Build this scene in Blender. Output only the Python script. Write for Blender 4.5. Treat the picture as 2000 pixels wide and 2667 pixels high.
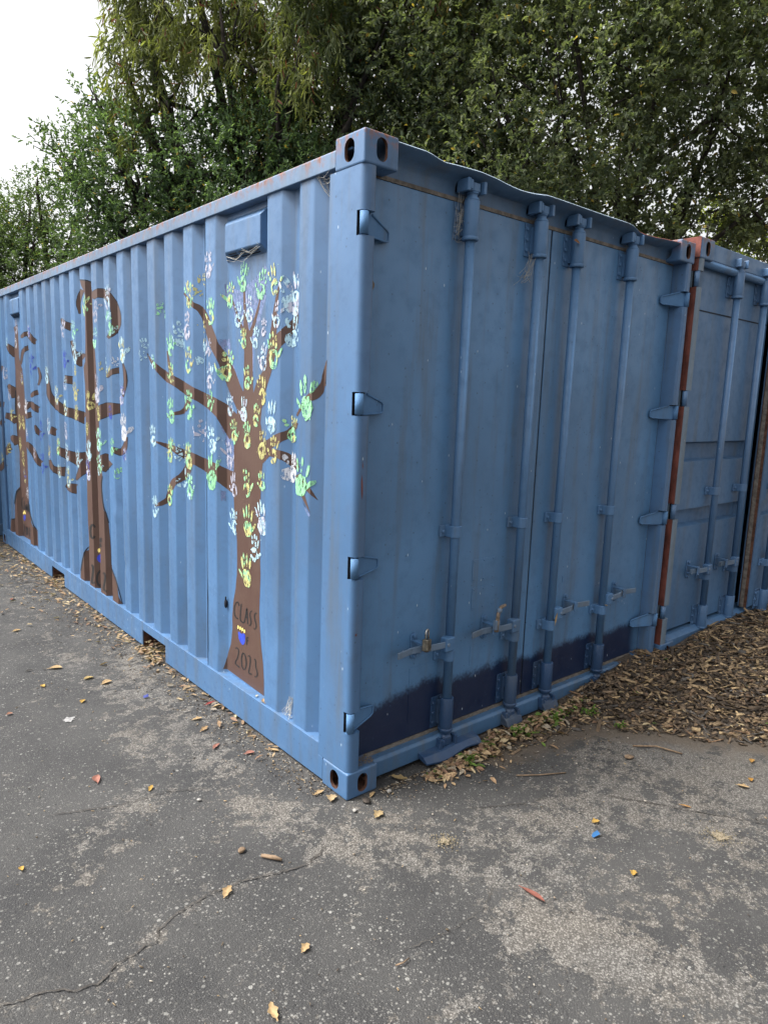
import bpy, bmesh, math, random
import numpy as np
from mathutils import Vector, Matrix

for o in list(bpy.data.objects):
    bpy.data.objects.remove(o, do_unlink=True)
scene = bpy.context.scene
COL = scene.collection
R = math.radians

# ------------------------------------------------------------------ camera
cam_d = bpy.data.cameras.new('camera')
cam = bpy.data.objects.new('camera', cam_d)
COL.objects.link(cam)
YAW, PITCH, ROLL = 0.705588, -0.161181, 0.034399
fw = Vector((math.sin(YAW)*math.cos(PITCH), math.cos(YAW)*math.cos(PITCH), math.sin(PITCH)))
rt = Vector((math.cos(YAW), -math.sin(YAW), 0))
up = rt.cross(fw)
rt2 = rt*math.cos(ROLL) + up*math.sin(ROLL)
up2 = up*math.cos(ROLL) - rt*math.sin(ROLL)
m = Matrix((rt2, up2, -fw)).transposed().to_4x4()
m.translation = Vector((-1.62867, -2.08526, 1.64420))
cam.matrix_world = m
cam_d.sensor_fit = 'HORIZONTAL'
cam_d.sensor_width = 36.0
cam_d.lens = 36.0*1814.6/2000.0
cam_d.clip_start = 0.05
cam_d.clip_end = 2000
scene.camera = cam
scene.render.resolution_x = 767
scene.render.resolution_y = 1024

# ------------------------------------------------------------------ sky, sun, exposure (overcast)
SUN_AZ, SUN_EL = R(-58), R(57)          # azimuth from +Y towards +X
world = bpy.data.worlds.new('World')
scene.world = world
world.use_nodes = True
wn = world.node_tree.nodes; wl = world.node_tree.links
wn.clear()
scene.render.engine = 'CYCLES'
scene.cycles.max_bounces = 5
scene.cycles.diffuse_bounces = 3
scene.cycles.glossy_bounces = 2
scene.cycles.transmission_bounces = 3
scene.cycles.transparent_max_bounces = 6
sky = wn.new('ShaderNodeTexSky')
sky.sky_type = 'NISHITA'
sky.sun_disc = False
sky.sun_elevation = SUN_EL
sky.sun_rotation = SUN_AZ
sky.air_density = 1.0
sky.dust_density = 6.0
sky.ozone_density = 1.0
# a closed cloud layer: the clear sky's colour is mostly washed out to grey-white
bw = wn.new('ShaderNodeRGBToBW')
cloud = wn.new('ShaderNodeMix'); cloud.data_type = 'RGBA'
cloud.inputs[0].default_value = 0.93
bg = wn.new('ShaderNodeBackground'); bg.inputs[1].default_value = 0.104
wo = wn.new('ShaderNodeOutputWorld')
wl.new(sky.outputs[0], bw.inputs[0])
wl.new(sky.outputs[0], cloud.inputs[6])
wl.new(bw.outputs[0], cloud.inputs[7])
wl.new(cloud.outputs[2], bg.inputs[0])
wl.new(bg.outputs[0], wo.inputs[0])

sun_d = bpy.data.lights.new('sun', 'SUN')
sun_d.energy = 1.15
sun_d.angle = R(26)
sun_d.color = (1.0, 0.97, 0.92)
sun = bpy.data.objects.new('sun', sun_d)
COL.objects.link(sun)
sv = Vector((math.sin(SUN_AZ)*math.cos(SUN_EL), math.cos(SUN_AZ)*math.cos(SUN_EL), math.sin(SUN_EL)))
sun.rotation_euler = (-sv).to_track_quat('-Z', 'Y').to_euler()
sun.location = (0, 0, 30)

vs = scene.view_settings
vs.view_transform = 'Standard'
vs.look = 'None'
vs.exposure = 2.1
vs.gamma = 1.0
vs.use_curve_mapping = False

# ------------------------------------------------------------------ node helpers and materials
class NT:
    def __init__(s, name):
        s.m = bpy.data.materials.new(name); s.m.use_nodes = True
        s.t = s.m.node_tree; s.t.nodes.clear()
        s.out = s.t.nodes.new('ShaderNodeOutputMaterial')
    def n(s, typ, **kw):
        x = s.t.nodes.new('ShaderNode'+typ)
        for k, v in kw.items(): setattr(x, k, v)
        return x
    def link(s, a, b): s.t.links.new(a, b)
    def put(s, sock, v):
        if isinstance(v, bpy.types.NodeSocket): s.link(v, sock)
        elif v is not None:
            if isinstance(v, tuple) and len(v) == 3 and sock.type == 'RGBA': v = (*v, 1)
            sock.default_value = v
    def coord(s, kind='Object', scale=None, loc=None, rot=None):
        c = s.n('TexCoord').outputs[kind]
        if scale is None and loc is None and rot is None: return c
        mp = s.n('Mapping'); s.link(c, mp.inputs[0])
        if scale: mp.inputs['Scale'].default_value = scale
        if loc: mp.inputs['Location'].default_value = loc
        if rot: mp.inputs['Rotation'].default_value = rot
        return mp.outputs[0]
    def noise(s, co, scale, detail=4, rough=.55, col=False, dist=0):
        x = s.n('TexNoise'); s.link(co, x.inputs['Vector'])
        x.inputs['Scale'].default_value = scale; x.inputs['Detail'].default_value = detail
        x.inputs['Roughness'].default_value = rough; x.inputs['Distortion'].default_value = dist
        return x.outputs['Color' if col else 'Fac']
    def voro(s, co, scale, out='Distance', feature='F1', rnd=1.0):
        x = s.n('TexVoronoi', feature=feature); s.link(co, x.inputs['Vector'])
        x.inputs['Scale'].default_value = scale; x.inputs['Randomness'].default_value = rnd
        return x.outputs[out]
    def ramp(s, v, a, b, va=0.0, vb=1.0, smooth=True):
        x = s.n('MapRange'); x.interpolation_type = 'SMOOTHSTEP' if smooth else 'LINEAR'
        s.put(x.inputs[0], v); x.inputs[1].default_value = a; x.inputs[2].default_value = b
        x.inputs[3].default_value = va; x.inputs[4].default_value = vb
        return x.outputs[0]
    def math(s, op, a, b=None, c=None):
        x = s.n('Math', operation=op); s.put(x.inputs[0], a)
        if b is not None: s.put(x.inputs[1], b)
        if c is not None: s.put(x.inputs[2], c)
        return x.outputs[0]
    def mul(s, a, b): return s.math('MULTIPLY', a, b)
    def add(s, a, b): return s.math('ADD', a, b)
    def mix(s, f, a, b):
        x = s.n('Mix'); x.data_type = 'RGBA'
        s.put(x.inputs[0], f); s.put(x.inputs[6], a); s.put(x.inputs[7], b)
        return x.outputs[2]
    def bsdf(s, col, rough=.5, spec=.5, metal=0.0, bump=None, bstr=.3, bdist=.005):
        p = s.n('BsdfPrincipled')
        s.put(p.inputs['Base Color'], col); s.put(p.inputs['Roughness'], rough)
        s.put(p.inputs['Specular IOR Level'], spec); s.put(p.inputs['Metallic'], metal)
        if bump is not None:
            b = s.n('Bump'); s.link(bump, b.inputs['Height'])
            b.inputs['Strength'].default_value = bstr; b.inputs['Distance'].default_value = bdist
            s.link(b.outputs[0], p.inputs['Normal'])
        return p.outputs[0]
    def done(s, sh): s.link(sh, s.out.inputs[0]); return s.m

RUST = (0.20, 0.065, 0.03)
def paint(name, col, rough=.42, rust=0.0, grime=.35, flecks=1.0, navy=False, warp=.25, toprust=None, spec=.5):
    s = NT(name); co = s.coord()
    sep = s.n('SeparateXYZ'); s.link(co, sep.inputs[0])
    big = s.noise(co, 1.3, 5)
    c = s.mix(s.ramp(big, .3, .7), tuple(v*.86 for v in col), tuple(min(1, v*1.12) for v in col))
    mid = s.noise(co, 14, 6, .65)
    c = s.mix(s.ramp(mid, .45, .75, 0, .42), c, tuple(v*.66 for v in col))
    st = s.noise(s.coord(scale=(7, 7, .55)), 1.6, 7, .62)
    g = s.mul(s.ramp(st, .46, .72), grime)
    c = s.mix(g, c, (.075, .088, .10))
    if navy:
        nz = s.noise(s.coord(scale=(1, 1, .25)), 3.2, 3)
        fz = s.noise(co, 70, 3)
        lim = s.add(s.add(sep.outputs[2], s.mul(s.math('SUBTRACT', nz, .5), -.22)), s.mul(s.math('SUBTRACT', fz, .5), -.06))
        mk = s.ramp(lim, .312, .366, 1, 0)
        ex = s.ramp(sep.outputs[0], 2.26, 2.37, 1, 0)
        e0 = s.ramp(sep.outputs[0], .05, .16, .85, 1)
        mk = s.mul(s.mul(mk, ex), e0)
        sc = s.ramp(s.noise(s.coord(scale=(3, 3, 14)), 5, 8, .7), .60, .78, 0, .35)
        nv = s.mix(sc, (.005, .014, .046), (.07, .10, .16))
        c = s.mix(mk, c, nv)
    if flecks:
        vs_ = s.coord(scale=(1, 1, .42))
        d = s.voro(vs_, 27); rc = s.voro(vs_, 27, 'Color')
        sp = s.n('SeparateColor'); s.link(rc, sp.inputs[0])
        w = s.mul(s.ramp(d, .045, .09, 1, 0), s.ramp(sp.outputs[0], .66, .68))
        c = s.mix(s.mul(w, .42*flecks), c, (.50, .58, .66))
        d2 = s.voro(co, 30); rc2 = s.voro(co, 30, 'Color')
        sp2 = s.n('SeparateColor'); s.link(rc2, sp2.inputs[0])
        w2 = s.mul(s.ramp(d2, .10, .17, 1, 0), s.ramp(sp2.outputs[1], .68, .74))
        c = s.mix(s.mul(w2, .42*flecks), c, tuple(v*.35 for v in col))
    rgh = s.ramp(mid, .3, .8, rough-.07, rough+.18)
    if rust > 0 or toprust:
        rn = s.noise(s.coord(scale=(1, 1, .6)), 9, 9, .68)
        rm = s.ramp(rn, .72-.3*rust, .80-.3*rust) if rust else 0.0
        if toprust:
            hz = s.ramp(s.add(sep.outputs[2], s.mul(s.math('SUBTRACT', s.noise(s.coord(scale=(1, 1, .12)), 17, 6, .7), .55), toprust[2])), toprust[0], toprust[1])
            hz = s.mul(hz, s.ramp(s.noise(co, 21, 6, .7), .44, .58))
            rm = s.math('MAXIMUM', rm, hz)
        c = s.mix(rm, c, s.mix(s.noise(co, 60, 4), (.09, .04, .025), (.30, .12, .06)))
        rgh = s.math('MAXIMUM', rgh, s.mul(rm, .9))
    h = s.add(s.mul(s.noise(co, 150, 2), .10), s.add(s.mul(s.noise(co, 3.0, 2), 3.0*warp), s.mul(mid, .35)))
    return s.done(s.bsdf(c, rgh, spec, 0, h, .35, .004))

BLUE = (0.056, 0.126, 0.245)
M = {}
M['side'] = paint('side_paint', BLUE, .46, .02, .42, .6, warp=.8)
M['frame'] = paint('frame_paint', BLUE, .44, .10, .6, 1.5, warp=.15)
M['fitting'] = paint('fitting_paint', BLUE, .45, .22, .35, .8, warp=.1, toprust=(.03, .13, .14))
M['fitting_low'] = paint('low_fitting_paint', BLUE, .45, .10, .6, 1.0, warp=.1)
M['rail'] = paint('rail_paint', (.090, .148, .235), .50, .12, .5, .5, warp=.1, toprust=(2.49, 2.565, .16))
M['door'] = paint('door_paint', (.072, .170, .318), .40, .085, .50, 1.6, navy=True, warp=1.3)  # same paint as the side, lightened to stand in for fill light on the end
M['header'] = paint('header_paint', (.052, .112, .205), .5, 0, .5, .8, warp=.2)
M['lip'] = paint('lip_paint', (.26, .33, .40), .5, .16, .5, .5, warp=.1)
M['gear'] = paint('gear_paint', (.060, .140, .268), .55, .03, .5, .8, warp=.05)
M['gear_dark'] = paint('gear_dark_paint', (.022, .052, .115), .34, .05, .5, .8, warp=.05)
M['gear_navy'] = paint('gear_navy_paint', (.022, .040, .075), .5, .05, .8, .8, warp=.05)
M['sill'] = paint('sill_paint', (.052, .118, .222), .42, .02, .75, 1.2, warp=.3)
M['hinge'] = paint('hinge_paint', (.070, .158, .300), .68, .06, .5, 1.0, warp=.05, spec=.25)
M['lever'] = paint('lever_paint', (.105, .155, .225), .45, .05, .5, .8, warp=.05)
M['side2'] = paint('second_paint', (.060, .134, .252), .48, .04, .4, .5, warp=.3)
M['gear2'] = paint('second_gear_paint', (.060, .128, .242), .45, .05, .5, .6, warp=.05)
M['pale'] = paint('worn_edge_paint', (.12, .165, .215), .55, .10, .6, .8, warp=.05)

def flat(name, col, rough=.7, var=.25, scale=20, spec=.3, metal=0, bump=.3, streak=None):
    s = NT(name); co = s.coord(scale=streak) if streak else s.coord()
    n = s.noise(co, scale, 6, .65)
    c = s.mix(s.ramp(n, .3, .7), tuple(v*(1-var) for v in col), tuple(min(1, v*(1+var)) for v in col))
    return s.done(s.bsdf(c, rough, spec, metal, n, bump, .004))
M['rust'] = flat('rust', (.075, .036, .024), .9, .5, 30)
M['primer'] = flat('red_primer', (.115, .036, .027), .75, .45, 13, streak=(1, 1, .5))
M['gasket'] = flat('dusty_gasket', (.13, .115, .10), .9, .4, 30)
M['black'] = flat('dark_interior', (.006, .006, .008), .9, .3)
M['seam'] = flat('seam_rubber', (.012, .014, .02), .8, .3)
M['brass'] = flat('padlock_brass', (.17, .155, .125), .42, .4, 60, .6, .8)
M['steel'] = flat('padlock_steel', (.35, .34, .32), .35, .3, 60, .6, .9)
M['rope'] = flat('frayed_rope', (.30, .25, .18), .95, .4, 60)
M['web'] = flat('cobweb', (.36, .35, .32), .95, .3, 40)
M['bark'] = flat('bark', (.038, .031, .026), .95, .5, 14, .2, 0, .8)
M['plastic'] = flat('blue_plastic', (.025, .10, .24), .45, .2)
M['bluechip'] = flat('navy_scrap', (.02, .03, .16), .4, .2)
M['stone'] = flat('pale_pebble', (.27, .255, .235), .8, .25, 40)
M['seal'] = flat('corroded_seal', (.17, .13, .10), .8, .5, 50)
M['whitespot'] = flat('white_splash', (.21, .205, .20), .9, .4, 70)
M['stick'] = flat('twig', (.16, .11, .07), .9, .4, 40)
M['crack'] = flat('crack_dirt', (.046, .041, .036), .95, .5, 40)

def mural_paint(name, c1, c2=None, cover=.0, rough=.55, scale=22):
    s = NT(name); co = s.coord()
    n = s.noise(co, scale, 5, .6)
    if c2 is None: c2 = tuple(v*.86 for v in c1)
    c = s.mix(s.ramp(n, .44, .56), c1, c2)
    gr = s.noise(s.coord(scale=(9, 9, 2)), 3, 6, .65)
    c = s.mix(s.ramp(gr, .5, .8, 0, .25), c, tuple(v*.72 for v in c1))
    sh = s.bsdf(c, rough, .4, 0, s.noise(co, 90, 3), .25, .003)
    if cover > 0:
        tr = s.n('BsdfTransparent'); mx = s.n('MixShader')
        k = s.ramp(s.noise(s.coord(scale=(1, 1, .5)), 75, 5, .75), .40+cover*.18, .50+cover*.18)
        s.link(s.ramp(k, 0, 1, 1, 0), mx.inputs[0]); s.link(sh, mx.inputs[1]); s.link(tr.outputs[0], mx.inputs[2])
        sh = mx.outputs[0]
    return s.done(sh)
M['brown'] = mural_paint('tree_brown', (.068, .036, .027), (.075, .042, .031), 0, .6, 4)
M['outline'] = mural_paint('outline_black', (.012, .014, .02))
M['letter'] = mural_paint('letter_black', (.013, .013, .014), None, .0)
M['lavender'] = mural_paint('touch_up_lavender', (.145, .180, .31), (.12, .165, .30), .08)
PC = dict(L=(.38, .38, .46), W=(.50, .51, .55), C=(.38, .56, .64), M=(.24, .53, .29), Y=(.42, .39, .16), B=(.035, .065, .36))
def hand_mat(code):
    k = code.rstrip('pf')
    nm = 'print_'+k
    if nm not in M:
        a = PC[k[0]]; b = PC[k[1]] if len(k) > 1 else None
        M[nm] = mural_paint(nm, a, b, .06)
    return M[nm]
M['paw_blue'] = mural_paint('paw_blue', (.02, .04, .36), (.03, .06, .40))
M['paw_yellow'] = mural_paint('paw_yellow', (.72, .58, .18))

# ground
def asphalt_mat():
    s = NT('asphalt'); co = s.coord()
    at = s.n('Attribute', attribute_name='wear').outputs['Fac']
    dt = s.n('Attribute', attribute_name='dust').outputs['Fac']
    so = s.n('Attribute', attribute_name='soil').outputs['Fac']
    sn = s.n('Attribute', attribute_name='stain').outputs['Fac']
    warp_ = s.n('VectorMath', operation='MULTIPLY_ADD')
    s.link(s.noise(co, 22, 3, .6, True), warp_.inputs[0]); warp_.inputs[1].default_value = (.03, .03, 0); s.link(co, warp_.inputs[2])
    wc = warp_.outputs[0]
    n1 = s.noise(wc, 3.6, 4, .6); n1b = s.noise(wc, 13, 7, .70); n2 = s.noise(co, 60, 4, .65)
    f = s.add(s.add(s.mul(s.math('SUBTRACT', n1, .5), 1.3), s.mul(s.math('SUBTRACT', n1b, .5), 2.7)), s.add(s.mul(s.math('SUBTRACT', n2, .5), 1.2), s.math('SUBTRACT', at, .5)))
    worn = s.ramp(f, -.02, .16)
    # bare aggregate
    vc = s.voro(co, 190, 'Color'); sp = s.n('SeparateColor'); s.link(vc, sp.inputs[0])
    vd = s.voro(co, 190)
    stone = s.mix(s.math('POWER', sp.outputs[0], 1.7), (.070, .066, .061), (.215, .205, .190))
    stone = s.mix(s.ramp(vd, .30, .75, 0, .8), stone, (.050, .046, .042))
    vb = s.voro(co, 95, 'Color'); spb = s.n('SeparateColor'); s.link(vb, spb.inputs[0]); db = s.voro(co, 95)
    stone = s.mix(s.mul(s.ramp(spb.outputs[0], .78, .9), s.ramp(db, .3, .5, .8, 0)), stone, (.18, .172, .16))
    tone = s.mix(s.ramp(s.noise(co, 2.2, 4), .35, .65), (.93, .925, .92), (1.04, 1.0, .95))
    mt = s.n('Mix'); mt.data_type = 'RGBA'; mt.blend_type = 'MULTIPLY'; mt.inputs[0].default_value = 1
    s.link(stone, mt.inputs[6]); s.link(tone, mt.inputs[7]); stone = mt.outputs[2]
    # seal coat
    sv_ = s.mix(s.ramp(s.noise(co, 2.7, 5), .3, .7), (.0245, .024, .0245), (.046, .0445, .043))
    sv_ = s.mix(s.ramp(s.noise(co, 240, 3), .4, .7, 0, .5), sv_, (.058, .057, .055))
    def chips(scale, lo, size, jit, cl):
        v = s.voro(co, scale, 'Color'); q = s.n('SeparateColor'); s.link(v, q.inputs[0]); d = s.voro(co, scale)
        th = s.mul(s.math('ADD', q.outputs[1], .35), size)
        d = s.add(d, s.mul(s.math('SUBTRACT', n2, .5), jit))
        k = s.mul(s.ramp(q.outputs[0], lo, lo+.02), s.ramp(s.math('SUBTRACT', d, th), -.05, .04, 1, 0))
        return k, s.mix(q.outputs[2], (.07, .066, .06), cl)
    dens = s.ramp(s.noise(co, 3.3, 3), .35, .65, .45, 1)
    for a in ((60, .80, .30, .5, (.21, .205, .19)), (105, .74, .36, .5, (.20, .195, .18)), (210, .70, .40, .4, (.15, .146, .137))):
        k, cc = chips(*a); sv_ = s.mix(s.mul(k, dens), sv_, cc)
    k, cc = chips(100, .93, .30, .4, (.01, .01, .011)); sv_ = s.mix(s.mul(k, .8), sv_, (.012, .012, .013))
    c = s.mix(worn, sv_, stone)
    c = s.mix(s.mul(s.ramp(s.add(dt, s.mul(s.math('SUBTRACT', n1b, .5), 1.2)), .3, 1.0), .55), c, s.mix(n2, (.070, .063, .054), (.15, .135, .115)))
    c = s.mix(s.mul(s.ramp(s.add(so, s.mul(s.math('SUBTRACT', n1b, .5), 1.0)), .25, .75), .92), c, s.mix(n2, (.058, .046, .035), (.115, .092, .070)))
    c = s.mix(s.ramp(sn, 0, 1, 0, .6), c, (.018, .018, .02))
    h = s.add(s.mul(vd, -1.0), s.add(s.mul(n2, 1.2), s.mul(worn, -1.0)))
    return s.done(s.bsdf(c, .88, .3, 0, h, .6, .004))
M['asphalt'] = asphalt_mat()
M['soil'] = flat('dark_soil', (.062, .050, .040), .95, .5, 60, .2, 0, .8)
M['sand'] = flat('sand_stain', (.20, .165, .115), .95, .3, 80)

def vcol(name, rough=.8, spec=.3, trans=0.0, var=.25):
    s = NT(name)
    a = s.n('Attribute', attribute_name='col').outputs['Color']
    n = s.noise(s.coord(), 70, 3)
    c = s.mix(s.ramp(n, .3, .7, 0, var*2), a, (.03, .025, .018))
    sh = s.bsdf(c, rough, spec)
    if trans:
        t = s.n('BsdfTranslucent')
        tc = s.n('Mix'); tc.data_type = 'RGBA'; tc.blend_type = 'MULTIPLY'; tc.inputs[0].default_value = 1
        s.link(a, tc.inputs[6]); tc.inputs[7].default_value = (1.5, 1.6, .7, 1)
        s.link(tc.outputs[2], t.inputs[0])
        mx = s.n('MixShader'); mx.inputs[0].default_value = trans
        s.link(sh, mx.inputs[1]); s.link(t.outputs[0], mx.inputs[2]); sh = mx.outputs[0]
    return s.done(sh)
M['leaf'] = vcol('leaf_green', .62, .16, .42, .06)
M['chips'] = vcol('bark_chips', .9, .2, 0, .25)
M['dryleaf'] = vcol('dry_leaves', .75, .25, .12, .18)

# ------------------------------------------------------------------ object helpers
def link(o, parent=None, **props):
    COL.objects.link(o)
    if parent: o.parent = parent
    for k, v in props.items():
        if v is not None: o[k] = v
    return o
def empty(name, loc, label, cat, group=None):
    o = bpy.data.objects.new(name, None); o.location = loc; o.empty_display_size = .2
    return link(o, None, label=label, category=cat, group=group)
def mesh_np(name, V, F, mat, parent=None, col=None, smooth=False, **props):
    """V (n,3) floats, F (m,k) ints with one k"""
    V = np.asarray(V, np.float32); F = np.asarray(F, np.int32); k = F.shape[1]
    me = bpy.data.meshes.new(name)
    me.vertices.add(len(V)); me.vertices.foreach_set('co', V.ravel())
    me.loops.add(F.size); me.loops.foreach_set('vertex_index', F.ravel())
    me.polygons.add(len(F)); me.polygons.foreach_set('loop_start', np.arange(0, F.size, k, dtype=np.int32))
    if smooth: me.polygons.foreach_set('use_smooth', np.ones(len(F), bool))
    me.update(calc_edges=True); me.validate()
    if col is not None:
        a = me.attributes.new('col', 'FLOAT_COLOR', 'POINT')
        c = np.ones((len(V), 4), np.float32); c[:, :3] = col
        a.data.foreach_set('color', c.ravel())
    me.materials.append(mat)
    return link(bpy.data.objects.new(name, me), parent, **props)

class MB:
    def __init__(s): s.v = []; s.f = []; s.sm = []; s.mi = []
    def quad_block(s, V, F, smooth=False, mi=0):
        b = len(s.v); s.v += [tuple(p) for p in V]
        for f in F: s.f.append([b+i for i in f]); s.sm.append(smooth); s.mi.append(mi)
        return s
    def box(s, x0, x1, y0, y1, z0, z1, mi=0):
        V = [(x, y, z) for z in (z0, z1) for x, y in ((x0, y0), (x1, y0), (x1, y1), (x0, y1))]
        return s.quad_block(V, [(3, 2, 1, 0), (4, 5, 6, 7), (0, 1, 5, 4), (1, 2, 6, 5), (2, 3, 7, 6), (3, 0, 4, 7)], False, mi)
    def prism(s, poly, h0, h1, ax='z', mi=0, smooth=False):
        """extrude a closed polygon along an axis. ax z: (x,y); y: (x,z); x: (y,z)"""
        def P(a, b, h): return {'z': (a, b, h), 'y': (a, h, b), 'x': (h, a, b)}[ax]
        n = len(poly); V = [P(a, b, h0) for a, b in poly]+[P(a, b, h1) for a, b in poly]
        F = [tuple(range(n))[::-1], tuple(range(n, 2*n))]+[(i, (i+1) % n, n+(i+1) % n, n+i) for i in range(n)]
        return s.quad_block(V, F, smooth, mi)
    def tube(s, pts, rad, n=12, cap=True, mi=0, smooth=True, sx=1.0):
        pts = [Vector(p) for p in pts]
        rr = rad if isinstance(rad, (list, tuple)) else [rad]*len(pts)
        V = []; prev = None
        for i, p in enumerate(pts):
            t = (pts[min(i+1, len(pts)-1)]-pts[max(i-1, 0)]).normalized()
            if prev is None:
                a = Vector((0, 0, 1)) if abs(t.z) < .9 else Vector((1, 0, 0))
                u = t.cross(a).normalized()
            else:
                u = (prev-t*prev.dot(t)).normalized()
            prev = u; w = t.cross(u)
            for k in range(n):
                a = 2*math.pi*k/n
                V.append(p+(u*math.cos(a)*sx+w*math.sin(a))*rr[i])
        F = []
        for i in range(len(pts)-1):
            for k in range(n): F.append((i*n+k, i*n+(k+1) % n, (i+1)*n+(k+1) % n, (i+1)*n+k))
        b0 = len(s.f)
        s.quad_block(V, F, smooth, mi)
        if cap:
            base = len(s.v)-len(V)
            for ring in (list(range(n))[::-1], [(len(pts)-1)*n+k for k in range(n)]):
                s.f.append([base+i for i in ring]); s.sm.append(False); s.mi.append(mi)
        return s
    def lathe(s, cx, cy, prof, n=16, mi=0):
        return s.tube([(cx, cy, z) for r, z in prof], [r for r, z in prof], n, True, mi)
    def flatbar(s, pts, th, hgt, mi=0):
        """ribbon of height hgt (z) and thickness th following (x,y,z) points"""
        pts = [Vector(p) for p in pts]; V = []
        for i, p in enumerate(pts):
            t = pts[min(i+1, len(pts)-1)]-pts[max(i-1, 0)]; t.z = 0; t.normalize()
            nn = Vector((-t.y, t.x, 0))*th/2; zz = Vector((0, 0, hgt/2))
            V += [p-nn-zz, p+nn-zz, p+nn+zz, p-nn+zz]
        F = [(3, 2, 1, 0), tuple(len(V)-4+k for k in range(4))]
        for i in range(len(pts)-1):
            for k in range(4): F.append((i*4+k, i*4+(k+1) % 4, i*4+4+(k+1) % 4, i*4+4+k))
        return s.quad_block(V, F, False, mi)
    def ball(s, c, r, n=8, m_=5, mi=0, sz=(1, 1, 1)):
        V = []; F = []
        for i in range(m_+1):
            th = math.pi*i/m_
            for k in range(n):
                a = 2*math.pi*k/n
                V.append((c[0]+r*sz[0]*math.sin(th)*math.cos(a), c[1]+r*sz[1]*math.sin(th)*math.sin(a), c[2]+r*sz[2]*math.cos(th)))
        for i in range(m_):
            for k in range(n): F.append((i*n+k, (i+1)*n+k, (i+1)*n+(k+1) % n, i*n+(k+1) % n))
        return s.quad_block(V, F, True, mi)
    def mesh(s, name, mats):
        me = bpy.data.meshes.new(name)
        me.from_pydata(s.v, [], s.f)
        me.polygons.foreach_set('use_smooth', s.sm); me.polygons.foreach_set('material_index', s.mi)
        bm = bmesh.new(); bm.from_mesh(me)
        bmesh.ops.remove_doubles(bm, verts=bm.verts, dist=1e-6)
        bmesh.ops.recalc_face_normals(bm, faces=bm.faces)
        bm.to_mesh(me); bm.free()
        for mt in (mats if isinstance(mats, (list, tuple)) else [mats]): me.materials.append(mt)
        return me
    def build(s, name, mats, parent=None, bevel=0, seg=2, **props):
        o = bpy.data.objects.new(name, s.mesh(name, mats))
        if bevel:
            b = o.modifiers.new('bevel', 'BEVEL'); b.width = bevel; b.segments = seg; b.limit_method = 'ANGLE'; b.angle_limit = R(35)
        return link(o, parent, **props)

def arc(cx, cy, r, a0, a1, n=6):
    return [(cx+r*math.cos(R(a0+(a1-a0)*i/n)), cy+r*math.sin(R(a0+(a1-a0)*i/n))) for i in range(n+1)]
def oval(cu, cv, w, h, n=10):
    r = w/2; return arc(cu, cv+h/2-r, r, 0, 180, n)+arc(cu, cv-h/2+r, r, 180, 360, n)

def fitting_mesh(w, d, h, mat_out, mat_in, rnd=.016):
    """hollow corner casting with an oval hole in each of its four side faces"""
    def temp(mb, mats, bev=0):
        o = bpy.data.objects.new('t', mb.mesh('t', mats)); COL.objects.link(o)
        if bev:
            b = o.modifiers.new('b', 'BEVEL'); b.width = bev; b.segments = 3
        return o
    base = temp(MB().box(0, w, 0, d, 0, h), [mat_out, mat_in], .008)
    cuts = [temp(MB().box(.014, w-.014, .014, d-.014, .012, h-.012, 1), [mat_out, mat_in]),
            temp(MB().prism(oval(w*.5, h*.5, .052, .082), -.05, d+.05, 'y', 1), [mat_out, mat_in]),
            temp(MB().prism(oval(d*.5, h*.5, .060, .082), -.05, w+.05, 'x', 1), [mat_out, mat_in])]
    for c in cuts:
        b = base.modifiers.new('c', 'BOOLEAN'); b.operation = 'DIFFERENCE'; b.object = c; b.solver = 'EXACT'
        b.material_mode = 'TRANSFER'
    dg = bpy.context.evaluated_depsgraph_get(); dg.update()
    me = bpy.data.meshes.new_from_object(base.evaluated_get(dg))
    me.name = 'corner_fitting'
    for o in [base]+cuts: bpy.data.objects.remove(o, do_unlink=True)
    return me

W, H, L = 2.438, 2.591, 6.058
rng = np.random.default_rng(7)
random.seed(5)

# ------------------------------------------------------------------ ground
def seg_d(X, Y, pl):
    d = np.full(X.shape, 1e9)
    for (ax, ay), (bx, by) in zip(pl[:-1], pl[1:]):
        t = np.clip(((X-ax)*(bx-ax)+(Y-ay)*(by-ay))/((bx-ax)**2+(by-ay)**2), 0, 1)
        d = np.minimum(d, np.hypot(X-ax-t*(bx-ax), Y-ay-t*(by-ay)))
    return d
MULCH = [(.55, .02), (.95, -.01), (1.3, -.05), (1.5, -.12), (1.6, -.28), (1.75, -.45), (1.95, -.65), (2.12, -.9), (2.5, -1.6), (3.0, -3.0)]
def mulch_side(X, Y):
    """signed distance to the mulch edge, positive inside the bed"""
    d = seg_d(X, Y, MULCH)
    px = [p[0] for p in MULCH][2:]; py = [p[1] for p in MULCH][2:]
    xb = np.interp(-Y, [-v for v in py], px)
    s = np.where((Y < -.05), np.where(X > xb, 1, -1), np.where(X > 1.3, 1, np.where((Y > np.interp(X, [.55, .95, 1.3], [.02, -.01, -.05])) & (X > .55), 1, -1)))
    return d*s
def mulch_z(X, Y):
    s = mulch_side(X, Y)
    z = .17*(1-np.exp(-np.clip(s, 0, 9)/.75)) + .006*np.sin(X*9+Y*4)*np.clip(s*4, 0, 1) + .008*np.sin(X*4.3-Y*7)*np.clip(s*4, 0, 1)
    return np.where(s > 0, z, -.03+0*s)
def grid(xs, ys):
    X, Y = np.meshgrid(xs, ys, indexing='ij'); n, m_ = X.shape
    I = np.arange(n*m_).reshape(n, m_)
    F = np.stack([I[:-1, :-1], I[1:, :-1], I[1:, 1:], I[:-1, 1:]], -1).reshape(-1, 4)
    return X, Y, F
xs = np.concatenate([[-300, -80, -25, -10, -6], np.arange(-4, 5, .04), [6, 10, 25, 80, 300]])
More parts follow.
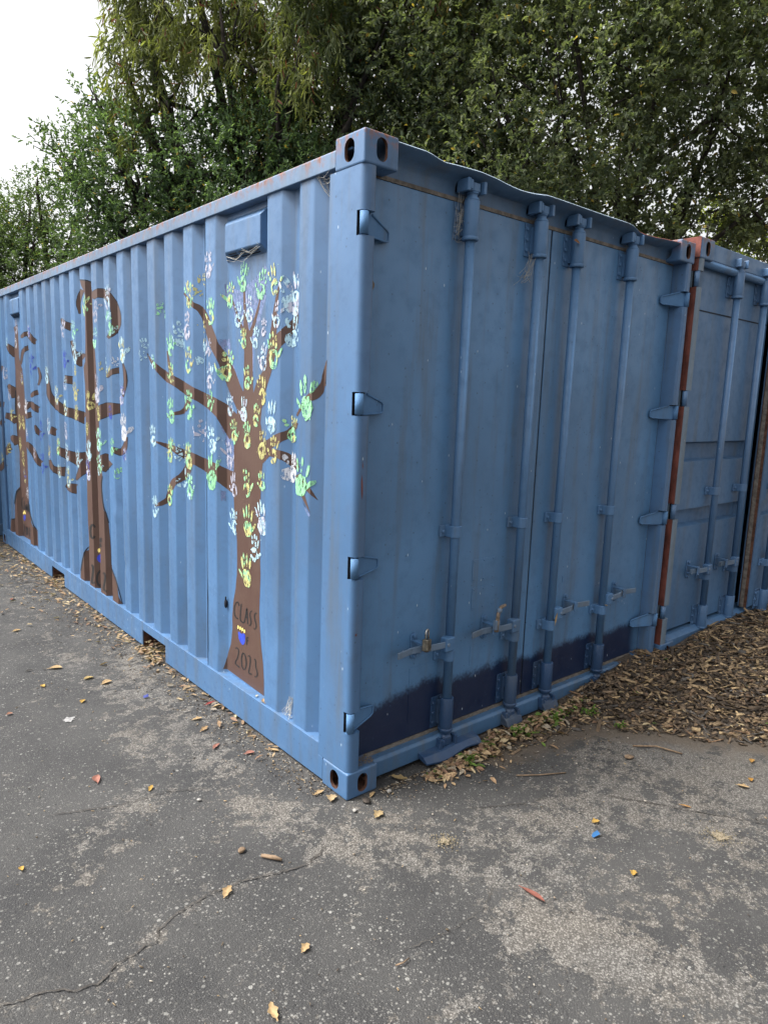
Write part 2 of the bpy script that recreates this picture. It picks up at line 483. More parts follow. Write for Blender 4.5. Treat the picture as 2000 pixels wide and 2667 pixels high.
ys = np.concatenate([[-300, -80, -25, -10, -5], np.arange(-3, 8, .04), [9, 14, 30, 80, 300]])
X, Y, F = grid(xs, ys)
Zg = .004*np.sin(X*.9+1)*np.sin(Y*.8) * (np.abs(X) < 5) * (np.abs(Y) < 8) * np.clip(-X*2, 0, 1)
wear = np.full(X.shape, .16)
def g(d, s): return np.exp(-(d/s)**2)
wear += .48*g(seg_d(X, Y, [(-.16, 2.2), (-.24, 1.2), (-.27, .7), (-.33, .2), (-.20, -.2), (-.02, -.55), (.10, -.95), (.18, -1.5)]), .15)
wear += .34*g(seg_d(X, Y, [(-.45, 2.4), (-.42, 1.5), (-.6, .55), (-.9, .4)]), .10)
wear += .36*g(seg_d(X, Y, [(.1, -.28), (.45, -.55), (.9, -.75)]), .20)
wear += .14*np.clip((X+.1)/.4, 0, 1)*np.clip((-.25-Y)/.2, 0, 1)
wear += .26*g(seg_d(X, Y, [(.25, -1.0), (.75, -1.2), (1.1, -1.35)]), .22)
wear += .55*np.clip((X-.75)/.7, 0, 1)*np.clip((Y+1.5)/.5, 0, 1)
wear += .24*np.clip((Y-1.6)/2.5, 0, 1)*np.clip(1-(-X)/2.2, 0, 1)
CRACK = [(-1.42, -.19), (-1.26, -.23), (-1.15, -.29), (-1.05, -.27), (-.91, -.25), (-.82, -.18), (-.70, -.16), (-.57, -.17), (-.35, -.23), (-.22, -.17)]
wear += .34*g(seg_d(X, Y, CRACK), .035) + .30*g(seg_d(X, Y, [(-.5, -.95), (-.2, -1.0), (.1, -.9)]), .04) + .3*g(seg_d(X, Y, [(-1.1, .1), (-.9, .2), (-.75, .3)]), .05)
wear -= .35*g(np.hypot((X-.42), (Y+.18))/1.0, .22)
wear -= .30*g(np.hypot((X+.05), (Y+.62)), .14)
wear -= .25*g(np.hypot((X-.75), (Y+1.0)), .22)
soil = 1.0*g(np.minimum(mulch_side(X, Y)+.02, 0), .24)*(X > .7) + .5*g(seg_d(X, Y, [(1.0, -.03), (1.5, -.15)]), .12)
dust = .35*g(seg_d(X, Y, MULCH[1:]), .5) + .55*g(seg_d(X, Y, [(0, .2), (0, 6.1)]), .16) + .4*g(seg_d(X, Y, [(0, -.02), (1.2, -.02)]), .06) + .45*np.clip((X-1.0)/.9, 0, 1)
stain = .9*g(np.hypot(X+.16, (Y-.33)), .05) + .5*g(np.hypot(X+.26, (Y-.98)), .09) + .7*g(np.hypot(X-.30, Y+.37), .015) + .5*g(np.hypot(X+.45, Y-1.15), .1) + .6*g(np.hypot(X+1.2, Y-.22), .14) + .5*g(np.hypot(X+.98, (Y-.12)*1.2), .08)
ground = mesh_np('asphalt_ground', np.stack([X.ravel(), Y.ravel(), Zg.ravel()], 1), F, M['asphalt'], kind='structure',
                 label='dark worn asphalt with patches of bare stone')
for nm, arr in (('wear', wear), ('dust', dust), ('stain', stain), ('soil', soil)):
    a = ground.data.attributes.new(nm, 'FLOAT', 'POINT'); a.data.foreach_set('value', arr.ravel().astype(np.float32))

def ribbon(name, pl, w, mat, z=.004, jit=.006, parent=None, seed=1, step=.012):
    r = random.Random(seed); pts = []
    for (ax, ay), (bx, by) in zip(pl[:-1], pl[1:]):
        n = max(1, int(math.hypot(bx-ax, by-ay)/step))
        for i in range(n): pts.append((ax+(bx-ax)*i/n+r.uniform(-jit, jit), ay+(by-ay)*i/n+r.uniform(-jit, jit)))
    pts.append(pl[-1]); V = []; F = []
    for i, p in enumerate(pts):
        q = pts[min(i+1, len(pts)-1)]; o = pts[max(i-1, 0)]
        t = Vector((q[0]-o[0], q[1]-o[1])).normalized(); e = min(1, min(i, len(pts)-1-i)/6+.1)
        ww = w*r.uniform(.35, 1.2)*e
        V += [(p[0]-t.y*ww, p[1]+t.x*ww, z), (p[0]+t.y*ww, p[1]-t.x*ww, z)]
        if i: F.append((2*i-2, 2*i-1, 2*i+1, 2*i))
    return mesh_np(name, V, F, mat, parent)
ribbon('pavement_crack', [(-1.42, -.19), (-1.26, -.23), (-1.19, -.25), (-1.15, -.29), (-1.09, -.30), (-1.05, -.27), (-.96, -.25), (-.91, -.25), (-.88, -.21), (-.82, -.18), (-.70, -.16), (-.57, -.17), (-.42, -.22), (-.35, -.23), (-.30, -.22), (-.25, -.19), (-.22, -.17)], .0030, M['crack'], .005, .005, ground, 3)
ribbon('pavement_crack', [(-.36, -.73), (-.23, -.76), (-.14, -.77), (0, -.76), (.12, -.70)], .0014, M['crack'], .005, .004, ground, 4)
ribbon('pavement_crack', [(.35, -.34), (.5, -.42), (.6, -.48), (.75, -.47)], .0022, M['crack'], .005, .006, ground, 5)
ribbon('pavement_crack', [(.9, -.62), (1.05, -.85), (1.25, -1.15), (1.4, -1.5)], .003, M['crack'], .005, .006, ground, 6)
ribbon('pavement_crack', [(-1.0, .62), (-.75, .52), (-.55, .50), (-.42, .42)], .0025, M['crack'], .005, .006, ground, 8)
def blob_patch(name, cx, cy, r, mat, z, parent, seed):
    q = random.Random(seed); n = 22
    V = [(cx, cy, z)]+[(cx+math.cos(6.283*i/n)*r*q.uniform(.45, 1.1), cy+math.sin(6.283*i/n)*r*q.uniform(.45, 1.1), z) for i in range(n)]
    return mesh_np(name, V, [(0, 1+i, 1+(i+1) % n) for i in range(n)], mat, parent)

# soil bed that carries the bark mulch
X, Y, F = grid(np.arange(.5, 7, .06), np.arange(-3, .16, .045))
keep = mulch_side(X, Y).ravel()
Z2 = mulch_z(X, Y)
F = F[(keep[F].max(1) > -.02)]
mesh_np('mulch_bed', np.stack([X.ravel(), Y.ravel(), Z2.ravel()], 1), F, M['soil'], smooth=True, kind='structure', label='dark soil bed under the bark mulch beside the containers')

# ------------------------------------------------------------------ container pieces
OUT, INN, SL = .012, .052, .028
ribs = [(.321, .430), (.560, .683), (1.162, 1.280)]+[(1.42+.2454*k, 1.534+.2454*k) for k in range(15)]+[(5.432, 5.549), (5.68, 5.785)]
PRO = [(-1, 0), (.213, 0), (.2135, INN)]
for a, b in ribs: PRO += [(a-SL, INN), (a, OUT), (b, OUT), (b+SL, INN)]
PRO += [(5.86, INN), (5.8605, 0), (7.5, 0)]
PY = np.array([p[0] for p in PRO]); PX = np.array([p[1] for p in PRO])
def prof(y): return np.interp(y, PY, PX)
BREAKS = [p[0] for p in PRO[1:-1]]
Z_RAIL, Z_TOP = .172, 2.491

def wavy_panel(name, mat, parent, brk, z0, z1, fx, dents=()):
    ys_ = sorted(set(list(brk)+[b for a, c in zip(brk[:-1], brk[1:]) for b in np.linspace(a, c, max(2, int((c-a)/.02)+1))]))
    zs = np.linspace(z0, z1, 80)
    Yg, Zg_ = np.meshgrid(ys_, zs, indexing='ij'); n, k = Yg.shape
    Xg = fx(Yg)
    for dy, dz, ry, rz, dep in dents:
        Xg = Xg+dep*np.exp(-((Yg-dy)/ry)**2-((Zg_-dz)/rz)**2)
    I = np.arange(n*k).reshape(n, k)
    F_ = np.stack([I[:-1, :-1], I[:-1, 1:], I[1:, 1:], I[1:, :-1]], -1).reshape(-1, 4)
    return mesh_np(name, np.stack([Xg.ravel(), Yg.ravel(), Zg_.ravel()], 1), F_, mat, parent)

HINGE_Z = [(2.234, 2.313), (1.581, 1.662), (.94, 1.024), (.293, .375)]
def post_poly(mirror=False, notch=False, depth=.207):
    if notch: p = [(0, depth), (0, .036), (.062, .036), (.062, depth)]
    else: p = [(0, depth)]+arc(.026, .026, .026, 180, 270, 6)+arc(.050, .012, .012, 270, 360, 3)+[(.062, depth)]
    if mirror: p = [(W-x, y) for x, y in p][::-1]
    return p
def front_post(root, mirror, mat, hinge_z, z_lo=.118, z_hi=H-.118):
    mb = MB(); z = z_lo
    for a, b in sorted(hinge_z):
        mb.prism(post_poly(mirror), z, a-.004, 'z'); mb.prism(post_poly(mirror, True), a-.004, b+.004, 'z'); mb.box(*sorted((((W-.001) if mirror else .001), ((W-.061) if mirror else .061))), .0345, .0358, a-.003, b+.003, 1); z = b+.004  # thin black sheet paints the shade inside each hinge notch
    mb.prism(post_poly(mirror), z, z_hi, 'z')
    o = mb.build('corner_post', [mat, M['black']], root)
    for p in o.data.polygons:
        n = p.normal
        if abs(n.z) < .5 and p.material_index == 0: p.use_smooth = True
    o.data.set_sharp_from_angle(angle=R(32))
    return o
def place(name, me, parent, loc, mirror=(1, 1, 1)):
    o = bpy.data.objects.new(name, me); o.location = loc; o.scale = mirror
    return link(o, parent)

def hinge(parent, zc, side, mat, mat_pin):
    """barrel on the post edge and a tapered strap reaching to the door face. side 0 left, 1 right"""
    h = .0395
    fx = (lambda x: x) if side == 0 else (lambda x: W-x)
    mb = MB(); mb.tube([(fx(.0175), .0135, zc-h), (fx(.0175), .0135, zc+h)], .0165, 16)
    mb.tube([(fx(.0175), .0135, zc-h-.006), (fx(.0175), .0135, zc+h+.006)], .007, 8)
    # strap: outline in (u along strap, z)
    def P(u, z, off): # u 0..1 from barrel to door
        x = .030+u*.157; y = .022+u*.062
        nx, ny = -.062/.1688, .157/.1688
        return (fx(x-nx*off), y-ny*off, zc+z)
    ol = [(0, -h*.95), (.05, -h*1.0), (.90, -h*.88), (1, -h*.70), (1, h*.02), (.94, h*.22), (.22, h*.98), (0, h*.95)]
    n = len(ol)
    V = [P(u, z, .0) for u, z in ol]+[P(u, z, .004) for u, z in ol]
    F_ = [tuple(range(n)), tuple(range(2*n-1, n-1, -1))]+[(i, (i+1) % n, n+(i+1) % n, n+i) for i in range(n)]
    mb.quad_block(V, F_)
    rim = [P(u, z, .006) for u, z in ol[1:-1]]
    mb.tube(rim, .0042, 6)
    return mb.build('hinge', mat, parent)

def locking_bar(root, x, yb, zt, mat, mat_low, side, yd=.088, handle_len=.33, lock_z=.555, keeper=True, mid=True, z0=0.0):
    """one vertical bar with guides, end cams, keepers and a lever. side -1: lever points to -x"""
    mb = MB(); mb.tube([(x, yb, .27+z0), (x, yb, 2.33+z0)], .0215, 16)
    bar = mb.build('locking_bar', mat, root)
    def guide(name, z, hh, rr, m_):
        g_ = MB()
        ring = arc(x, yb, rr, 180, 360, 10)
        poly = [(x-rr, yd)]+ring+[(x+rr, yd)]
        g_.prism(poly, z-hh, z+hh, 'z')
        g_.box(x-rr-.030, x-rr+.004, yd-.012, yd+.001, z-hh, z+hh)
        g_.tube([(x-rr-.016, yd-.022, z), (x-rr-.016, yd, z)], .0085, 8)
        return g_.build(name, m_, bar, .003)
    if mid: guide('bar_guide', 1.068+z0, .026, .0275, mat)
    guide('bar_guide', .489+z0, .026, .0275, mat)
    for nm, za, zb, m_ in (('end_sleeve', .122, .282, mat_low), ('end_sleeve', 2.312, 2.468, mat)):
        g_ = MB(); g_.tube([(x, yb, za+z0), (x, yb, zb+z0)], .033, 18)
        g_.box(x-.020, x+.020, yb, yd+.001, za+z0+.02, zb+z0-.02)
        g_.box(x-.058, x+.030, yd-.005, yd+.001, za+z0+.004, zb+z0-.004)
        for q in (.2, .5, .8): g_.tube([(x-.049, yd-.014, za+(zb-za)*q+z0), (x-.049, yd-.004, za+(zb-za)*q+z0)], .009, 8)
        g_.lathe(x, yb, [(.034, za+z0-.003), (.036, za+z0+.001), (.036, za+z0+.010), (.033, za+z0+.013)], 16)
        g_.build(nm, m_, bar, .003)
    # cams
    for zz, dr, m_ in ((2.468, 1, mat), (.122, -1, mat_low)):
        c = MB(); z_ = zz+z0
        c.lathe(x, yb, sorted([(.033, z_), (.030, z_+dr*.006), (.022, z_+dr*.016), (.021, z_+dr*.024), (.027, z_+dr*.027), (.027, z_+dr*.033)], key=lambda p: p[1]), 14)
        za, zb = sorted((z_+dr*.033, z_+dr*.068))
        c.prism([(x-.030, yb-.012), (x-.012, yb-.024), (x+.024, yb-.022), (x+.034, yb-.004), (x+.030, yb+.018), (x+.004, yb+.024), (x-.020, yb+.016)], za, zb, 'z')
        c.box(x-.040, x-.026, yb-.030, yb-.002, za+.004, zb+.006*dr)
        c.build('cam_end', m_, bar, .004)
        if keeper:
            k = MB(); za, zb = sorted((z_+dr*.028, z_+dr*.078))
            k.box(x-.058, x-.040, yb-.030, yd+.004, za, zb); k.box(x+.036, x+.052, yb-.034, yd+.004, za, zb)
            k.box(x-.058, x+.052, yd-.016, yd+.006, za, zb)
            k.build('keeper', m_, bar, .003)
    # lever
    h = MB(); s_ = side; z = lock_z+z0
    h.box(min(x, x+s_*.056), max(x, x+s_*.056), yb-.036, yb+.006, z-.034, z+.030)
    h.build('lever_hub', mat, bar, .005)
    lv = MB()
    y1 = yb-.026
    pts = [(x+s_*.04, y1, z), (x+s_*.10, y1+.004, z), (x+s_*.155, y1+.006, z+.002), (x+s_*.20, y1+.020, z+.003), (x+s_*.24, y1+.024, z+.003), (x+s_*handle_len, y1+.010, z+.002)]
    lv.flatbar(pts, .009, .030)
    lv.tube([(x+s_*.043, y1-.016, z), (x+s_*.043, y1+.01, z)], .009, 8)
    lv.build('lever', M['lever'], bar, .003)
    ct = MB(); cx = x+s_*.185
    ct.prism(oval(cx, z+.004, .040, .125, 6), yd-.006, yd+.001, 'y')
    ct.box(cx-.010, cx+.010, y1+.034, yd, z-.028, z-.014)
    ct.box(cx-.013, cx+.013, y1-.006, y1+.002, z-.020, z+.030)
    ct.box(cx-.013, cx+.013, y1-.006, yd, z+.026, z+.034)
    ct.tube([(cx, yd-.018, z+.052), (cx, yd, z+.052)], .011, 10)
    ct.tube([(cx, yd-.018, z-.045), (cx, yd, z-.045)], .009, 10)
    ct.build('lever_catch', mat, bar, .002)
    return bar

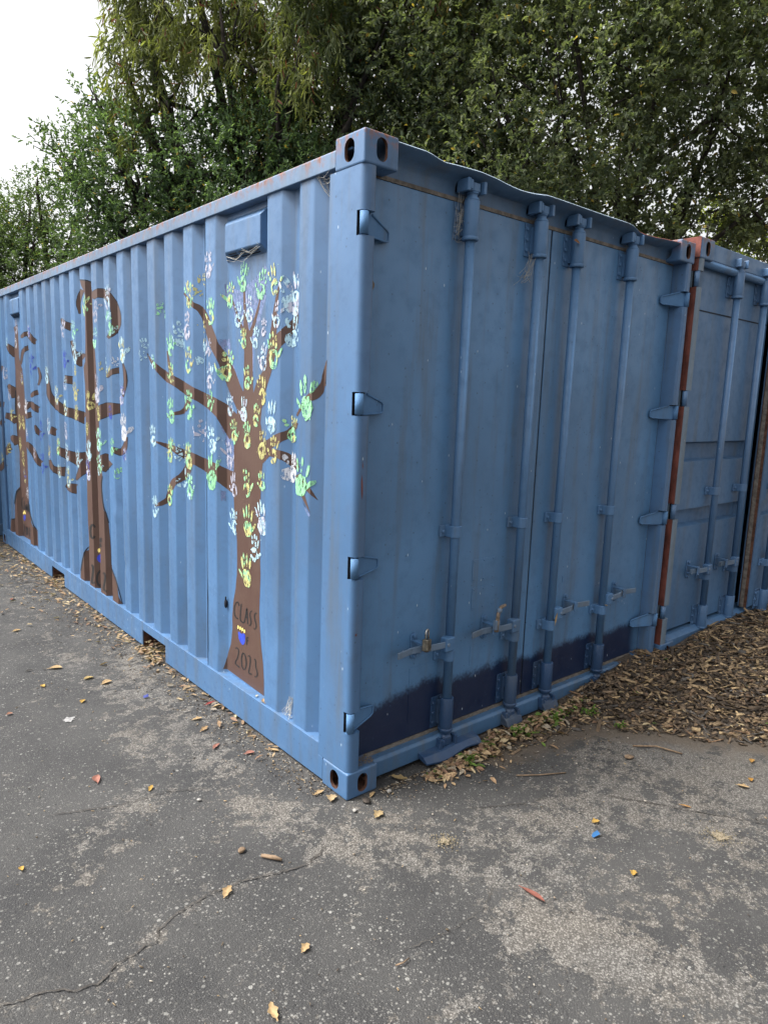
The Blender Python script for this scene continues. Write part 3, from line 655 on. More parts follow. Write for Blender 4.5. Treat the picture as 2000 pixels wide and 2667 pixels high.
# mural outlines in wall coordinates (y along the side, z up): strips of left/right edge points, then handprints (y, z, height, paint)
T1 = [[(1.149,.188,.753,.16),(1.146,.191,.754,.172),(1.14,.222,.754,.213),(1.135,.253,.755,.253),(1.123,.282,.758,.282),(1.108,.313,.761,.311),(1.093,.343,.764,.34),(1.087,.372,.77,.368),(1.082,.401,.777,.396),(1.076,.43,.783,.424),(1.077,.461,.789,.466),(1.078,.492,.795,.509),(1.075,.521,.798,.538),(1.071,.549,.8,.567),(1.067,.577,.802,.596),(1.059,.604,.8,.626),(1.05,.63,.799,.655),(1.042,.657,.797,.685),(1.038,.683,.796,.715),(1.033,.708,.794,.744),(1.029,.733,.793,.773),(1.028,.76,.794,.802),(1.027,.786,.796,.83),(1.026,.813,.797,.859),(1.027,.843,.798,.887),(1.028,.873,.799,.915),(1.029,.903,.8,.944),(1.032,.932,.801,.983),(1.036,.961,.801,1.023),(1.043,.99,.801,1.054),(1.051,1.018,.802,1.085),(1.054,1.048,.798,1.122),(1.058,1.077,.795,1.159),(1.06,1.106,.794,1.192),(1.063,1.136,.793,1.225),(1.063,1.165,.791,1.244),(1.062,1.194,.79,1.263),(1.062,1.224,.788,1.281),(1.062,1.253,.784,1.296),(1.061,1.282,.781,1.311),(1.06,1.312,.777,1.326),(1.06,1.341,.774,1.348),(1.06,1.37,.771,1.37),(1.06,1.399,.768,1.392),(1.066,1.421,.773,1.419),(1.072,1.444,.779,1.445),(1.054,1.474,.79,1.48),(1.036,1.503,.801,1.514),(1.032,1.526,.798,1.536),(1.028,1.549,.794,1.557),(1.024,1.571,.791,1.579),(1.015,1.597,.786,1.598),(1.007,1.622,.781,1.617)],[(1.627,2.171,1.522,2.162),(1.527,2.15,1.509,2.153),(1.515,2.141,1.496,2.145),(1.504,2.132,1.483,2.137),(1.493,2.124,1.469,2.129),(1.483,2.115,1.455,2.122),(1.473,2.107,1.44,2.116),(1.463,2.099,1.425,2.109),(1.452,2.09,1.418,2.104),(1.436,2.081,1.415,2.101),(1.419,2.074,1.411,2.099),(1.415,2.069,1.407,2.097),(1.411,2.065,1.401,2.093),(1.409,2.062,1.396,2.087),(1.406,2.057,1.387,2.079),(1.404,2.05,1.373,2.069),(1.401,2.043,1.278,2.05),(1.398,2.035,1.266,2.041),(1.396,2.028,1.255,2.031),(1.395,2.022,1.246,2.021),(1.393,2.014,1.239,2.012),(1.392,2.007,1.233,2.004),(1.387,1.998,1.227,1.996),(1.382,1.99,1.221,1.988),(1.377,1.981,1.216,1.98),(1.372,1.973,1.21,1.972),(1.366,1.965,1.204,1.964),(1.279,1.949,1.197,1.956),(1.275,1.94,1.191,1.948),(1.27,1.932,1.185,1.94),(1.265,1.924,1.178,1.932),(1.26,1.915,1.172,1.924),(1.255,1.907,1.166,1.916),(1.25,1.899,1.161,1.908),(1.245,1.89,1.16,1.901),(1.24,1.881,1.158,1.894),(1.232,1.871,1.157,1.889),(1.223,1.862,1.155,1.883),(1.214,1.854,1.152,1.878),(1.205,1.846,1.149,1.872),(1.196,1.838,1.147,1.865),(1.188,1.831,1.144,1.859),(1.179,1.823,1.141,1.853),(1.171,1.816,1.138,1.846),(1.163,1.809,1.135,1.839),(1.161,1.803,1.127,1.832),(1.159,1.797,1.118,1.823),(1.157,1.79,1.109,1.815),(1.155,1.783,1.101,1.808),(1.154,1.776,1.094,1.801),(1.152,1.768,1.086,1.793),(1.15,1.761,1.079,1.786),(1.148,1.754,1.071,1.779),(1.146,1.746,1.064,1.771),(1.145,1.739,1.056,1.764),(1.143,1.733,1.048,1.756),(1.142,1.726,1.041,1.747),(1.14,1.718,1.035,1.739),(1.138,1.71,1.029,1.731),(1.137,1.703,1.023,1.723),(1.135,1.695,1.017,1.716),(1.133,1.687,1.012,1.708),(1.127,1.679,1.006,1.7),(1.12,1.671,1,1.692),(1.114,1.663,.995,1.685),(1.107,1.654,.989,1.678),(1.099,1.645,.982,1.672),(1.092,1.637,.975,1.665),(1.085,1.629,.967,1.658),(1.078,1.622,.959,1.65),(1.071,1.614,.952,1.643),(1.064,1.606,.944,1.636),(1.057,1.598,.936,1.629),(1.05,1.591,.928,1.621),(1.043,1.583,.921,1.614),(1.036,1.576,.913,1.607),(1.029,1.568,.905,1.6)],[(.861,1.563,.995,1.564),(.862,1.571,.991,1.573),(.863,1.58,.986,1.582),(.864,1.588,.982,1.59),(.865,1.597,.978,1.599),(.866,1.606,.974,1.608),(.867,1.615,.97,1.616),(.867,1.624,.967,1.624),(.868,1.632,.965,1.631),(.868,1.64,.965,1.639),(.869,1.648,.964,1.647),(.869,1.656,.964,1.655),(.87,1.664,.963,1.662),(.87,1.671,.963,1.67),(.871,1.679,.963,1.678),(.871,1.687,.962,1.686),(.871,1.694,.962,1.694),(.872,1.702,.962,1.702),(.872,1.71,.961,1.71),(.873,1.717,.961,1.717),(.873,1.725,.96,1.725),(.874,1.733,.96,1.733),(.874,1.74,.96,1.741),(.874,1.748,.96,1.749),(.875,1.756,.959,1.756),(.875,1.763,.959,1.764),(.875,1.771,.959,1.772),(.875,1.779,.959,1.78),(.876,1.786,.959,1.788),(.876,1.794,.958,1.795),(.876,1.802,.958,1.803),(.877,1.809,.958,1.811),(.877,1.817,.958,1.819),(.877,1.824,.958,1.826),(.877,1.832,.957,1.834),(.878,1.84,.957,1.841),(.879,1.848,.958,1.849),(.879,1.856,.958,1.857),(.88,1.863,.959,1.864),(.881,1.871,.959,1.872),(.882,1.879,.96,1.88),(.882,1.886,.96,1.888),(.883,1.894,.961,1.896),(.884,1.902,.961,1.903),(.887,1.911,.962,1.91),(.892,1.919,.962,1.916),(.898,1.927,.962,1.924),(.904,1.935,.963,1.932),(.91,1.942,.963,1.94),(.914,1.949,.964,1.948),(.918,1.956,.964,1.957),(.92,1.964,.964,1.965),(.923,1.972,.964,1.973),(.925,1.98,.964,1.981),(.927,1.988,.964,1.989),(.93,1.996,.964,1.997),(.932,2.004,.964,2.005),(.934,2.012,.963,2.013),(.937,2.02,.963,2.021),(.938,2.028,.963,2.029),(.94,2.036,.964,2.037),(.941,2.043,.964,2.044),(.941,2.051,.964,2.052),(.942,2.058,.965,2.059),(.943,2.065,.965,2.067),(.944,2.073,.965,2.074),(.945,2.08,.966,2.082),(.945,2.088,.966,2.089),(.946,2.095,.967,2.097),(.947,2.103,.967,2.104),(.949,2.111,.967,2.112),(.95,2.119,.968,2.12),(.952,2.127,.968,2.128),(.953,2.135,.969,2.136),(.955,2.143,.969,2.144),(.956,2.151,.97,2.152),(.958,2.159,.97,2.16),(.959,2.167,.97,2.168)],[(.921,1.908,.958,1.903),(.928,1.916,.964,1.911),(.934,1.923,.969,1.918),(.941,1.931,.975,1.926),(.948,1.938,.98,1.934),(.955,1.946,.986,1.941),(.961,1.953,.991,1.949),(.968,1.961,.997,1.957),(.975,1.968,1.002,1.965),(.982,1.976,1.008,1.973),(.989,1.984,1.013,1.981),(.995,1.991,1.019,1.989),(1.001,1.999,1.024,1.997),(1.006,2.007,1.029,2.005),(1.012,2.015,1.033,2.013),(1.017,2.023,1.038,2.021),(1.022,2.031,1.043,2.03),(1.028,2.039,1.048,2.038),(1.033,2.047,1.052,2.046),(1.039,2.056,1.057,2.054),(1.045,2.064,1.062,2.063),(1.052,2.072,1.067,2.071),(1.06,2.081,1.072,2.08),(1.068,2.089,1.077,2.089),(1.075,2.098,1.082,2.097)],[(.882,1.911,.92,1.918),(.878,1.919,.914,1.926),(.874,1.926,.909,1.933),(.87,1.934,.904,1.94),(.866,1.941,.898,1.948),(.862,1.948,.893,1.955),(.858,1.956,.888,1.962),(.853,1.963,.882,1.969),(.849,1.971,.877,1.976),(.845,1.978,.872,1.983),(.842,1.986,.867,1.991),(.838,1.993,.863,1.998),(.835,2,.858,2.005),(.831,2.008,.853,2.012),(.828,2.015,.849,2.019),(.824,2.022,.844,2.026),(.821,2.029,.839,2.033),(.818,2.037,.835,2.04),(.814,2.044,.831,2.047),(.812,2.052,.827,2.054),(.809,2.059,.823,2.062),(.807,2.067,.82,2.069),(.804,2.074,.816,2.076),(.802,2.082,.812,2.084),(.799,2.089,.809,2.091),(.797,2.097,.805,2.098),(.794,2.104,.802,2.106),(.792,2.112,.798,2.113),(.789,2.119,.794,2.12)],[(.788,1.582,.903,1.594),(.784,1.589,.898,1.601),(.781,1.597,.894,1.609),(.778,1.604,.889,1.616),(.775,1.612,.885,1.623),(.772,1.619,.88,1.631),(.769,1.626,.876,1.638),(.766,1.634,.871,1.646),(.763,1.641,.867,1.653),(.76,1.648,.863,1.66),(.757,1.655,.858,1.667),(.754,1.663,.854,1.675),(.751,1.67,.85,1.682),(.68,1.676,.845,1.69),(.678,1.682,.839,1.698),(.674,1.688,.832,1.706),(.671,1.694,.825,1.713),(.666,1.701,.817,1.72),(.662,1.708,.81,1.727),(.658,1.715,.803,1.734),(.654,1.722,.796,1.741),(.649,1.729,.789,1.747),(.645,1.737,.783,1.753),(.64,1.745,.778,1.759),(.636,1.753,.774,1.766),(.633,1.761,.771,1.773),(.63,1.768,.767,1.78),(.627,1.775,.764,1.788),(.624,1.782,.761,1.795),(.621,1.789,.757,1.802),(.617,1.796,.754,1.81),(.614,1.803,.683,1.814),(.611,1.809,.679,1.822),(.605,1.814,.674,1.83),(.599,1.82,.669,1.837),(.592,1.826,.664,1.844),(.585,1.832,.66,1.851),(.578,1.838,.655,1.858),(.571,1.844,.651,1.865),(.564,1.849,.646,1.872),(.56,1.854,.64,1.88),(.558,1.857,.63,1.889),(.556,1.86,.619,1.896),(.554,1.864,.607,1.902),(.551,1.868,.597,1.907),(.547,1.873,.588,1.912),(.544,1.878,.579,1.916),(.541,1.884,.57,1.92),(.538,1.891,.561,1.924),(.535,1.898,.557,1.929),(.533,1.905,.554,1.934),(.528,1.911,.55,1.939),(.52,1.918,.547,1.943),(.512,1.926,.544,1.948),(.506,1.934,.541,1.953),(.5,1.942,.538,1.959),(.495,1.95,.535,1.965),(.43,1.952,.533,1.97),(.428,1.961,.53,1.975),(.428,1.969,.527,1.981),(.428,1.976,.524,1.988),(.429,1.983,.521,1.995),(.429,1.99,.518,2.002),(.43,1.997,.514,2.009),(.492,2.013,.511,2.016),(.492,2.02,.508,2.022)],[(.615,1.823,.677,1.828),(.613,1.83,.675,1.835),(.612,1.837,.673,1.842),(.611,1.844,.671,1.849),(.61,1.85,.669,1.856),(.609,1.857,.667,1.863),(.608,1.864,.665,1.87),(.607,1.871,.663,1.877),(.606,1.878,.661,1.884),(.605,1.885,.659,1.89),(.604,1.892,.657,1.897),(.603,1.898,.656,1.904),(.601,1.905,.654,1.911),(.6,1.912,.652,1.918),(.599,1.919,.65,1.924),(.599,1.926,.648,1.931),(.598,1.934,.646,1.938),(.598,1.941,.644,1.945),(.598,1.948,.643,1.952),(.599,1.956,.641,1.96),(.599,1.963,.639,1.967),(.599,1.97,.637,1.974),(.599,1.978,.635,1.981),(.599,1.985,.633,1.989),(.599,1.992,.632,1.996),(.599,1.999,.63,2.003),(.598,2.006,.627,2.01),(.597,2.013,.625,2.017),(.596,2.019,.623,2.023),(.594,2.026,.621,2.03),(.593,2.033,.618,2.037),(.592,2.039,.616,2.043),(.59,2.046,.614,2.05),(.589,2.053,.612,2.056),(.588,2.059,.609,2.063),(.586,2.066,.607,2.069),(.585,2.073,.604,2.076),(.583,2.08,.601,2.083),(.581,2.087,.598,2.09),(.579,2.094,.595,2.097),(.578,2.101,.592,2.104),(.576,2.108,.589,2.111),(.574,2.115,.585,2.117),(.573,2.122,.582,2.124),(.571,2.129,.579,2.131),(.569,2.136,.576,2.138)],[(2.134,1.865,2.132,1.868),(2.132,1.855,2.128,1.86),(2.13,1.846,2.012,1.845),(2.023,1.831,1.996,1.836),(2.012,1.821,1.98,1.827),(1.999,1.81,1.964,1.819),(1.986,1.8,1.945,1.812),(1.973,1.791,1.926,1.805),(1.96,1.781,1.91,1.798),(1.946,1.772,1.905,1.792),(1.93,1.763,1.901,1.786),(1.913,1.754,1.897,1.781),(1.907,1.747,1.893,1.776),(1.904,1.739,1.888,1.77),(1.9,1.732,1.884,1.765),(1.896,1.725,1.772,1.756),(1.892,1.718,1.753,1.75),(1.888,1.711,1.736,1.745),(1.883,1.703,1.719,1.741),(1.768,1.695,1.703,1.737),(1.746,1.69,1.685,1.733),(1.726,1.685,1.665,1.729),(1.706,1.681,1.661,1.725),(1.687,1.676,1.656,1.721),(1.669,1.672,1.651,1.717),(1.662,1.667,1.646,1.712),(1.658,1.662,1.641,1.707),(1.654,1.657,1.633,1.702),(1.65,1.651,1.525,1.695),(1.645,1.646,1.507,1.69),(1.641,1.64,1.489,1.686),(1.634,1.634,1.471,1.681),(1.526,1.629,1.454,1.676),(1.505,1.623,1.438,1.672),(1.484,1.618,1.421,1.669),(1.462,1.614,1.416,1.665),(1.442,1.609,1.411,1.662),(1.423,1.605,1.406,1.658),(1.416,1.601,1.401,1.654),(1.411,1.597,1.396,1.65),(1.407,1.593,1.386,1.646),(1.403,1.588,1.366,1.642),(1.399,1.584,1.266,1.638),(1.395,1.579,1.249,1.635),(1.388,1.574,1.232,1.631),(1.372,1.569,1.215,1.628),(1.274,1.567,1.198,1.624),(1.259,1.562,1.181,1.621),(1.247,1.558,1.163,1.617),(1.235,1.553,1.158,1.612),(1.223,1.548,1.153,1.608),(1.21,1.543,1.149,1.605),(1.197,1.537,1.145,1.601),(1.185,1.532,1.14,1.597),(1.175,1.527,1.136,1.592),(1.169,1.524,1.12,1.586),(1.164,1.52,1.102,1.578),(1.161,1.514,1.087,1.572),(1.158,1.508,1.075,1.566),(1.156,1.501,1.063,1.56),(1.153,1.494,1.051,1.555),(1.151,1.487,1.039,1.55),(1.148,1.48,1.027,1.544),(1.146,1.474,1.014,1.538),(1.144,1.467,1.002,1.531),(1.142,1.46,.99,1.525),(1.139,1.452,.979,1.519),(1.137,1.445,.968,1.513),(1.134,1.437,.956,1.506),(1.124,1.43,.945,1.5),(1.115,1.423,.934,1.494),(1.106,1.416,.923,1.488)],[(1.697,1.735,1.734,1.732),(1.701,1.744,1.737,1.742),(1.704,1.753,1.74,1.751),(1.707,1.762,1.743,1.76),(1.711,1.771,1.745,1.769),(1.714,1.78,1.748,1.779),(1.718,1.79,1.751,1.788),(1.721,1.799,1.754,1.797),(1.725,1.808,1.757,1.807),(1.729,1.817,1.759,1.816),(1.733,1.827,1.761,1.826),(1.737,1.837,1.762,1.836),(1.741,1.847,1.763,1.847),(1.746,1.857,1.764,1.857),(1.75,1.868,1.766,1.867)],[(1.769,1.495,1.775,1.499),(1.744,1.5,1.755,1.507),(1.72,1.506,1.735,1.515),(1.698,1.51,1.714,1.523),(1.677,1.514,1.69,1.529),(1.663,1.515,1.665,1.534),(1.658,1.516,1.659,1.536),(1.653,1.517,1.654,1.538),(1.646,1.519,1.65,1.541),(1.64,1.523,1.646,1.545),(1.623,1.53,1.643,1.55),(1.513,1.541,1.64,1.555),(1.497,1.552,1.638,1.561),(1.487,1.563,1.632,1.569),(1.478,1.572,1.623,1.579),(1.47,1.582,1.526,1.59),(1.462,1.592,1.517,1.599),(1.455,1.602,1.509,1.608),(1.449,1.611,1.502,1.617),(1.444,1.621,1.495,1.626),(1.439,1.63,1.488,1.635),(1.435,1.64,1.482,1.644)],[(1.999,1.348,1.995,1.352),(1.974,1.345,1.968,1.352),(1.949,1.342,1.941,1.352),(1.925,1.339,1.914,1.351),(1.908,1.336,1.906,1.35),(1.903,1.331,1.9,1.348),(1.898,1.326,1.894,1.345),(1.892,1.321,1.888,1.343),(1.887,1.317,1.878,1.341),(1.877,1.312,1.758,1.347),(1.76,1.317,1.732,1.346),(1.739,1.313,1.707,1.345),(1.718,1.31,1.682,1.343),(1.697,1.306,1.664,1.34),(1.676,1.302,1.658,1.337),(1.663,1.297,1.653,1.334),(1.658,1.292,1.647,1.33),(1.653,1.286,1.642,1.327),(1.648,1.281,1.633,1.324),(1.643,1.276,1.523,1.329),(1.638,1.271,1.501,1.327),(1.532,1.276,1.479,1.325),(1.512,1.272,1.458,1.323),(1.492,1.269,1.437,1.321),(1.472,1.266,1.419,1.318),(1.452,1.262,1.414,1.315),(1.433,1.259,1.409,1.311),(1.418,1.256,1.404,1.307),(1.413,1.251,1.399,1.303),(1.409,1.246,1.394,1.299),(1.404,1.242,1.378,1.297),(1.399,1.237,1.275,1.302),(1.395,1.233,1.254,1.3),(1.389,1.228,1.234,1.297),(1.374,1.224,1.216,1.295),(1.277,1.23,1.198,1.292),(1.261,1.225,1.181,1.29),(1.246,1.221,1.164,1.287),(1.231,1.217,1.158,1.284),(1.216,1.213,1.154,1.28),(1.2,1.209,1.149,1.276),(1.184,1.204,1.145,1.273),(1.168,1.2,1.14,1.269),(1.16,1.195,1.135,1.265),(1.155,1.189,1.12,1.263),(1.151,1.183,1.103,1.261),(1.147,1.177,1.087,1.259),(1.142,1.171,1.071,1.258),(1.138,1.166,1.055,1.257),(1.134,1.161,1.038,1.255),(1.12,1.157,1.022,1.254),(1.106,1.153,1.005,1.252),(1.091,1.15,.989,1.251),(1.077,1.146,.973,1.25)],[(1.967,.955,1.977,.964),(1.939,.96,1.952,.973),(1.911,.966,1.927,.983),(1.904,.968,1.909,.991),(1.898,.971,1.904,.997),(1.893,.975,1.9,1.002),(1.887,.98,1.895,1.006),(1.877,.987,1.892,1.011),(1.758,1.015,1.89,1.014),(1.743,1.029,1.888,1.019),(1.735,1.041,1.887,1.027),(1.729,1.052,1.885,1.037),(1.724,1.063,1.883,1.048),(1.718,1.074,1.877,1.059),(1.711,1.084,1.775,1.085),(1.702,1.094,1.767,1.096),(1.691,1.104,1.76,1.107),(1.68,1.114,1.753,1.118),(1.67,1.121,1.742,1.131),(1.664,1.126,1.724,1.145),(1.661,1.129,1.698,1.158),(1.657,1.133,1.672,1.167),(1.651,1.137,1.662,1.174),(1.645,1.143,1.658,1.179),(1.639,1.15,1.654,1.185),(1.534,1.17,1.651,1.191),(1.513,1.18,1.648,1.197),(1.493,1.192,1.646,1.202),(1.479,1.205,1.643,1.208),(1.47,1.217,1.641,1.216),(1.463,1.228,1.638,1.225),(1.456,1.24,1.628,1.235),(1.448,1.251,1.531,1.255),(1.44,1.263,1.524,1.266),(1.433,1.274,1.516,1.277)],[(.775,1.355,.846,1.39),(.764,1.361,.833,1.396),(.753,1.368,.819,1.402),(.674,1.382,.806,1.408),(.664,1.388,.793,1.414),(.653,1.395,.78,1.42),(.643,1.401,.766,1.426),(.633,1.406,.752,1.432),(.623,1.411,.67,1.443),(.611,1.417,.657,1.449),(.599,1.422,.644,1.454),(.586,1.427,.631,1.459),(.574,1.432,.618,1.465),(.563,1.437,.605,1.47),(.558,1.441,.59,1.475),(.555,1.444,.574,1.48),(.552,1.447,.56,1.483),(.548,1.45,.556,1.485),(.544,1.453,.552,1.487),(.54,1.457,.549,1.489),(.535,1.463,.547,1.491),(.528,1.471,.544,1.493),(.519,1.479,.541,1.498),(.511,1.487,.538,1.503),(.503,1.494,.535,1.508),(.496,1.502,.532,1.514),(.429,1.513,.523,1.519),(.424,1.521,.513,1.525),(.42,1.529,.504,1.532)],[(.789,1.317,.852,1.349),(.779,1.324,.838,1.355),(.768,1.33,.825,1.36),(.758,1.337,.811,1.366),(.68,1.351,.798,1.371),(.67,1.358,.785,1.376),(.66,1.364,.771,1.382),(.653,1.368,.754,1.389),(.65,1.37,.664,1.401),(.644,1.371,.641,1.404),(.632,1.37,.622,1.404),(.617,1.369,.605,1.405),(.602,1.369,.589,1.405),(.59,1.367,.572,1.404),(.578,1.366,.559,1.403),(.566,1.364,.554,1.401),(.558,1.362,.55,1.399),(.554,1.359,.546,1.397),(.551,1.357,.542,1.395),(.549,1.354,.537,1.391),(.546,1.351,.532,1.385),(.543,1.347,.52,1.381),(.539,1.343,.508,1.376),(.536,1.339,.496,1.37),(.534,1.336,.423,1.369),(.528,1.331,.414,1.36),(.517,1.326,.409,1.351),(.506,1.319,.404,1.342)],[(.505,1.283,.395,1.319),(.495,1.278,.387,1.313),(.423,1.282,.379,1.307),(.413,1.277,.37,1.302),(.403,1.273,.363,1.296),(.393,1.268,.355,1.29),(.382,1.264,.347,1.284),(.372,1.26,.34,1.278),(.362,1.255,.332,1.272),(.352,1.251,.325,1.267),(.342,1.246,.32,1.261),(.332,1.242,.317,1.254),(.321,1.238,.315,1.248),(.318,1.233,.312,1.241),(.314,1.228,.31,1.235),(.31,1.223,.307,1.228),(.307,1.219,.305,1.222),(.303,1.214,.302,1.215)],[(.404,1.239,.377,1.249),(.398,1.233,.372,1.242),(.392,1.226,.368,1.235),(.387,1.22,.363,1.228),(.381,1.214,.358,1.222),(.375,1.208,.354,1.215),(.369,1.202,.35,1.209),(.362,1.196,.345,1.202),(.356,1.19,.341,1.195),(.35,1.184,.337,1.188),(.343,1.178,.333,1.182),(.336,1.172,.329,1.175),(.33,1.166,.325,1.168),(.323,1.161,.321,1.161)],[(.424,1.559,.497,1.56),(.418,1.566,.492,1.567),(.411,1.573,.425,1.576),(.404,1.58,.42,1.584),(.397,1.586,.414,1.591),(.39,1.592,.409,1.598),(.382,1.598,.403,1.605),(.373,1.603,.397,1.612),(.364,1.607,.392,1.618),(.355,1.612,.386,1.624),(.347,1.617,.381,1.631),(.338,1.621,.374,1.638),(.331,1.624,.364,1.645),(.321,1.626,.351,1.652),(.317,1.628,.339,1.658),(.313,1.631,.328,1.663),(.308,1.635,.32,1.667),(.304,1.64,.317,1.671),(.3,1.647,.314,1.674),(.296,1.655,.312,1.676),(.293,1.664,.31,1.679),(.291,1.673,.308,1.684),(.289,1.68,.306,1.689),(.287,1.688,.303,1.695),(.212,1.694,.301,1.701),(.21,1.702,.3,1.707),(.209,1.709,.299,1.713),(.209,1.716,.298,1.72),(.208,1.723,.298,1.727),(.207,1.729,.297,1.734),(.206,1.736,.296,1.741),(.206,1.743,.295,1.748),(.205,1.75,.294,1.755),(.205,1.757,.293,1.762),(.204,1.764,.29,1.77),(.204,1.772,.213,1.773),(.204,1.779,.209,1.78),(.203,1.786,.206,1.786)]]
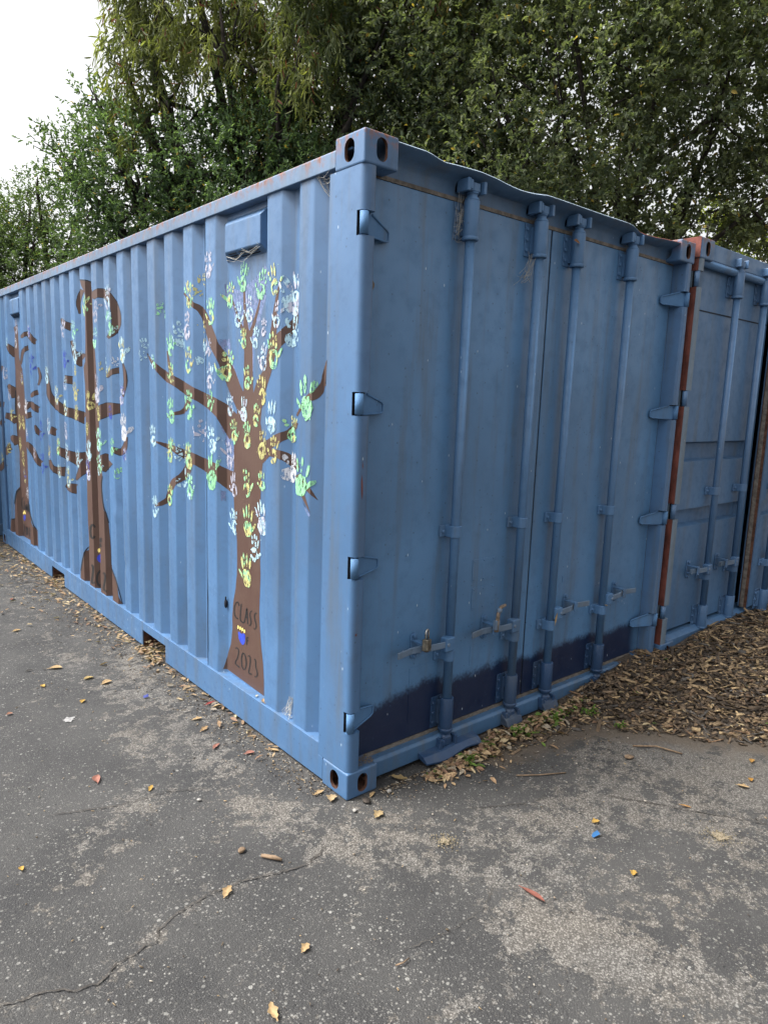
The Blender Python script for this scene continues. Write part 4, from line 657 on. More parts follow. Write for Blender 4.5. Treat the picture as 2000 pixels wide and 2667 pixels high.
T2 = [[(3.247,2.402,3.115,2.381),(3.226,2.364,2.995,2.311),(3.155,2.31,2.994,2.25),(3.155,2.271,2.994,2.214),(3.155,2.232,2.994,2.179),(3.155,2.193,2.995,2.143),(3.157,2.16,2.996,2.117),(3.16,2.127,2.997,2.091),(3.162,2.094,2.998,2.066),(3.164,2.061,2.999,2.04),(3.167,2.028,3,2.014),(3.169,1.995,3.001,1.988),(3.173,1.963,2.995,1.969),(3.178,1.931,2.989,1.95),(3.182,1.899,2.983,1.931),(3.187,1.867,2.977,1.912),(3.191,1.835,2.971,1.893),(3.232,1.794,2.96,1.768),(3.225,1.753,2.959,1.723),(3.218,1.712,2.959,1.678),(3.212,1.671,2.958,1.633),(3.213,1.637,2.955,1.614),(3.215,1.603,2.952,1.594),(3.216,1.568,2.949,1.574),(3.218,1.534,2.946,1.554),(3.219,1.499,2.944,1.534),(3.221,1.464,2.941,1.515),(3.223,1.429,2.94,1.481),(3.224,1.394,2.939,1.448),(3.226,1.359,2.938,1.415),(3.227,1.324,2.937,1.381),(3.229,1.289,2.936,1.348),(3.231,1.253,2.935,1.314),(3.233,1.211,2.938,1.274),(3.234,1.168,2.94,1.233),(3.236,1.125,2.942,1.192),(3.237,1.083,2.928,1.142),(3.239,1.04,2.915,1.091),(3.24,.996,2.901,1.041),(3.242,.962,2.905,1.019),(3.244,.927,2.91,.997),(3.246,.892,2.914,.976),(3.248,.857,2.918,.954),(3.25,.822,2.923,.932),(3.25,.787,2.919,.909),(3.25,.752,2.914,.886),(3.25,.717,2.91,.864),(3.25,.682,2.906,.841),(3.25,.646,2.902,.819),(3.245,.594,2.885,.779),(3.243,.556,2.881,.754),(3.242,.518,2.878,.729),(3.241,.48,2.875,.704),(3.241,.475,2.871,.595)],[(3.241,.477,2.871,.605),(3.377,.41,2.869,.521),(3.42,.339,2.869,.402),(3.448,.282,2.747,.394),(3.476,.225,2.725,.362),(3.479,.187,2.698,.338),(3.481,.149,2.671,.315),(3.419,.145,2.632,.168)],[(3.224,2.338,3.158,2.321),(3.249,2.327,3.179,2.31),(3.364,2.327,3.198,2.299),(3.368,2.313,3.214,2.288),(3.37,2.3,3.226,2.279),(3.372,2.288,3.235,2.269),(3.374,2.276,3.244,2.259),(3.375,2.264,3.251,2.249),(3.376,2.251,3.361,2.251),(3.375,2.238,3.361,2.241),(3.374,2.226,3.361,2.23),(3.372,2.214,3.361,2.219),(3.37,2.203,3.361,2.207),(3.368,2.192,3.361,2.195),(3.367,2.181,3.361,2.183)],[(2.964,2.248,3.119,2.295),(2.934,2.251,3.114,2.303),(2.905,2.253,2.985,2.296),(2.89,2.255,2.952,2.303),(2.888,2.256,2.905,2.306),(2.885,2.256,2.885,2.309),(2.88,2.255,2.876,2.31),(2.875,2.254,2.868,2.309),(2.871,2.253,2.713,2.285),(2.868,2.251,2.671,2.272),(2.739,2.231,2.646,2.258),(2.717,2.223,2.64,2.247),(2.7,2.214,2.636,2.237),(2.686,2.204,2.632,2.227),(2.672,2.194,2.628,2.218),(2.659,2.184,2.624,2.208),(2.65,2.176,2.621,2.196),(2.647,2.167,2.504,2.17),(2.646,2.158,2.495,2.158),(2.645,2.147,2.487,2.147),(2.644,2.136,2.479,2.136),(2.643,2.126,2.472,2.124),(2.643,2.117,2.466,2.111),(2.643,2.107,2.464,2.097),(2.643,2.097,2.465,2.085),(2.643,2.085,2.465,2.074),(2.643,2.075,2.467,2.061),(2.644,2.066,2.474,2.048),(2.644,2.058,2.487,2.035),(2.645,2.048,2.502,2.024),(2.646,2.038,2.622,2.021),(2.649,2.03,2.627,2.009),(2.658,2.022,2.633,1.998),(2.673,2.013,2.639,1.991),(2.691,2.004,2.645,1.984),(2.709,1.995,2.67,1.979),(2.728,1.985,2.701,1.974)],[(3.733,2.164,3.712,2.166),(3.727,2.15,3.678,2.156),(3.72,2.136,3.643,2.145),(3.708,2.122,3.626,2.138),(3.682,2.106,3.621,2.135),(3.64,2.093,3.617,2.133),(3.623,2.086,3.612,2.13),(3.617,2.081,3.494,2.117),(3.611,2.076,3.456,2.111)],[(3.608,1.997,3.471,1.992),(3.608,1.985,3.461,1.98),(3.607,1.972,3.45,1.968),(3.497,1.954,3.44,1.956),(3.493,1.942,3.43,1.944),(3.489,1.929,3.42,1.932),(3.484,1.916,3.407,1.921),(3.478,1.901,3.387,1.912),(3.47,1.885,3.378,1.906),(3.461,1.868,3.371,1.902),(3.449,1.851,3.364,1.899),(3.422,1.834,3.245,1.892),(3.383,1.82,3.22,1.89),(3.376,1.811,3.192,1.886),(3.37,1.805,3.158,1.88)],[(3.726,1.687,3.691,1.737),(3.683,1.684,3.648,1.735),(3.641,1.682,3.625,1.734),(3.624,1.68,3.618,1.733),(3.616,1.677,3.61,1.732),(3.609,1.675,3.48,1.729)],[(4.211,1.805,4.184,1.806),(4.208,1.792,4.178,1.793),(4.205,1.778,4.172,1.779),(4.201,1.765,4.165,1.766),(4.198,1.751,4.159,1.753),(4.195,1.738,4.153,1.739),(4.192,1.724,4.147,1.726),(4.19,1.711,4.14,1.713),(4.191,1.697,4.133,1.699),(4.193,1.684,4.126,1.686),(4.195,1.67,4.119,1.672),(4.197,1.656,4.118,1.659),(4.199,1.642,4.117,1.646),(4.201,1.628,4.116,1.633),(4.203,1.614,4.114,1.619),(4.203,1.599,4.113,1.607),(4.197,1.582,4.111,1.596),(4.182,1.565,4.107,1.584),(4.16,1.548,4.103,1.571),(4.133,1.532,4.099,1.561),(4.117,1.518,3.961,1.555),(4.112,1.506,3.93,1.548),(4.107,1.496,3.898,1.541),(4.102,1.485,3.873,1.533),(3.978,1.478,3.867,1.526),(3.942,1.469,3.862,1.518),(3.905,1.461,3.856,1.51),(3.873,1.452,3.73,1.504),(3.866,1.442,3.699,1.498),(3.857,1.433,3.672,1.494),(3.716,1.43,3.641,1.492),(3.663,1.427,3.624,1.49),(3.627,1.424,3.616,1.488),(3.619,1.42,3.608,1.486),(3.613,1.416,3.458,1.486),(3.607,1.411,3.411,1.484),(3.463,1.412,3.381,1.48),(3.425,1.408,3.374,1.476),(3.387,1.404,3.367,1.472),(3.377,1.398,3.251,1.471),(3.371,1.393,3.213,1.468),(3.364,1.387,3.176,1.465)],[(4.191,1.269,4.117,1.321),(4.137,1.264,4.109,1.315),(4.114,1.259,4.1,1.309),(4.106,1.252,3.947,1.311)],[(4.226,1.036,4.186,1.043),(4.222,1.023,4.166,1.032),(4.218,1.009,4.147,1.021),(4.213,.994,4.129,1.01),(4.203,.979,4.118,1),(4.177,.965,4.114,.994),(4.129,.954,4.108,.989),(4.112,.943,4.1,.986),(4.103,.933,3.952,1),(3.952,.942,3.908,1.004),(3.896,.943,3.872,1.008),(3.869,.941,3.864,1.009),(3.861,.938,3.855,1.011)],[(4.103,1.106,3.932,1.168),(3.97,1.109,3.883,1.166),(3.924,1.106,3.868,1.161),(3.878,1.102,3.86,1.156),(3.867,1.095,3.741,1.161),(3.86,1.088,3.697,1.159),(3.853,1.081,3.656,1.159),(3.707,1.088,3.626,1.158),(3.669,1.085,3.619,1.155),(3.631,1.082,3.613,1.152),(3.623,1.076,3.495,1.158),(3.616,1.069,3.456,1.16),(3.61,1.061,3.415,1.163),(3.481,1.065,3.381,1.166),(3.446,1.059,3.373,1.167),(3.412,1.053,3.366,1.168),(3.382,1.047,3.24,1.18),(3.377,1.038,3.197,1.184),(3.371,1.029,3.155,1.188)],[(3.488,.946,3.608,.934),(3.456,.959,3.607,.949),(3.424,.972,3.489,.977),(3.391,.984,3.477,.993),(3.379,.993,3.461,1.009),(3.372,1.001,3.444,1.025),(3.366,1.009,3.428,1.04),(3.246,1.03,3.412,1.055),(3.209,1.041,3.396,1.07),(3.173,1.053,3.383,1.085),(3.138,1.064,3.38,1.098)],[(3.86,.859,3.853,.876),(3.856,.844,3.694,.895),(3.733,.846,3.647,.9),(3.688,.838,3.625,.902),(3.632,.836,3.618,.902),(3.62,.831,3.61,.9),(3.611,.827,3.466,.915)],[(2.921,1.435,3.116,1.51),(2.891,1.441,2.98,1.519),(2.884,1.446,2.944,1.526),(2.877,1.451,2.908,1.532),(2.871,1.456,2.888,1.539),(2.749,1.464,2.88,1.545),(2.728,1.468,2.871,1.55),(2.707,1.472,2.731,1.554),(2.679,1.476,2.689,1.554),(2.647,1.48,2.653,1.554),(2.64,1.484,2.641,1.553),(2.633,1.487,2.635,1.551),(2.627,1.491,2.628,1.55),(2.512,1.498,2.621,1.549)],[(2.735,1.721,2.76,1.727),(2.709,1.728,2.745,1.738),(2.684,1.734,2.731,1.748),(2.66,1.74,2.713,1.759),(2.646,1.743,2.685,1.768),(2.642,1.745,2.65,1.774),(2.637,1.747,2.641,1.778),(2.631,1.75,2.635,1.781),(2.625,1.752,2.629,1.784),(2.509,1.752,2.623,1.787)],[(2.453,1.81,2.443,1.811),(2.451,1.8,2.435,1.801),(2.449,1.789,2.426,1.791),(2.446,1.779,2.418,1.781),(2.444,1.768,2.409,1.771),(2.442,1.758,2.402,1.76),(2.44,1.747,2.4,1.75),(2.439,1.737,2.399,1.738),(2.438,1.725,2.399,1.727),(2.437,1.714,2.398,1.715),(2.436,1.702,2.397,1.704),(2.436,1.692,2.398,1.692),(2.439,1.682,2.399,1.68),(2.442,1.673,2.4,1.67),(2.447,1.662,2.403,1.66),(2.451,1.652,2.412,1.65),(2.456,1.642,2.42,1.64),(2.46,1.631,2.428,1.63),(2.464,1.621,2.437,1.619),(2.469,1.611,2.445,1.609),(2.473,1.6,2.453,1.599)],[(2.881,1.074,3.118,1.153),(2.876,1.083,2.995,1.169),(2.872,1.093,2.96,1.176),(2.76,1.114,2.925,1.183),(2.737,1.125,2.892,1.191),(2.713,1.136,2.886,1.195),(2.69,1.147,2.879,1.2)],[(2.714,1.231,2.683,1.259),(2.684,1.228,2.65,1.259),(2.654,1.225,2.641,1.256),(2.643,1.22,2.635,1.254),(2.636,1.215,2.629,1.251),(2.629,1.21,2.625,1.25),(2.503,1.222,2.625,1.25),(2.461,1.236,2.625,1.249),(2.441,1.25,2.622,1.254),(2.427,1.263,2.505,1.271),(2.417,1.276,2.49,1.28),(2.411,1.289,2.477,1.29),(2.409,1.301,2.465,1.301),(2.407,1.313,2.454,1.312),(2.406,1.324,2.442,1.324),(2.405,1.336,2.431,1.336),(2.404,1.347,2.42,1.347)]]
T3 = [[(5.39,2.193,5.245,2.211),(5.349,2.132,5.236,2.085),(5.364,2.085,5.237,2.043),(5.38,2.037,5.238,2),(5.395,1.989,5.238,1.958),(5.405,1.941,5.239,1.916),(5.405,1.898,5.202,1.865),(5.405,1.854,5.165,1.815),(5.404,1.811,4.956,1.763),(5.405,1.759,4.949,1.711),(5.406,1.707,4.943,1.659),(5.407,1.655,4.936,1.608),(5.408,1.603,4.93,1.556),(5.41,1.548,4.935,1.486),(5.413,1.492,4.94,1.417),(5.415,1.437,4.945,1.346),(5.414,1.381,4.952,1.267),(5.413,1.326,4.958,1.187),(5.412,1.27,4.952,1.117),(5.412,1.214,4.946,1.046),(5.411,1.158,4.94,.975),(5.409,1.102,4.942,.928),(5.406,1.046,4.944,.882),(5.402,.99,4.945,.835),(5.405,.944,4.947,.819),(5.406,.899,4.948,.804),(5.406,.853,4.949,.788),(5.407,.808,4.95,.772),(5.408,.762,4.951,.757),(5.409,.716,4.952,.741),(5.41,.67,4.953,.726),(5.437,.617,4.961,.594),(5.473,.557,4.947,.536),(5.509,.498,4.932,.477),(5.52,.441,4.927,.449),(5.532,.385,4.921,.421),(5.544,.328,4.915,.392)],[(5.543,.331,4.923,.393),(5.719,.294,4.847,.355),(5.744,.234,4.84,.341),(5.77,.174,4.701,.353),(5.772,.162,4.71,.184)],[(5.528,2.035,5.465,2.042),(5.514,2.015,5.428,2.031),(5.496,1.996,5.419,2.022),(5.468,1.977,5.412,2.011),(5.431,1.961,5.405,1.999),(5.425,1.947,5.368,1.984),(5.418,1.934,5.324,1.969),(5.411,1.921,5.28,1.953)],[(5.163,1.845,5.197,1.846),(5.149,1.86,5.189,1.862),(4.964,1.87,5.181,1.878),(4.95,1.885,5.173,1.894),(4.937,1.9,5.165,1.91),(4.923,1.915,5.157,1.925),(4.908,1.929,5.147,1.942),(4.883,1.942,4.958,1.952),(4.854,1.952,4.927,1.969),(4.848,1.96,4.874,1.984),(4.841,1.965,4.848,1.995),(4.699,1.964,4.839,2.003)],[(4.932,2.072,5.152,2.099),(4.881,2.078,4.941,2.098),(4.852,2.084,4.893,2.109),(4.845,2.09,4.851,2.12),(4.841,2.092,4.838,2.125),(4.839,2.09,4.657,2.106),(4.724,2.075,4.614,2.089),(4.697,2.062,4.607,2.077),(4.661,2.047,4.603,2.068),(4.62,2.033,4.597,2.059),(4.605,2.021,4.591,2.05),(4.599,2.01,4.435,2.032)],[(5.665,1.65,5.502,1.661),(5.663,1.631,5.434,1.651),(5.538,1.612,5.424,1.642),(5.518,1.593,5.415,1.633),(5.49,1.576,5.408,1.625),(5.46,1.56,5.376,1.616),(5.432,1.545,5.32,1.608),(5.428,1.53,5.265,1.599)],[(5.746,1.328,5.687,1.377),(5.68,1.326,5.672,1.375),(5.672,1.321,5.547,1.377),(5.665,1.315,5.472,1.376),(5.51,1.313,5.427,1.375),(5.458,1.305,5.417,1.372),(5.428,1.296,5.408,1.37),(5.421,1.285,5.364,1.368)],[(5.861,1.787,5.86,1.84),(5.778,1.78,5.704,1.831)],[(5.897,1.44,5.861,1.484),(5.86,1.437,5.86,1.481),(5.769,1.436,5.724,1.48)],[(4.445,1.808,4.428,1.809),(4.437,1.792,4.409,1.794),(4.429,1.776,4.391,1.778),(4.421,1.76,4.372,1.763),(4.415,1.745,4.363,1.748),(4.413,1.731,4.362,1.731),(4.418,1.718,4.364,1.715),(4.427,1.703,4.377,1.7),(4.439,1.689,4.398,1.686),(4.45,1.674,4.419,1.672),(4.461,1.659,4.44,1.657)],[(4.69,1.55,4.839,1.558),(4.632,1.562,4.704,1.579),(4.606,1.569,4.655,1.595),(4.601,1.574,4.608,1.606),(4.594,1.578,4.598,1.611),(4.453,1.583,4.476,1.615)],[(4.883,1.435,5.18,1.475),(4.853,1.446,4.948,1.488),(4.846,1.457,4.888,1.497),(4.842,1.464,4.85,1.507),(4.842,1.466,4.719,1.512),(4.84,1.463,4.64,1.504),(4.71,1.455,4.607,1.493),(4.653,1.443,4.6,1.484),(4.606,1.433,4.593,1.476),(4.596,1.425,4.431,1.473)],[(4.916,1.353,4.962,1.399),(4.86,1.361,4.903,1.404),(4.848,1.367,4.854,1.409),(4.84,1.372,4.846,1.413),(4.697,1.384,4.838,1.416)],[(4.637,1.308,4.61,1.312),(4.637,1.289,4.604,1.297),(4.632,1.27,4.599,1.283),(4.61,1.252,4.594,1.273),(4.604,1.236,4.464,1.271),(4.596,1.224,4.42,1.263)],[(5.146,1.113,4.896,1.145),(4.952,1.111,4.854,1.136),(4.929,1.096,4.847,1.125),(4.902,1.083,4.841,1.113),(4.87,1.071,4.72,1.109),(4.853,1.06,4.689,1.098),(4.848,1.048,4.658,1.086),(4.844,1.035,4.629,1.072),(4.84,1.021,4.609,1.057),(4.837,1.005,4.606,1.04),(4.7,.999,4.603,1.025),(4.666,.985,4.6,1.014),(4.623,.973,4.595,1.005),(4.605,.961,4.463,1.009),(4.599,.949,4.416,1.005)],[(5.879,1.244,5.968,1.264),(5.86,1.257,5.901,1.28),(5.86,1.27,5.861,1.294),(5.74,1.288,5.86,1.307)],[(5.718,.957,5.86,.949),(5.679,.978,5.86,.97),(5.674,.995,5.781,.997),(5.669,1.008,5.759,1.023),(5.664,1.014,5.692,1.051),(5.493,1.034,5.67,1.068)],[(5.998,.765,6.08,.768),(5.938,.785,6.052,.789),(5.879,.804,6.024,.81),(5.861,.816,5.987,.833),(5.86,.823,5.923,.857),(5.86,.829,5.861,.874),(5.749,.848,5.86,.879)],[(5.666,1.125,5.468,1.172),(5.524,1.118,5.426,1.168),(5.475,1.105,5.416,1.162),(5.431,1.092,5.405,1.157),(5.425,1.076,5.334,1.155)]]
O2 = [[(3.236,2.341,3.147,2.318),(3.361,2.343,3.167,2.307),(3.366,2.329,3.187,2.296),(3.37,2.315,3.202,2.286),(3.373,2.301,3.214,2.277),(3.374,2.289,3.222,2.267),(3.376,2.277,3.231,2.257),(3.378,2.264,3.239,2.247),(3.378,2.25,3.244,2.239),(3.378,2.237,3.247,2.23),(3.376,2.225,3.247,2.219),(3.374,2.214,3.246,2.208),(3.372,2.202,3.246,2.196),(3.371,2.191,3.246,2.184),(3.369,2.18,3.245,2.173)],[(2.957,2.244,3.12,2.298),(2.927,2.247,3.116,2.306),(2.898,2.249,2.992,2.3),(2.889,2.252,2.958,2.307),(2.887,2.252,2.908,2.31),(2.885,2.252,2.885,2.313),(2.88,2.251,2.876,2.314),(2.875,2.251,2.76,2.298),(2.872,2.25,2.709,2.288),(2.869,2.248,2.665,2.274),(2.747,2.229,2.644,2.261),(2.725,2.221,2.639,2.25),(2.709,2.213,2.634,2.239),(2.695,2.203,2.63,2.229),(2.681,2.193,2.626,2.22),(2.669,2.183,2.623,2.21),(2.66,2.175,2.507,2.184),(2.655,2.167,2.494,2.171),(2.651,2.157,2.485,2.158),(2.647,2.146,2.477,2.147),(2.646,2.135,2.469,2.136),(2.645,2.125,2.462,2.124),(2.645,2.116,2.456,2.11),(2.645,2.107,2.454,2.097),(2.645,2.096,2.454,2.085),(2.645,2.085,2.455,2.073),(2.645,2.075,2.457,2.06),(2.646,2.067,2.464,2.046),(2.646,2.058,2.477,2.033),(2.648,2.049,2.493,2.022),(2.654,2.04,2.512,2.011),(2.658,2.032,2.625,2.007),(2.666,2.025,2.631,1.996),(2.681,2.016,2.638,1.988),(2.699,2.007,2.644,1.982),(2.717,1.998,2.662,1.976),(2.736,1.988,2.693,1.971)],[(3.853,2.172,3.699,2.167),(3.74,2.149,3.665,2.157),(3.733,2.135,3.631,2.147),(3.72,2.12,3.624,2.141),(3.692,2.103,3.62,2.138),(3.648,2.09,3.616,2.137),(3.624,2.082,3.611,2.134),(3.618,2.077,3.488,2.121),(3.612,2.072,3.451,2.114)],[(3.611,1.996,3.457,1.993),(3.61,1.984,3.447,1.98),(3.609,1.971,3.437,1.968),(3.609,1.959,3.427,1.956),(3.608,1.947,3.416,1.944),(3.607,1.934,3.406,1.932),(3.606,1.92,3.394,1.922),(3.491,1.9,3.382,1.914),(3.482,1.883,3.376,1.909),(3.472,1.866,3.369,1.905),(3.459,1.848,3.362,1.902),(3.431,1.831,3.236,1.895),(3.39,1.817,3.213,1.893),(3.377,1.808,3.185,1.889),(3.371,1.801,3.152,1.883)],[(3.729,1.682,3.688,1.742),(3.686,1.68,3.645,1.74),(3.644,1.678,3.624,1.738),(3.624,1.675,3.617,1.737),(3.617,1.673,3.61,1.736),(3.61,1.671,3.477,1.733)],[(4.228,1.805,4.167,1.806),(4.225,1.791,4.161,1.793),(4.222,1.778,4.155,1.78),(4.218,1.764,4.149,1.766),(4.215,1.751,4.143,1.753),(4.212,1.737,4.136,1.74),(4.209,1.724,4.13,1.726),(4.207,1.71,4.124,1.713),(4.208,1.697,4.119,1.7),(4.21,1.683,4.118,1.686),(4.212,1.669,4.117,1.673),(4.214,1.655,4.115,1.66),(4.216,1.642,4.114,1.646),(4.218,1.628,4.113,1.633),(4.22,1.614,4.112,1.62),(4.22,1.598,4.11,1.608),(4.214,1.581,4.108,1.597),(4.198,1.563,4.105,1.586),(4.175,1.545,4.101,1.574),(4.148,1.529,3.975,1.565),(4.119,1.514,3.948,1.558),(4.114,1.503,3.919,1.551),(4.109,1.492,3.886,1.544),(4.104,1.482,3.871,1.537),(4.099,1.471,3.865,1.529),(3.953,1.465,3.86,1.521),(3.916,1.457,3.854,1.513),(3.878,1.448,3.72,1.508),(3.867,1.438,3.69,1.502),(3.859,1.428,3.665,1.498),(3.721,1.426,3.636,1.496),(3.667,1.423,3.623,1.495),(3.627,1.42,3.615,1.492),(3.62,1.416,3.607,1.49),(3.614,1.412,3.453,1.491),(3.607,1.407,3.405,1.488),(3.468,1.408,3.38,1.484),(3.43,1.404,3.373,1.48),(3.392,1.4,3.366,1.476),(3.378,1.394,3.246,1.475),(3.372,1.389,3.208,1.472),(3.365,1.383,3.17,1.469)],[(4.198,1.264,4.116,1.326),(4.145,1.26,4.107,1.32),(4.115,1.254,4.099,1.313),(4.107,1.247,3.939,1.315)],[(4.346,1.024,4.169,1.046),(4.345,1.009,4.15,1.035),(4.345,.995,4.131,1.023),(4.23,.991,4.118,1.012),(4.219,.975,4.115,1.002),(4.19,.96,4.112,.997),(4.139,.949,4.107,.994),(4.113,.938,4.099,.991),(4.103,.928,3.947,1.005),(3.956,.937,3.904,1.009),(3.898,.938,3.872,1.013),(3.87,.937,3.863,1.014),(3.862,.933,3.855,1.015)],[(4.104,1.101,3.925,1.173),(3.977,1.105,3.876,1.171),(3.931,1.101,3.866,1.166),(3.886,1.097,3.859,1.161),(3.868,1.091,3.734,1.165),(3.861,1.084,3.69,1.164),(3.854,1.077,3.649,1.164),(3.713,1.083,3.625,1.162),(3.675,1.08,3.618,1.159),(3.637,1.078,3.612,1.156),(3.624,1.072,3.49,1.163),(3.617,1.065,3.451,1.164),(3.611,1.056,3.41,1.167),(3.486,1.06,3.38,1.17),(3.451,1.054,3.373,1.171),(3.417,1.048,3.365,1.173),(3.383,1.043,3.235,1.184),(3.377,1.034,3.193,1.188),(3.372,1.025,3.151,1.192)],[(3.475,.945,3.61,.936),(3.443,.959,3.609,.95),(3.412,.972,3.607,.965),(3.383,.983,3.489,.994),(3.377,.991,3.472,1.01),(3.37,.998,3.455,1.026),(3.364,1.006,3.439,1.041),(3.236,1.028,3.423,1.057),(3.199,1.04,3.407,1.072),(3.163,1.051,3.391,1.086),(3.136,1.061,3.382,1.101)],[(3.861,.855,3.738,.895),(3.857,.84,3.686,.9),(3.741,.841,3.639,.905),(3.694,.833,3.624,.907),(3.637,.831,3.617,.906),(3.62,.827,3.609,.904),(3.611,.823,3.463,.92)],[(2.917,1.432,3.116,1.514),(2.89,1.437,2.985,1.523),(2.883,1.442,2.948,1.529),(2.876,1.447,2.912,1.536),(2.87,1.452,2.889,1.542),(2.746,1.461,2.881,1.548),(2.726,1.464,2.871,1.554),(2.706,1.468,2.732,1.558),(2.678,1.472,2.69,1.558),(2.647,1.476,2.653,1.557),(2.64,1.48,2.641,1.556),(2.633,1.483,2.635,1.555),(2.627,1.487,2.628,1.554),(2.511,1.494,2.621,1.553)],[(2.727,1.719,2.869,1.732),(2.701,1.725,2.754,1.74),(2.675,1.732,2.739,1.75),(2.653,1.737,2.72,1.761),(2.645,1.74,2.691,1.772),(2.641,1.742,2.653,1.778),(2.637,1.744,2.641,1.782),(2.631,1.746,2.635,1.785),(2.625,1.749,2.629,1.788),(2.507,1.748,2.623,1.79)],[(2.463,1.81,2.433,1.812),(2.461,1.799,2.425,1.801),(2.459,1.789,2.416,1.791),(2.456,1.778,2.408,1.781),(2.454,1.768,2.401,1.771),(2.452,1.757,2.399,1.761),(2.451,1.747,2.398,1.75),(2.449,1.736,2.397,1.739),(2.448,1.725,2.396,1.727),(2.447,1.713,2.396,1.716),(2.446,1.702,2.395,1.704),(2.446,1.692,2.396,1.692),(2.449,1.683,2.397,1.68),(2.452,1.673,2.398,1.669),(2.457,1.663,2.4,1.659),(2.461,1.653,2.402,1.649),(2.466,1.642,2.41,1.639),(2.47,1.632,2.418,1.629),(2.474,1.622,2.427,1.619),(2.479,1.611,2.435,1.609),(2.483,1.601,2.443,1.599)],[(2.88,1.07,3.119,1.157),(2.875,1.08,3.001,1.172),(2.87,1.089,2.966,1.179),(2.754,1.111,2.931,1.186),(2.73,1.122,2.897,1.193),(2.707,1.134,2.887,1.198),(2.684,1.145,2.88,1.203)],[(2.718,1.227,2.679,1.263),(2.688,1.224,2.647,1.263),(2.658,1.221,2.641,1.26),(2.643,1.216,2.634,1.257),(2.637,1.211,2.628,1.255),(2.629,1.206,2.624,1.254),(2.5,1.218,2.626,1.254),(2.454,1.234,2.627,1.252),(2.433,1.249,2.624,1.256),(2.418,1.262,2.515,1.272),(2.407,1.275,2.499,1.281),(2.402,1.289,2.487,1.29),(2.401,1.301,2.475,1.301),(2.401,1.312,2.464,1.312),(2.4,1.324,2.452,1.324),(2.4,1.335,2.441,1.336),(2.4,1.347,2.43,1.347)],[(3.248,2.4,3.246,2.407),(3.213,2.395,3.21,2.403),(3.177,2.391,3.175,2.398),(3.143,2.386,3.14,2.394),(3.133,2.385,3.132,2.393),(3.127,2.383,3.125,2.391),(3.121,2.379,3.119,2.386),(3.115,2.374,3.002,2.365)],[(2.913,1.04,2.892,1.041),(2.918,1.027,2.894,1.029),(2.923,1.014,2.9,1.016),(2.929,1.001,2.904,1.003),(2.932,.989,2.908,.991),(2.934,.976,2.909,.979),(2.934,.964,2.909,.968),(2.934,.953,2.909,.956),(2.933,.941,2.909,.944),(2.933,.929,2.909,.932),(2.932,.917,2.908,.921),(2.931,.905,2.907,.909),(2.929,.893,2.904,.897),(2.926,.88,2.901,.884),(2.922,.867,2.898,.872),(2.919,.855,2.895,.859),(2.916,.842,2.892,.846),(2.911,.829,2.891,.834),(2.903,.817,2.89,.821),(2.892,.805,2.888,.808),(2.889,.791,2.885,.794),(2.886,.778,2.882,.781),(2.884,.766,2.88,.768),(2.883,.754,2.878,.756),(2.881,.742,2.877,.745),(2.88,.731,2.875,.733),(2.878,.719,2.874,.721),(2.877,.707,2.872,.709)],[(3.251,.475,3.231,.473),(3.366,.439,3.362,.434),(3.372,.427,3.368,.421),(3.377,.414,3.373,.409),(3.381,.4,3.376,.397),(3.384,.387,3.379,.384),(3.399,.371,3.381,.371),(3.413,.354,3.386,.357),(3.426,.339,3.398,.342),(3.436,.323,3.407,.327),(3.443,.308,3.415,.313),(3.451,.293,3.422,.298),(3.458,.279,3.429,.283),(3.465,.264,3.437,.269),(3.473,.249,3.444,.254),(3.48,.234,3.451,.239)],[(2.87,.375,2.759,.406),(2.868,.363,2.746,.396),(2.751,.38,2.733,.386),(2.738,.37,2.721,.376),(2.726,.36,2.708,.366),(2.713,.351,2.696,.357),(2.702,.341,2.685,.347),(2.693,.331,2.675,.337),(2.685,.322,2.667,.328),(2.678,.312,2.66,.318),(2.67,.302,2.652,.308),(2.662,.293,2.646,.298),(2.654,.283,2.645,.287),(2.647,.274,2.643,.275),(2.645,.262,2.642,.264),(2.644,.251,2.64,.253),(2.642,.239,2.639,.241),(2.641,.228,2.637,.23),(2.639,.217,2.636,.218),(2.638,.205,2.634,.207),(2.636,.194,2.633,.196),(2.635,.182,2.631,.184),(2.633,.171,2.63,.173)]]
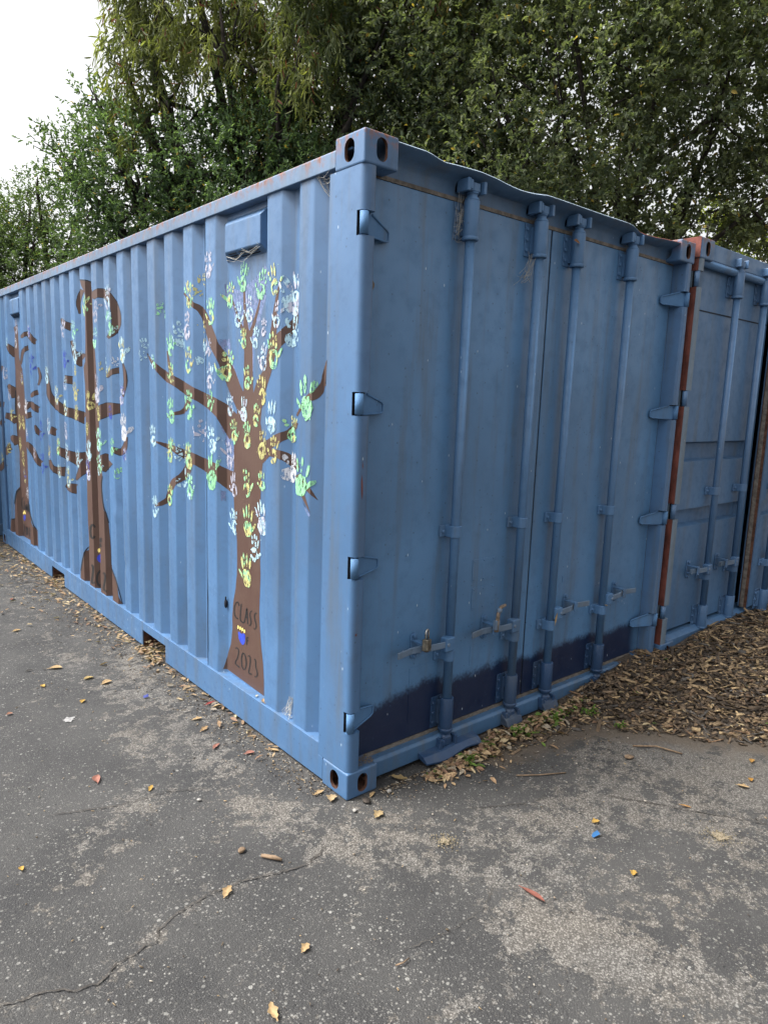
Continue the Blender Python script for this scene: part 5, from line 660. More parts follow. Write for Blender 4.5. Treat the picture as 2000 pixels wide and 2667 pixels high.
O3 = [[(5.547,2.032,5.445,2.045),(5.533,2.013,5.425,2.034),(5.516,1.994,5.417,2.025),(5.487,1.975,5.409,2.015),(5.444,1.957,5.395,2.003),(5.427,1.943,5.35,1.987),(5.42,1.93,5.307,1.972),(5.413,1.917,5.263,1.956)],[(5.142,1.844,5.218,1.847),(4.957,1.854,5.21,1.863),(4.943,1.869,5.202,1.879),(4.93,1.884,5.194,1.895),(4.916,1.899,5.186,1.911),(4.903,1.914,5.178,1.927),(4.888,1.928,5.167,1.943),(4.864,1.939,5.149,1.962),(4.852,1.949,4.942,1.973),(4.846,1.956,4.885,1.989),(4.84,1.961,4.849,2),(4.693,1.96,4.839,2.007)],[(4.919,2.068,5.166,2.103),(4.868,2.074,4.954,2.103),(4.851,2.081,4.904,2.114),(4.844,2.086,4.852,2.124),(4.841,2.087,4.838,2.13),(4.841,2.086,4.644,2.109),(4.839,2.079,4.608,2.092),(4.713,2.06,4.604,2.08),(4.676,2.045,4.6,2.071),(4.634,2.03,4.595,2.062),(4.607,2.017,4.467,2.046),(4.601,2.006,4.422,2.035)],[(5.668,1.647,5.482,1.664),(5.666,1.627,5.43,1.654),(5.664,1.608,5.421,1.645),(5.537,1.589,5.413,1.637),(5.509,1.572,5.405,1.629),(5.478,1.556,5.358,1.62),(5.448,1.541,5.303,1.612),(5.43,1.526,5.248,1.603)],[(5.753,1.322,5.68,1.383),(5.687,1.32,5.671,1.381),(5.673,1.315,5.539,1.382),(5.666,1.309,5.463,1.382),(5.52,1.307,5.426,1.38),(5.469,1.299,5.416,1.377),(5.43,1.29,5.407,1.375),(5.423,1.28,5.354,1.374)],[(5.86,1.781,5.86,1.846),(5.86,1.775,5.696,1.836)],[(5.903,1.434,5.861,1.49),(5.861,1.431,5.86,1.486),(5.775,1.43,5.719,1.486)],[(4.463,1.807,4.41,1.81),(4.455,1.791,4.392,1.795),(4.447,1.775,4.373,1.78),(4.439,1.759,4.363,1.765),(4.433,1.744,4.361,1.749),(4.431,1.731,4.36,1.732),(4.436,1.718,4.361,1.715),(4.445,1.705,4.364,1.699),(4.456,1.69,4.381,1.685),(4.468,1.675,4.402,1.671),(4.591,1.66,4.423,1.656)],[(4.676,1.548,4.841,1.561),(4.618,1.559,4.718,1.582),(4.605,1.566,4.666,1.599),(4.6,1.569,4.608,1.611),(4.594,1.573,4.599,1.616),(4.449,1.578,4.591,1.62)],[(4.872,1.431,5.191,1.479),(4.851,1.442,4.96,1.492),(4.845,1.453,4.898,1.501),(4.841,1.459,4.851,1.512),(4.842,1.461,4.715,1.517),(4.842,1.459,4.628,1.508),(4.723,1.451,4.605,1.496),(4.665,1.439,4.598,1.488),(4.608,1.428,4.591,1.481),(4.597,1.42,4.422,1.478)],[(4.911,1.348,4.967,1.404),(4.856,1.356,4.908,1.409),(4.848,1.362,4.855,1.414),(4.84,1.368,4.847,1.418),(4.692,1.379,4.838,1.421)],[(4.656,1.305,4.607,1.314),(4.655,1.286,4.602,1.299),(4.65,1.267,4.596,1.286),(4.626,1.248,4.591,1.276),(4.606,1.232,4.45,1.275),(4.598,1.22,4.407,1.267)],[(5.164,1.109,4.879,1.149),(4.969,1.107,4.852,1.139),(4.946,1.092,4.845,1.128),(4.92,1.078,4.839,1.116),(4.888,1.067,4.704,1.113),(4.855,1.057,4.672,1.102),(4.851,1.045,4.641,1.09),(4.847,1.033,4.611,1.076),(4.843,1.019,4.607,1.059),(4.84,1.003,4.603,1.042),(4.719,.996,4.601,1.028),(4.683,.98,4.597,1.017),(4.637,.968,4.593,1.009),(4.607,.957,4.451,1.014),(4.601,.945,4.404,1.01)],[(5.863,1.24,5.984,1.268),(5.86,1.253,5.917,1.284),(5.86,1.265,5.861,1.299),(5.725,1.284,5.86,1.311)],[(5.694,.957,5.86,.951),(5.676,.976,5.86,.971),(5.671,.993,5.86,.993),(5.666,1.005,5.781,1.024),(5.541,1.019,5.707,1.055),(5.482,1.03,5.671,1.073)],[(5.976,.765,6.103,.769),(5.916,.784,6.075,.79),(5.861,.802,6.046,.811),(5.861,.812,6.007,.835),(5.86,.818,5.939,.86),(5.86,.824,5.861,.879),(5.741,.843,5.86,.884)],[(5.668,1.121,5.454,1.177),(5.539,1.113,5.424,1.173),(5.49,1.1,5.414,1.167),(5.441,1.087,5.397,1.162),(5.427,1.071,5.32,1.16)],[(5.412,.655,5.407,.644),(5.419,.644,5.414,.633),(5.426,.632,5.421,.622),(5.436,.617,5.426,.611),(5.466,.597,5.429,.597),(5.482,.577,5.431,.582),(5.496,.559,5.439,.564),(5.509,.54,5.452,.546),(5.522,.521,5.465,.527),(5.535,.503,5.479,.508),(5.549,.484,5.492,.49)],[(5.547,.336,5.539,.325),(5.673,.311,5.672,.3),(5.713,.302,5.705,.291)],[(5.176,.553,4.965,.585),(5.17,.537,4.959,.57),(5.163,.521,4.953,.554),(5.157,.505,4.947,.538),(5.151,.489,4.941,.523),(5.145,.472,4.935,.507),(4.967,.485,4.929,.492),(4.96,.469,4.922,.476),(4.951,.454,4.914,.462),(4.939,.44,4.902,.449),(4.924,.428,4.887,.436),(4.908,.415,4.872,.424),(4.893,.403,4.857,.411),(4.878,.39,4.854,.397),(4.86,.378,4.851,.382),(4.853,.363,4.848,.369),(4.847,.349,4.843,.355),(4.841,.336,4.837,.342),(4.712,.346,4.684,.357)],[(5.411,1.603,5.406,1.603),(5.411,1.586,5.406,1.586),(5.412,1.57,5.407,1.57),(5.413,1.553,5.408,1.553),(5.413,1.536,5.408,1.537),(5.414,1.52,5.409,1.52),(5.414,1.503,5.409,1.503),(5.415,1.487,5.41,1.487),(5.415,1.47,5.411,1.47),(5.416,1.453,5.411,1.454),(5.416,1.437,5.411,1.437),(5.416,1.421,5.412,1.421),(5.416,1.405,5.411,1.406),(5.416,1.389,5.411,1.39),(5.416,1.373,5.411,1.374),(5.416,1.357,5.411,1.358),(5.416,1.341,5.411,1.342),(5.415,1.325,5.411,1.326)]]
LAV = [[(1.141,2.175,1.094,2.159),(1.138,2.147,1.053,2.144),(1.136,2.118,1.013,2.13),(1.118,2.095,.979,2.137),(1.094,2.072,.946,2.144),(1.071,2.037,.86,2.172),(1.053,2.012,.813,2.195),(1.036,1.986,.768,2.217),(1.007,1.963,.681,2.143),(.967,1.923,.756,2.086),(.962,1.901,.786,2.028),(.956,1.879,.816,1.968),(.956,1.858,.832,1.943),(.956,1.836,.847,1.918),(.956,1.815,.863,1.892),(.956,1.793,.864,1.871),(.956,1.771,.865,1.85),(.956,1.749,.866,1.829),(.956,1.728,.867,1.807),(.955,1.706,.868,1.786),(.95,1.681,.87,1.722),(.944,1.656,.872,1.657)],[(1.157,1.907,1.106,1.91),(1.154,1.868,1.077,1.839),(1.149,1.846,1.074,1.817),(1.143,1.823,1.071,1.795),(1.131,1.804,1.042,1.756),(1.095,1.784,1.013,1.717),(1.075,1.758,1.001,1.696),(1.055,1.731,.99,1.676),(1.036,1.705,.978,1.656)],[(1.153,1.48,1.132,1.487),(1.142,1.439,1.096,1.431),(1.14,1.416,1.084,1.412),(1.139,1.393,1.072,1.394),(1.137,1.369,1.06,1.375),(1.137,1.346,1.059,1.352),(1.137,1.322,1.058,1.329),(1.137,1.299,1.058,1.306),(1.133,1.263,1.058,1.248)],[(1.152,1.153,1.137,1.147),(1.152,1.126,1.137,1.123),(1.151,1.099,1.137,1.099)],[(.381,1.21,.362,1.178),(.369,1.189,.349,1.17),(.357,1.169,.335,1.162),(.33,1.138,.32,1.149)]]
TX1 = [[(.999,.572,1.012,.569),(1.002,.582,1.014,.578),(1.009,.59,1.019,.584),(1.025,.59,1.024,.584),(1.041,.581,1.032,.579),(1.051,.569,1.04,.57),(1.057,.557,1.045,.559),(1.061,.545,1.049,.548),(1.062,.534,1.05,.537),(1.062,.523,1.049,.526),(1.059,.511,1.047,.516),(1.051,.501,1.04,.507),(1.035,.496,1.028,.503),(1.014,.498,1.009,.505)],[(.987,.588,.975,.59),(.989,.577,.977,.58),(.991,.567,.979,.569),(.993,.556,.981,.559),(.995,.546,.983,.549),(.996,.536,.984,.539),(.997,.527,.985,.53),(.997,.518,.985,.521),(.998,.509,.986,.512),(.997,.499,.985,.504),(.99,.493,.981,.499),(.975,.49,.969,.497),(.956,.491,.951,.498)],[(.945,.497,.957,.495),(.942,.506,.953,.505),(.938,.516,.95,.514),(.935,.525,.946,.524),(.931,.535,.943,.533),(.928,.545,.94,.543),(.926,.556,.937,.553),(.924,.566,.935,.564),(.922,.576,.933,.574),(.923,.577,.928,.581),(.93,.575,.918,.578),(.928,.567,.917,.57),(.927,.558,.915,.561),(.926,.549,.914,.552),(.924,.54,.913,.543),(.924,.531,.912,.535),(.923,.523,.911,.526),(.922,.514,.911,.517),(.922,.505,.91,.509),(.921,.497,.91,.5)],[(.945,.529,.939,.536),(.929,.528,.923,.535),(.913,.528,.907,.535)],[(.873,.581,.871,.575),(.887,.576,.88,.572),(.897,.565,.886,.566),(.9,.552,.888,.556),(.897,.541,.885,.545),(.891,.531,.88,.536),(.887,.522,.876,.526),(.887,.513,.875,.515),(.89,.504,.88,.504),(.895,.501,.892,.495),(.902,.5,.906,.493)],[(.822,.582,.827,.575),(.834,.581,.834,.575),(.847,.574,.838,.573),(.853,.564,.842,.566),(.854,.552,.842,.556),(.851,.542,.84,.547),(.846,.534,.835,.539),(.841,.527,.83,.532),(.837,.519,.826,.523),(.836,.51,.825,.513),(.839,.5,.828,.501),(.843,.496,.841,.491),(.852,.496,.856,.489)],[(.931,.425,.919,.429),(.931,.415,.919,.419),(.93,.406,.919,.409),(.93,.396,.919,.4),(.93,.386,.919,.39)],[(.925,.422,.924,.428),(.907,.426,.905,.433)],[(.926,.407,.923,.414),(.911,.409,.908,.416)],[(1.045,.329,1.047,.334),(1.031,.335,1.028,.342),(1.021,.334,1.012,.341),(1.015,.328,1.003,.333),(1.014,.319,1.002,.323),(1.017,.309,1.005,.312),(1.02,.299,1.008,.301),(1.025,.289,1.014,.29),(1.032,.278,1.021,.279),(1.041,.267,1.03,.268),(1.049,.256,1.037,.258),(1.049,.246,1.037,.252),(1.038,.241,1.029,.248),(1.021,.239,1.013,.247),(1.003,.238,.995,.246)],[(.971,.33,.959,.332),(.976,.32,.964,.322),(.981,.31,.969,.313),(.984,.3,.972,.303),(.986,.291,.973,.295),(.985,.282,.973,.286),(.984,.274,.972,.278),(.983,.265,.971,.27),(.981,.257,.969,.262),(.975,.249,.964,.255),(.967,.243,.957,.25),(.953,.242,.951,.249),(.937,.251,.946,.252),(.928,.264,.939,.262),(.924,.276,.936,.273),(.922,.288,.934,.284),(.923,.298,.935,.294),(.925,.307,.937,.302),(.928,.315,.94,.311),(.933,.324,.944,.318),(.94,.331,.95,.324),(.95,.335,.958,.328),(.962,.335,.968,.328)],[(.912,.326,.917,.33),(.902,.333,.901,.339),(.897,.332,.887,.338),(.894,.325,.882,.33),(.893,.316,.881,.32),(.894,.306,.882,.309),(.895,.296,.884,.299),(.897,.285,.886,.288),(.9,.276,.889,.278),(.904,.266,.892,.268),(.907,.256,.895,.259),(.909,.246,.897,.25),(.904,.24,.895,.247),(.889,.24,.885,.247),(.871,.244,.868,.251)],[(.852,.33,.849,.337),(.845,.332,.838,.339),(.841,.329,.83,.334),(.839,.321,.828,.325),(.84,.309,.828,.313),(.839,.298,.828,.302),(.834,.288,.823,.293),(.828,.28,.817,.285),(.824,.272,.812,.276),(.822,.263,.811,.267),(.825,.255,.815,.256),(.831,.25,.828,.245),(.843,.247,.845,.24)]]
TX2 = [[(3.126,.64,3.133,.632),(3.13,.652,3.136,.642),(3.136,.661,3.146,.646),(3.175,.654,3.153,.644),(3.205,.637,3.164,.637),(3.218,.62,3.173,.625),(3.222,.606,3.176,.613),(3.223,.593,3.177,.601),(3.223,.58,3.178,.588),(3.222,.567,3.177,.577),(3.216,.554,3.172,.566),(3.199,.544,3.162,.559),(3.158,.542,3.155,.558),(3.133,.553,3.143,.563),(3.128,.566,3.134,.575)],[(3.207,.325,3.209,.339),(3.198,.328,3.176,.346),(3.195,.326,3.151,.341),(3.19,.317,3.144,.328),(3.191,.303,3.145,.313),(3.195,.288,3.15,.297),(3.201,.273,3.156,.281),(3.207,.258,3.162,.266),(3.214,.243,3.169,.251),(3.222,.229,3.177,.236),(3.23,.214,3.184,.222),(3.235,.2,3.188,.212),(3.218,.191,3.189,.209),(3.175,.197,3.176,.212),(3.137,.209,3.139,.223)],[(3.117,.312,2.991,.333),(3.123,.299,3.117,.29),(3.128,.285,3.121,.278),(3.131,.271,3.123,.267),(3.132,.258,3.124,.256),(3.133,.244,3.125,.244),(3.133,.228,3.125,.231),(3.131,.212,3.124,.218),(3.127,.195,3.12,.204),(3.12,.179,3.006,.219)],[(2.959,.321,2.947,.337),(2.941,.324,2.913,.341),(2.931,.32,2.892,.332),(2.927,.308,2.891,.316),(2.93,.293,2.892,.301),(2.936,.279,2.894,.286),(2.943,.263,2.901,.27),(2.952,.248,2.91,.254),(2.963,.231,2.921,.237),(2.971,.214,2.929,.224),(2.963,.2,2.925,.216),(2.93,.197,2.905,.215),(2.892,.198,2.888,.211)],[(2.995,.583,2.953,.589),(3.002,.565,2.959,.573),(2.998,.547,2.956,.556)],[(3.114,.514,2.967,.545),(3.114,.499,2.965,.533),(2.996,.511,2.955,.524)]]
TX3 = [[(5.312,.575,5.317,.564),(5.358,.569,5.341,.562),(5.396,.553,5.358,.554),(5.405,.535,5.373,.538),(5.406,.517,5.381,.52),(5.407,.499,5.383,.503),(5.407,.481,5.382,.486),(5.405,.461,5.373,.468),(5.394,.442,5.354,.45)],[(5.322,.54,5.282,.545),(5.327,.522,5.287,.527),(5.333,.504,5.292,.509),(5.338,.486,5.297,.491),(5.343,.468,5.302,.473),(5.348,.45,5.307,.455)],[(5.237,.519,5.201,.52),(5.269,.498,5.231,.501),(5.285,.476,5.244,.482),(5.278,.46,5.239,.469),(5.229,.462,5.254,.466),(5.207,.478,5.246,.474),(5.198,.495,5.238,.49),(5.215,.495,5.213,.505),(5.234,.49,5.194,.496),(5.235,.473,5.195,.479),(5.237,.454,5.197,.46)],[(5.191,.518,5.152,.523),(5.199,.494,5.16,.499),(5.203,.471,5.163,.476),(5.208,.447,5.169,.453)],[(5.151,.523,4.941,.555),(5.159,.496,4.948,.529),(5.163,.472,4.952,.506),(5.169,.451,4.958,.484)],[(5.4,.286,5.389,.298),(5.386,.288,5.352,.3),(5.374,.28,5.333,.289),(5.374,.26,5.332,.267),(5.383,.238,5.342,.244),(5.398,.216,5.357,.222),(5.405,.197,5.368,.204),(5.394,.182,5.358,.194),(5.349,.179,5.319,.192)],[(5.291,.286,5.25,.291),(5.303,.26,5.262,.267),(5.31,.236,5.269,.243),(5.305,.214,5.265,.224),(5.282,.204,5.254,.216),(5.228,.218,5.264,.216),(5.211,.237,5.251,.231),(5.208,.258,5.248,.25),(5.221,.277,5.261,.267),(5.251,.294,5.29,.283)],[(5.198,.285,5.169,.297),(5.176,.284,4.967,.326),(5.167,.271,4.956,.311),(5.174,.248,4.963,.287),(5.187,.222,5.147,.228),(5.182,.202,5.144,.212),(5.153,.193,4.947,.239)]]
PAW = [('blue',1,[(1.015,.429),(1.002,.434),(.981,.429),(.957,.439),(.941,.434),(.941,.401),(.951,.382),(.969,.372),(.989,.38),(1.008,.396)]),('yellow',1,[(1.005,.458),(1.006,.452),(1.01,.448),(1.014,.445),(1.018,.445),(1.021,.448),(1.022,.453),(1.021,.458),(1.018,.463),(1.014,.465),(1.01,.465),(1.006,.462)]),('yellow',1,[(.983,.457),(.985,.452),(.988,.448),(.992,.445),(.996,.445),(.999,.448),(1,.453),(.999,.458),(.996,.462),(.992,.465),(.988,.465),(.985,.462)]),('yellow',1,[(.962,.457),(.963,.452),(.966,.448),(.97,.445),(.974,.445),(.977,.448),(.979,.453),(.977,.458),(.974,.462),(.97,.465),(.966,.465),(.963,.462)]),('yellow',1,[(.94,.454),(.941,.449),(.944,.445),(.948,.442),(.953,.442),(.956,.445),(.957,.45),(.956,.455),(.953,.459),(.949,.462),(.944,.462),(.941,.459)]),('blue',2,[(3.003,.461),(2.996,.458),(3.001,.396),(3.119,.373),(3.127,.4),(3.121,.426)]),('yellow',2,[(2.993,.489),(2.997,.48),(3.114,.448),(3.117,.446),(3.119,.448),(3.121,.454),(3.122,.461),(3.121,.469),(3.119,.475),(3.116,.477),(3.005,.5),(2.996,.496)]),('blue',3,[(5.362,.39),(5.284,.404),(5.291,.366),(5.332,.337),(5.37,.348)]),('yellow',3,[(5.34,.414),(5.348,.403),(5.365,.396),(5.381,.398),(5.386,.407),(5.377,.418),(5.36,.425),(5.344,.423)]),('yellow',3,[(5.3,.434),(5.309,.423),(5.326,.416),(5.341,.418),(5.346,.427),(5.337,.438),(5.321,.444),(5.305,.443)]),('yellow',3,[(5.272,.424),(5.28,.413),(5.297,.407),(5.312,.408),(5.317,.417),(5.308,.428),(5.291,.435),(5.276,.433)])]
H1 = [(1.246,2.273,.132,'L'),(1.474,2.143,.146,'MY'),(1.381,2.192,.115,'Yp'),(1.224,2.044,.134,'MY'),(1.492,1.991,.142,'L'),(1.632,1.953,.148,'Cp'),(1.482,1.811,.139,'MY'),(1.371,1.953,.117,'Yp'),(1.251,1.864,.097,'L'),(1.234,1.726,.133,'CL'),(1.38,1.836,.13,'Cp'),(1.717,1.898,.125,'M'),(1.707,1.746,.114,'MY'),(1.957,1.807,.092,'MC'),(2.153,1.852,.062,'Cp'),(2.138,1.924,.037,'Cp'),(1.715,1.535,.142,'M'),(1.488,1.574,.154,'M'),(1.978,1.376,.138,'C'),(1.731,1.312,.146,'MY'),(1.495,1.299,.146,'MY'),(1.639,1.299,.104,'Cp'),(1.219,1.405,.148,'C'),(1.386,1.443,.123,'Lp'),(1.236,1.604,.105,'M'),(1.214,1.239,.168,'Mf'),(1.096,1.586,.114,'CL'),(1.108,1.331,.129,'L'),(1.054,1.189,.117,'L'),(.961,1.573,.105,'CLf'),(.962,1.907,.097,'MY'),(.847,1.902,.105,'C'),(.922,1.722,.114,'MY'),(1.113,1.779,.158,'MY'),(.787,1.664,.138,'Y'),(.839,1.545,.108,'MY'),(1.054,1.456,.12,'MY'),(.926,1.447,.128,'MY'),(.778,1.413,.135,'Y'),(.614,1.399,.124,'Y'),(.931,1.209,.143,'MY'),(.782,1.238,.099,'MY'),(.963,2.183,.136,'M'),(.792,2.135,.132,'M'),(.621,2.132,.135,'MY'),(1.094,2.115,.125,'MY'),(1.013,2.017,.118,'C'),(.902,2.036,.121,'LC'),(.774,1.945,.082,'L'),(.591,1.985,.116,'LC'),(.522,2.066,.157,'CLf'),(.518,1.912,.116,'Cf'),(.626,1.835,.154,'MY'),(.773,1.811,.125,'CL'),(.631,1.542,.138,'Cf'),(.517,1.497,.116,'MY'),(.518,1.329,.123,'Wf'),(.358,1.635,.161,'Mf'),(.383,1.304,.158,'Mf'),(1.054,1,.131,'C'),(.913,1.022,.145,'MYf'),(.785,1.059,.146,'CLf'),(.849,.9,.138,'C'),(.929,.773,.154,'MYf'),(1.972,.951,.136,'C'),(1.749,1.05,.122,'MY'),(1.638,1.161,.112,'Cp'),(1.485,1.135,.147,'MC'),(1.885,2.094,.096,'Mp')]
H2 = [(3.153,2.216,.14,'MY'),(2.931,2.161,.144,'L'),(2.693,2.233,.159,'LC'),(2.674,2.07,.161,'MC'),(3.679,2.094,.145,'L'),(3.434,2.064,.14,'MC'),(3.426,1.906,.167,'C'),(2.967,1.987,.139,'MC'),(2.456,1.894,.15,'CYf'),(2.634,1.826,.041,'Wp'),(2.892,1.798,.043,'Yp'),(2.742,1.789,.136,'CYp'),(3.674,1.86,.13,'B'),(3.147,1.557,.14,'Y'),(2.965,1.641,.175,'Lf'),(3.446,1.619,.145,'Y'),(3.927,1.584,.147,'CY'),(3.708,1.49,.134,'CY'),(3.437,1.465,.121,'Y'),(2.944,1.475,.104,'Y'),(3.193,1.357,.093,'Y'),(3.717,1.31,.136,'L'),(4.197,1.322,.136,'LC'),(3.938,1.167,.142,'MY'),(3.709,1.139,.138,'CL'),(3.171,1.199,.136,'Cf'),(2.95,1.289,.147,'MCf'),(2.686,1.26,.118,'M'),(2.461,1.404,.164,'Wf'),(2.7,1.491,.093,'B'),(2.477,1.603,.133,'BL'),(2.453,1.225,.098,'BL'),(3.2,1.052,.155,'BW'),(2.955,1.109,.149,'MC'),(3.436,1.117,.133,'C'),(3.934,.969,.115,'CY'),(3.688,.948,.168,'CY'),(4.195,1.109,.118,'BY'),(4.184,1.74,.141,'C'),(3.684,1.677,.106,'LC'),(3.428,1.771,.076,'Y'),(4.435,1.27,.171,'Bp'),(4.426,.99,.174,'Bp'),(2.625,1.077,.094,'Mp')]
H3 = [(5.292,2.193,.136,'L'),(5.331,2.046,.095,'W'),(4.682,2.117,.107,'BW'),(4.657,1.831,.178,'Bp'),(5.17,1.723,.128,'BY'),(5.324,1.495,.132,'W'),(4.902,1.463,.136,'W'),(5.339,1.307,.145,'Y'),(5.187,1.303,.143,'Y'),(5.359,1.094,.136,'Y'),(5.253,.957,.147,'Y'),(5.241,.791,.137,'BY'),(4.907,1.222,.096,'BW'),(5.465,1.368,.124,'Y'),(5.516,1.567,.123,'L'),(5.678,1.767,.123,'L'),(5.5,2.06,.086,'C'),(5.677,1.026,.104,'Y'),(5.903,.902,.122,'Y'),(4.677,1.06,.105,'L'),(5.164,.631,.126,'W')]

# ------------------------------------------------------------------ near container
c1 = empty('shipping_container', (0, 0, 0), 'near blue shipping container with painted trees and handprints on its corrugated side', 'shipping container')
fit_me = fitting_mesh(.162, .178, .118, M['fitting'], M['rust'])
fit_low = fitting_mesh(.162, .178, .118, M['fitting_low'], M['rust'])
for x, mx in ((0, 1), (W, -1)):
    for y, my in ((0, 1), (L, -1)):
        for z in (0, H-.118):
            place('corner_fitting', fit_me if z else fit_low, c1, (x-.003*mx, y-.003*my, z), (mx, my, 1))
front_post(c1, False, M['frame'], HINGE_Z)
front_post(c1, True, M['frame'], HINGE_Z)
for x0, x1 in ((0, .07), (W-.07, W)):
    MB().box(x0, x1, L-.2, L, .118, H-.118).build('corner_post', M['frame'], c1, .012)
panel = wavy_panel('side_panel', M['side'], c1, [.2135]+BREAKS[2:-2]+[5.86], Z_RAIL-.004, Z_TOP+.004, prof,
    dents=[(2.62, .86, .05, .10, .012), (2.66, .80, .03, .05, -.008), (2.50, .48, .03, .03, .008), (.62, .52, .05, .09, .007), (1.28, .42, .02, .14, .007), (1.17, .35, .03, .08, .009), (1.62, .36, .02, .10, .005), (2.10, .55, .02, .12, .005), (.55, 1.0, .02, .2, .003), (3.6, .6, .03, .08, .006)])
MB().box(.030, .045, .06, L-.06, .10, Z_TOP).build('inner_lining', M['black'], c1).location.x = .03
panel_r = MB().box(W-.05, W-.03, .15, L-.15, .16, 2.5).build('side_panel', M['side'], c1)
# rails
MB().prism([(0, Z_TOP), (0, 2.550), (.008, 2.557), (.075, 2.557), (.075, Z_TOP)], .176, L-.176, 'y').build('top_side_rail', M['rail'], c1, .003)
MB().box(W-.07, W, .176, L-.176, Z_TOP, 2.557).build('top_side_rail', M['rail'], c1, .003)
mb = MB(); zb, zt = .014, Z_RAIL
pk = [(1.833, 2.185), (3.881, 4.235)]
poly = [(.2075, zt), (.2075, .1172), (.1765, .1172), (.1765, zb)]
for a, b in pk: poly += [(a-.004, zb), (a-.004, .118), (b+.004, .118), (b+.004, zb)]
poly += [(L-.1765, zb), (L-.1765, .1172), (L-.2005, .1172), (L-.2005, zt)]
mb.prism(poly, 0, .008, 'x')
mb.box(.0085, .075, .209, L-.202, zt-.012, zt-.0005)
mb.build('bottom_side_rail', M['frame'], c1, .002)
MB().box(W-.075, W, .176, L-.176, zb, zt).build('bottom_side_rail', M['frame'], c1, .003)
for a, b in pk:
    q = MB(); q.box(.0085, W-.08, a-.010, a-.004, .004, .118); q.box(.0085, W-.08, b+.004, b+.010, .004, .118); q.box(.0085, W-.08, a-.010, b+.010, .1185, .124)
    q.build('forklift_pocket', M['rust'], c1)
MB().box(.10, W-.10, .15, L-.1, .125, .16).build('floor', M['rust'], c1)
MB().box(.02, W-.02, .1, L-.05, 2.545, 2.553).build('roof', M['side'], c1)
MB().box(.07, W-.07, L-.06, L-.03, .14, 2.5).build('end_wall', M['side'], c1)
for y in (1.28,):
    MB().box(OUT-.0012, OUT+.002, y-.0012, y+.0012, Z_RAIL, Z_TOP).build('weld_seam', M['seam'], c1)
# vents
def vent(y0, y1):
    v = MB(); zb0, zb1 = 2.272, 2.464; zf0, zf1 = 2.304, 2.428
    bx, fx_ = INN-.001, .012
    V = [(bx, y0-.004, zb0), (bx, y1+.05, zb0), (bx, y1+.05, zb1), (bx, y0-.004, zb1), (fx_, y0+.004, zf0), (fx_, y1, zf0), (fx_, y1, zf1), (fx_, y0+.004, zf1)]
    v.quad_block(V, [(4, 7, 6, 5), (0, 4, 5, 1), (1, 5, 6, 2), (2, 6, 7, 3), (3, 7, 4, 0)])
    o = v.build('vent_cover', M['side'], c1, .004)
    sl = MB()
    for r_ in range(3):
        t = .25+.25*r_; xx = fx_+(bx-fx_)*t; zz = zf0+(zb0-zf0)*t
        for gq in range(3):
            for k in range(9):
                yy = y0+.05+gq*(y1-y0-.09)/2.6+k*.0085
                sl.box(xx-.004, xx+.001, yy, yy+.0042, zz-.004, zz-.0005)
    sl.build('perforations', M['black'], o, kind='stuff')
vent(.742, 1.073); vent(4.998, 5.331)

# doors
def door(root, x0, x1, mat, pieces=True):
    mb = MB(); mb.box(x0, x1, .089, .135, .118, 2.466)
    return mb.build('door', mat, root, .004)
d1 = door(c1, .066, 1.2135, M['door']); d2 = door(c1, 1.2245, W-.066, M['door'])
MB().box(1.2142, 1.2238, .094, .12, .12, 2.464).build('door_seal', M['seam'], c1)
MB().box(.064, W-.064, .0865, .12, 2.4662, 2.482).build('door_seal', M['gasket'], c1)
MB().box(.064, W-.064, .082, .12, .104, .1178).build('door_seal', M['gasket'], c1)
for xa in (.0622, W-.0655): MB().box(xa, xa+.0033, .092, .12, .12, 2.464).build('door_seal', M['gasket'], c1)
for a, b in HINGE_Z:
    hinge(d1, (a+b)/2, 0, M['hinge'], None); hinge(d2, (a+b)/2, 1, M['hinge'], None)
# painted-over plates on the doors
def plate(parent, x0, x1, z0, z1, rivets=True, proud=.0022):
    p = MB(); p.box(x0, x1, .089-proud, .0895, z0, z1)
    if rivets:
        for xx in (x0+.012, (x0+x1)/2, x1-.012):
            for zz in (z0+.010, z1-.010): p.ball((xx, .089-proud, zz), .0042, 6, 4)
    return p.build('blank_plate', M['door'], parent)
plate(d1, .785, .945, .795, .905); plate(d1, .790, .950, .655, .765); plate(d1, .80, .945, .375, .475, False, .0014)
plate(d1, .405, .575, .19, .452, False, .0018); plate(d2, 1.515, 1.600, .690, .722, False, .0016)
# header with a beaten-out lip
xs_ = np.linspace(.062, W-.062, 60)
lipz = np.interp(xs_, [.06, .2, .32, .40, .47, .60, .72, .80, .86, .95, 1.05, 1.25, 1.5, 1.74, 1.80, 1.88, 2.0, 2.15, 2.4], [2.578, 2.578, 2.578, 2.566, 2.570, 2.572, 2.568, 2.556, 2.549, 2.556, 2.570, 2.572, 2.572, 2.575, 2.566, 2.553, 2.553, 2.562, 2.572])
lipy = np.interp(xs_, [.06, .3, .42, .6, .75, .86, 1.0, 1.3, 1.6, 1.78, 1.88, 2.1, 2.4], [.004, .000, .012, .000, .004, -.010, -.004, .002, .004, .004, .018, .010, .004])
rows = []
for x, lz, ly in zip(xs_, lipz, lipy):
    rows.append([(x, .0875, 2.482), (x, .0865, 2.520), (x, .080, 2.535), (x, .050, lz-.020), (x, ly+.002, lz-.005), (x, ly-.002, lz), (x, ly+.002, lz+.004), (x, .055, lz+.002), (x, .16, 2.565)])
n = len(rows[0]); V = [p for r_ in rows for p in r_]
F_ = [(i*n+k, (i+1)*n+k, (i+1)*n+k+1, i*n+k+1) for i in range(len(rows)-1) for k in range(n-1)]
hd = MB(); hd.quad_block(V, F_, True)
ho = hd.build('door_header', [M['header'], M['lip'], M['primer']], c1)
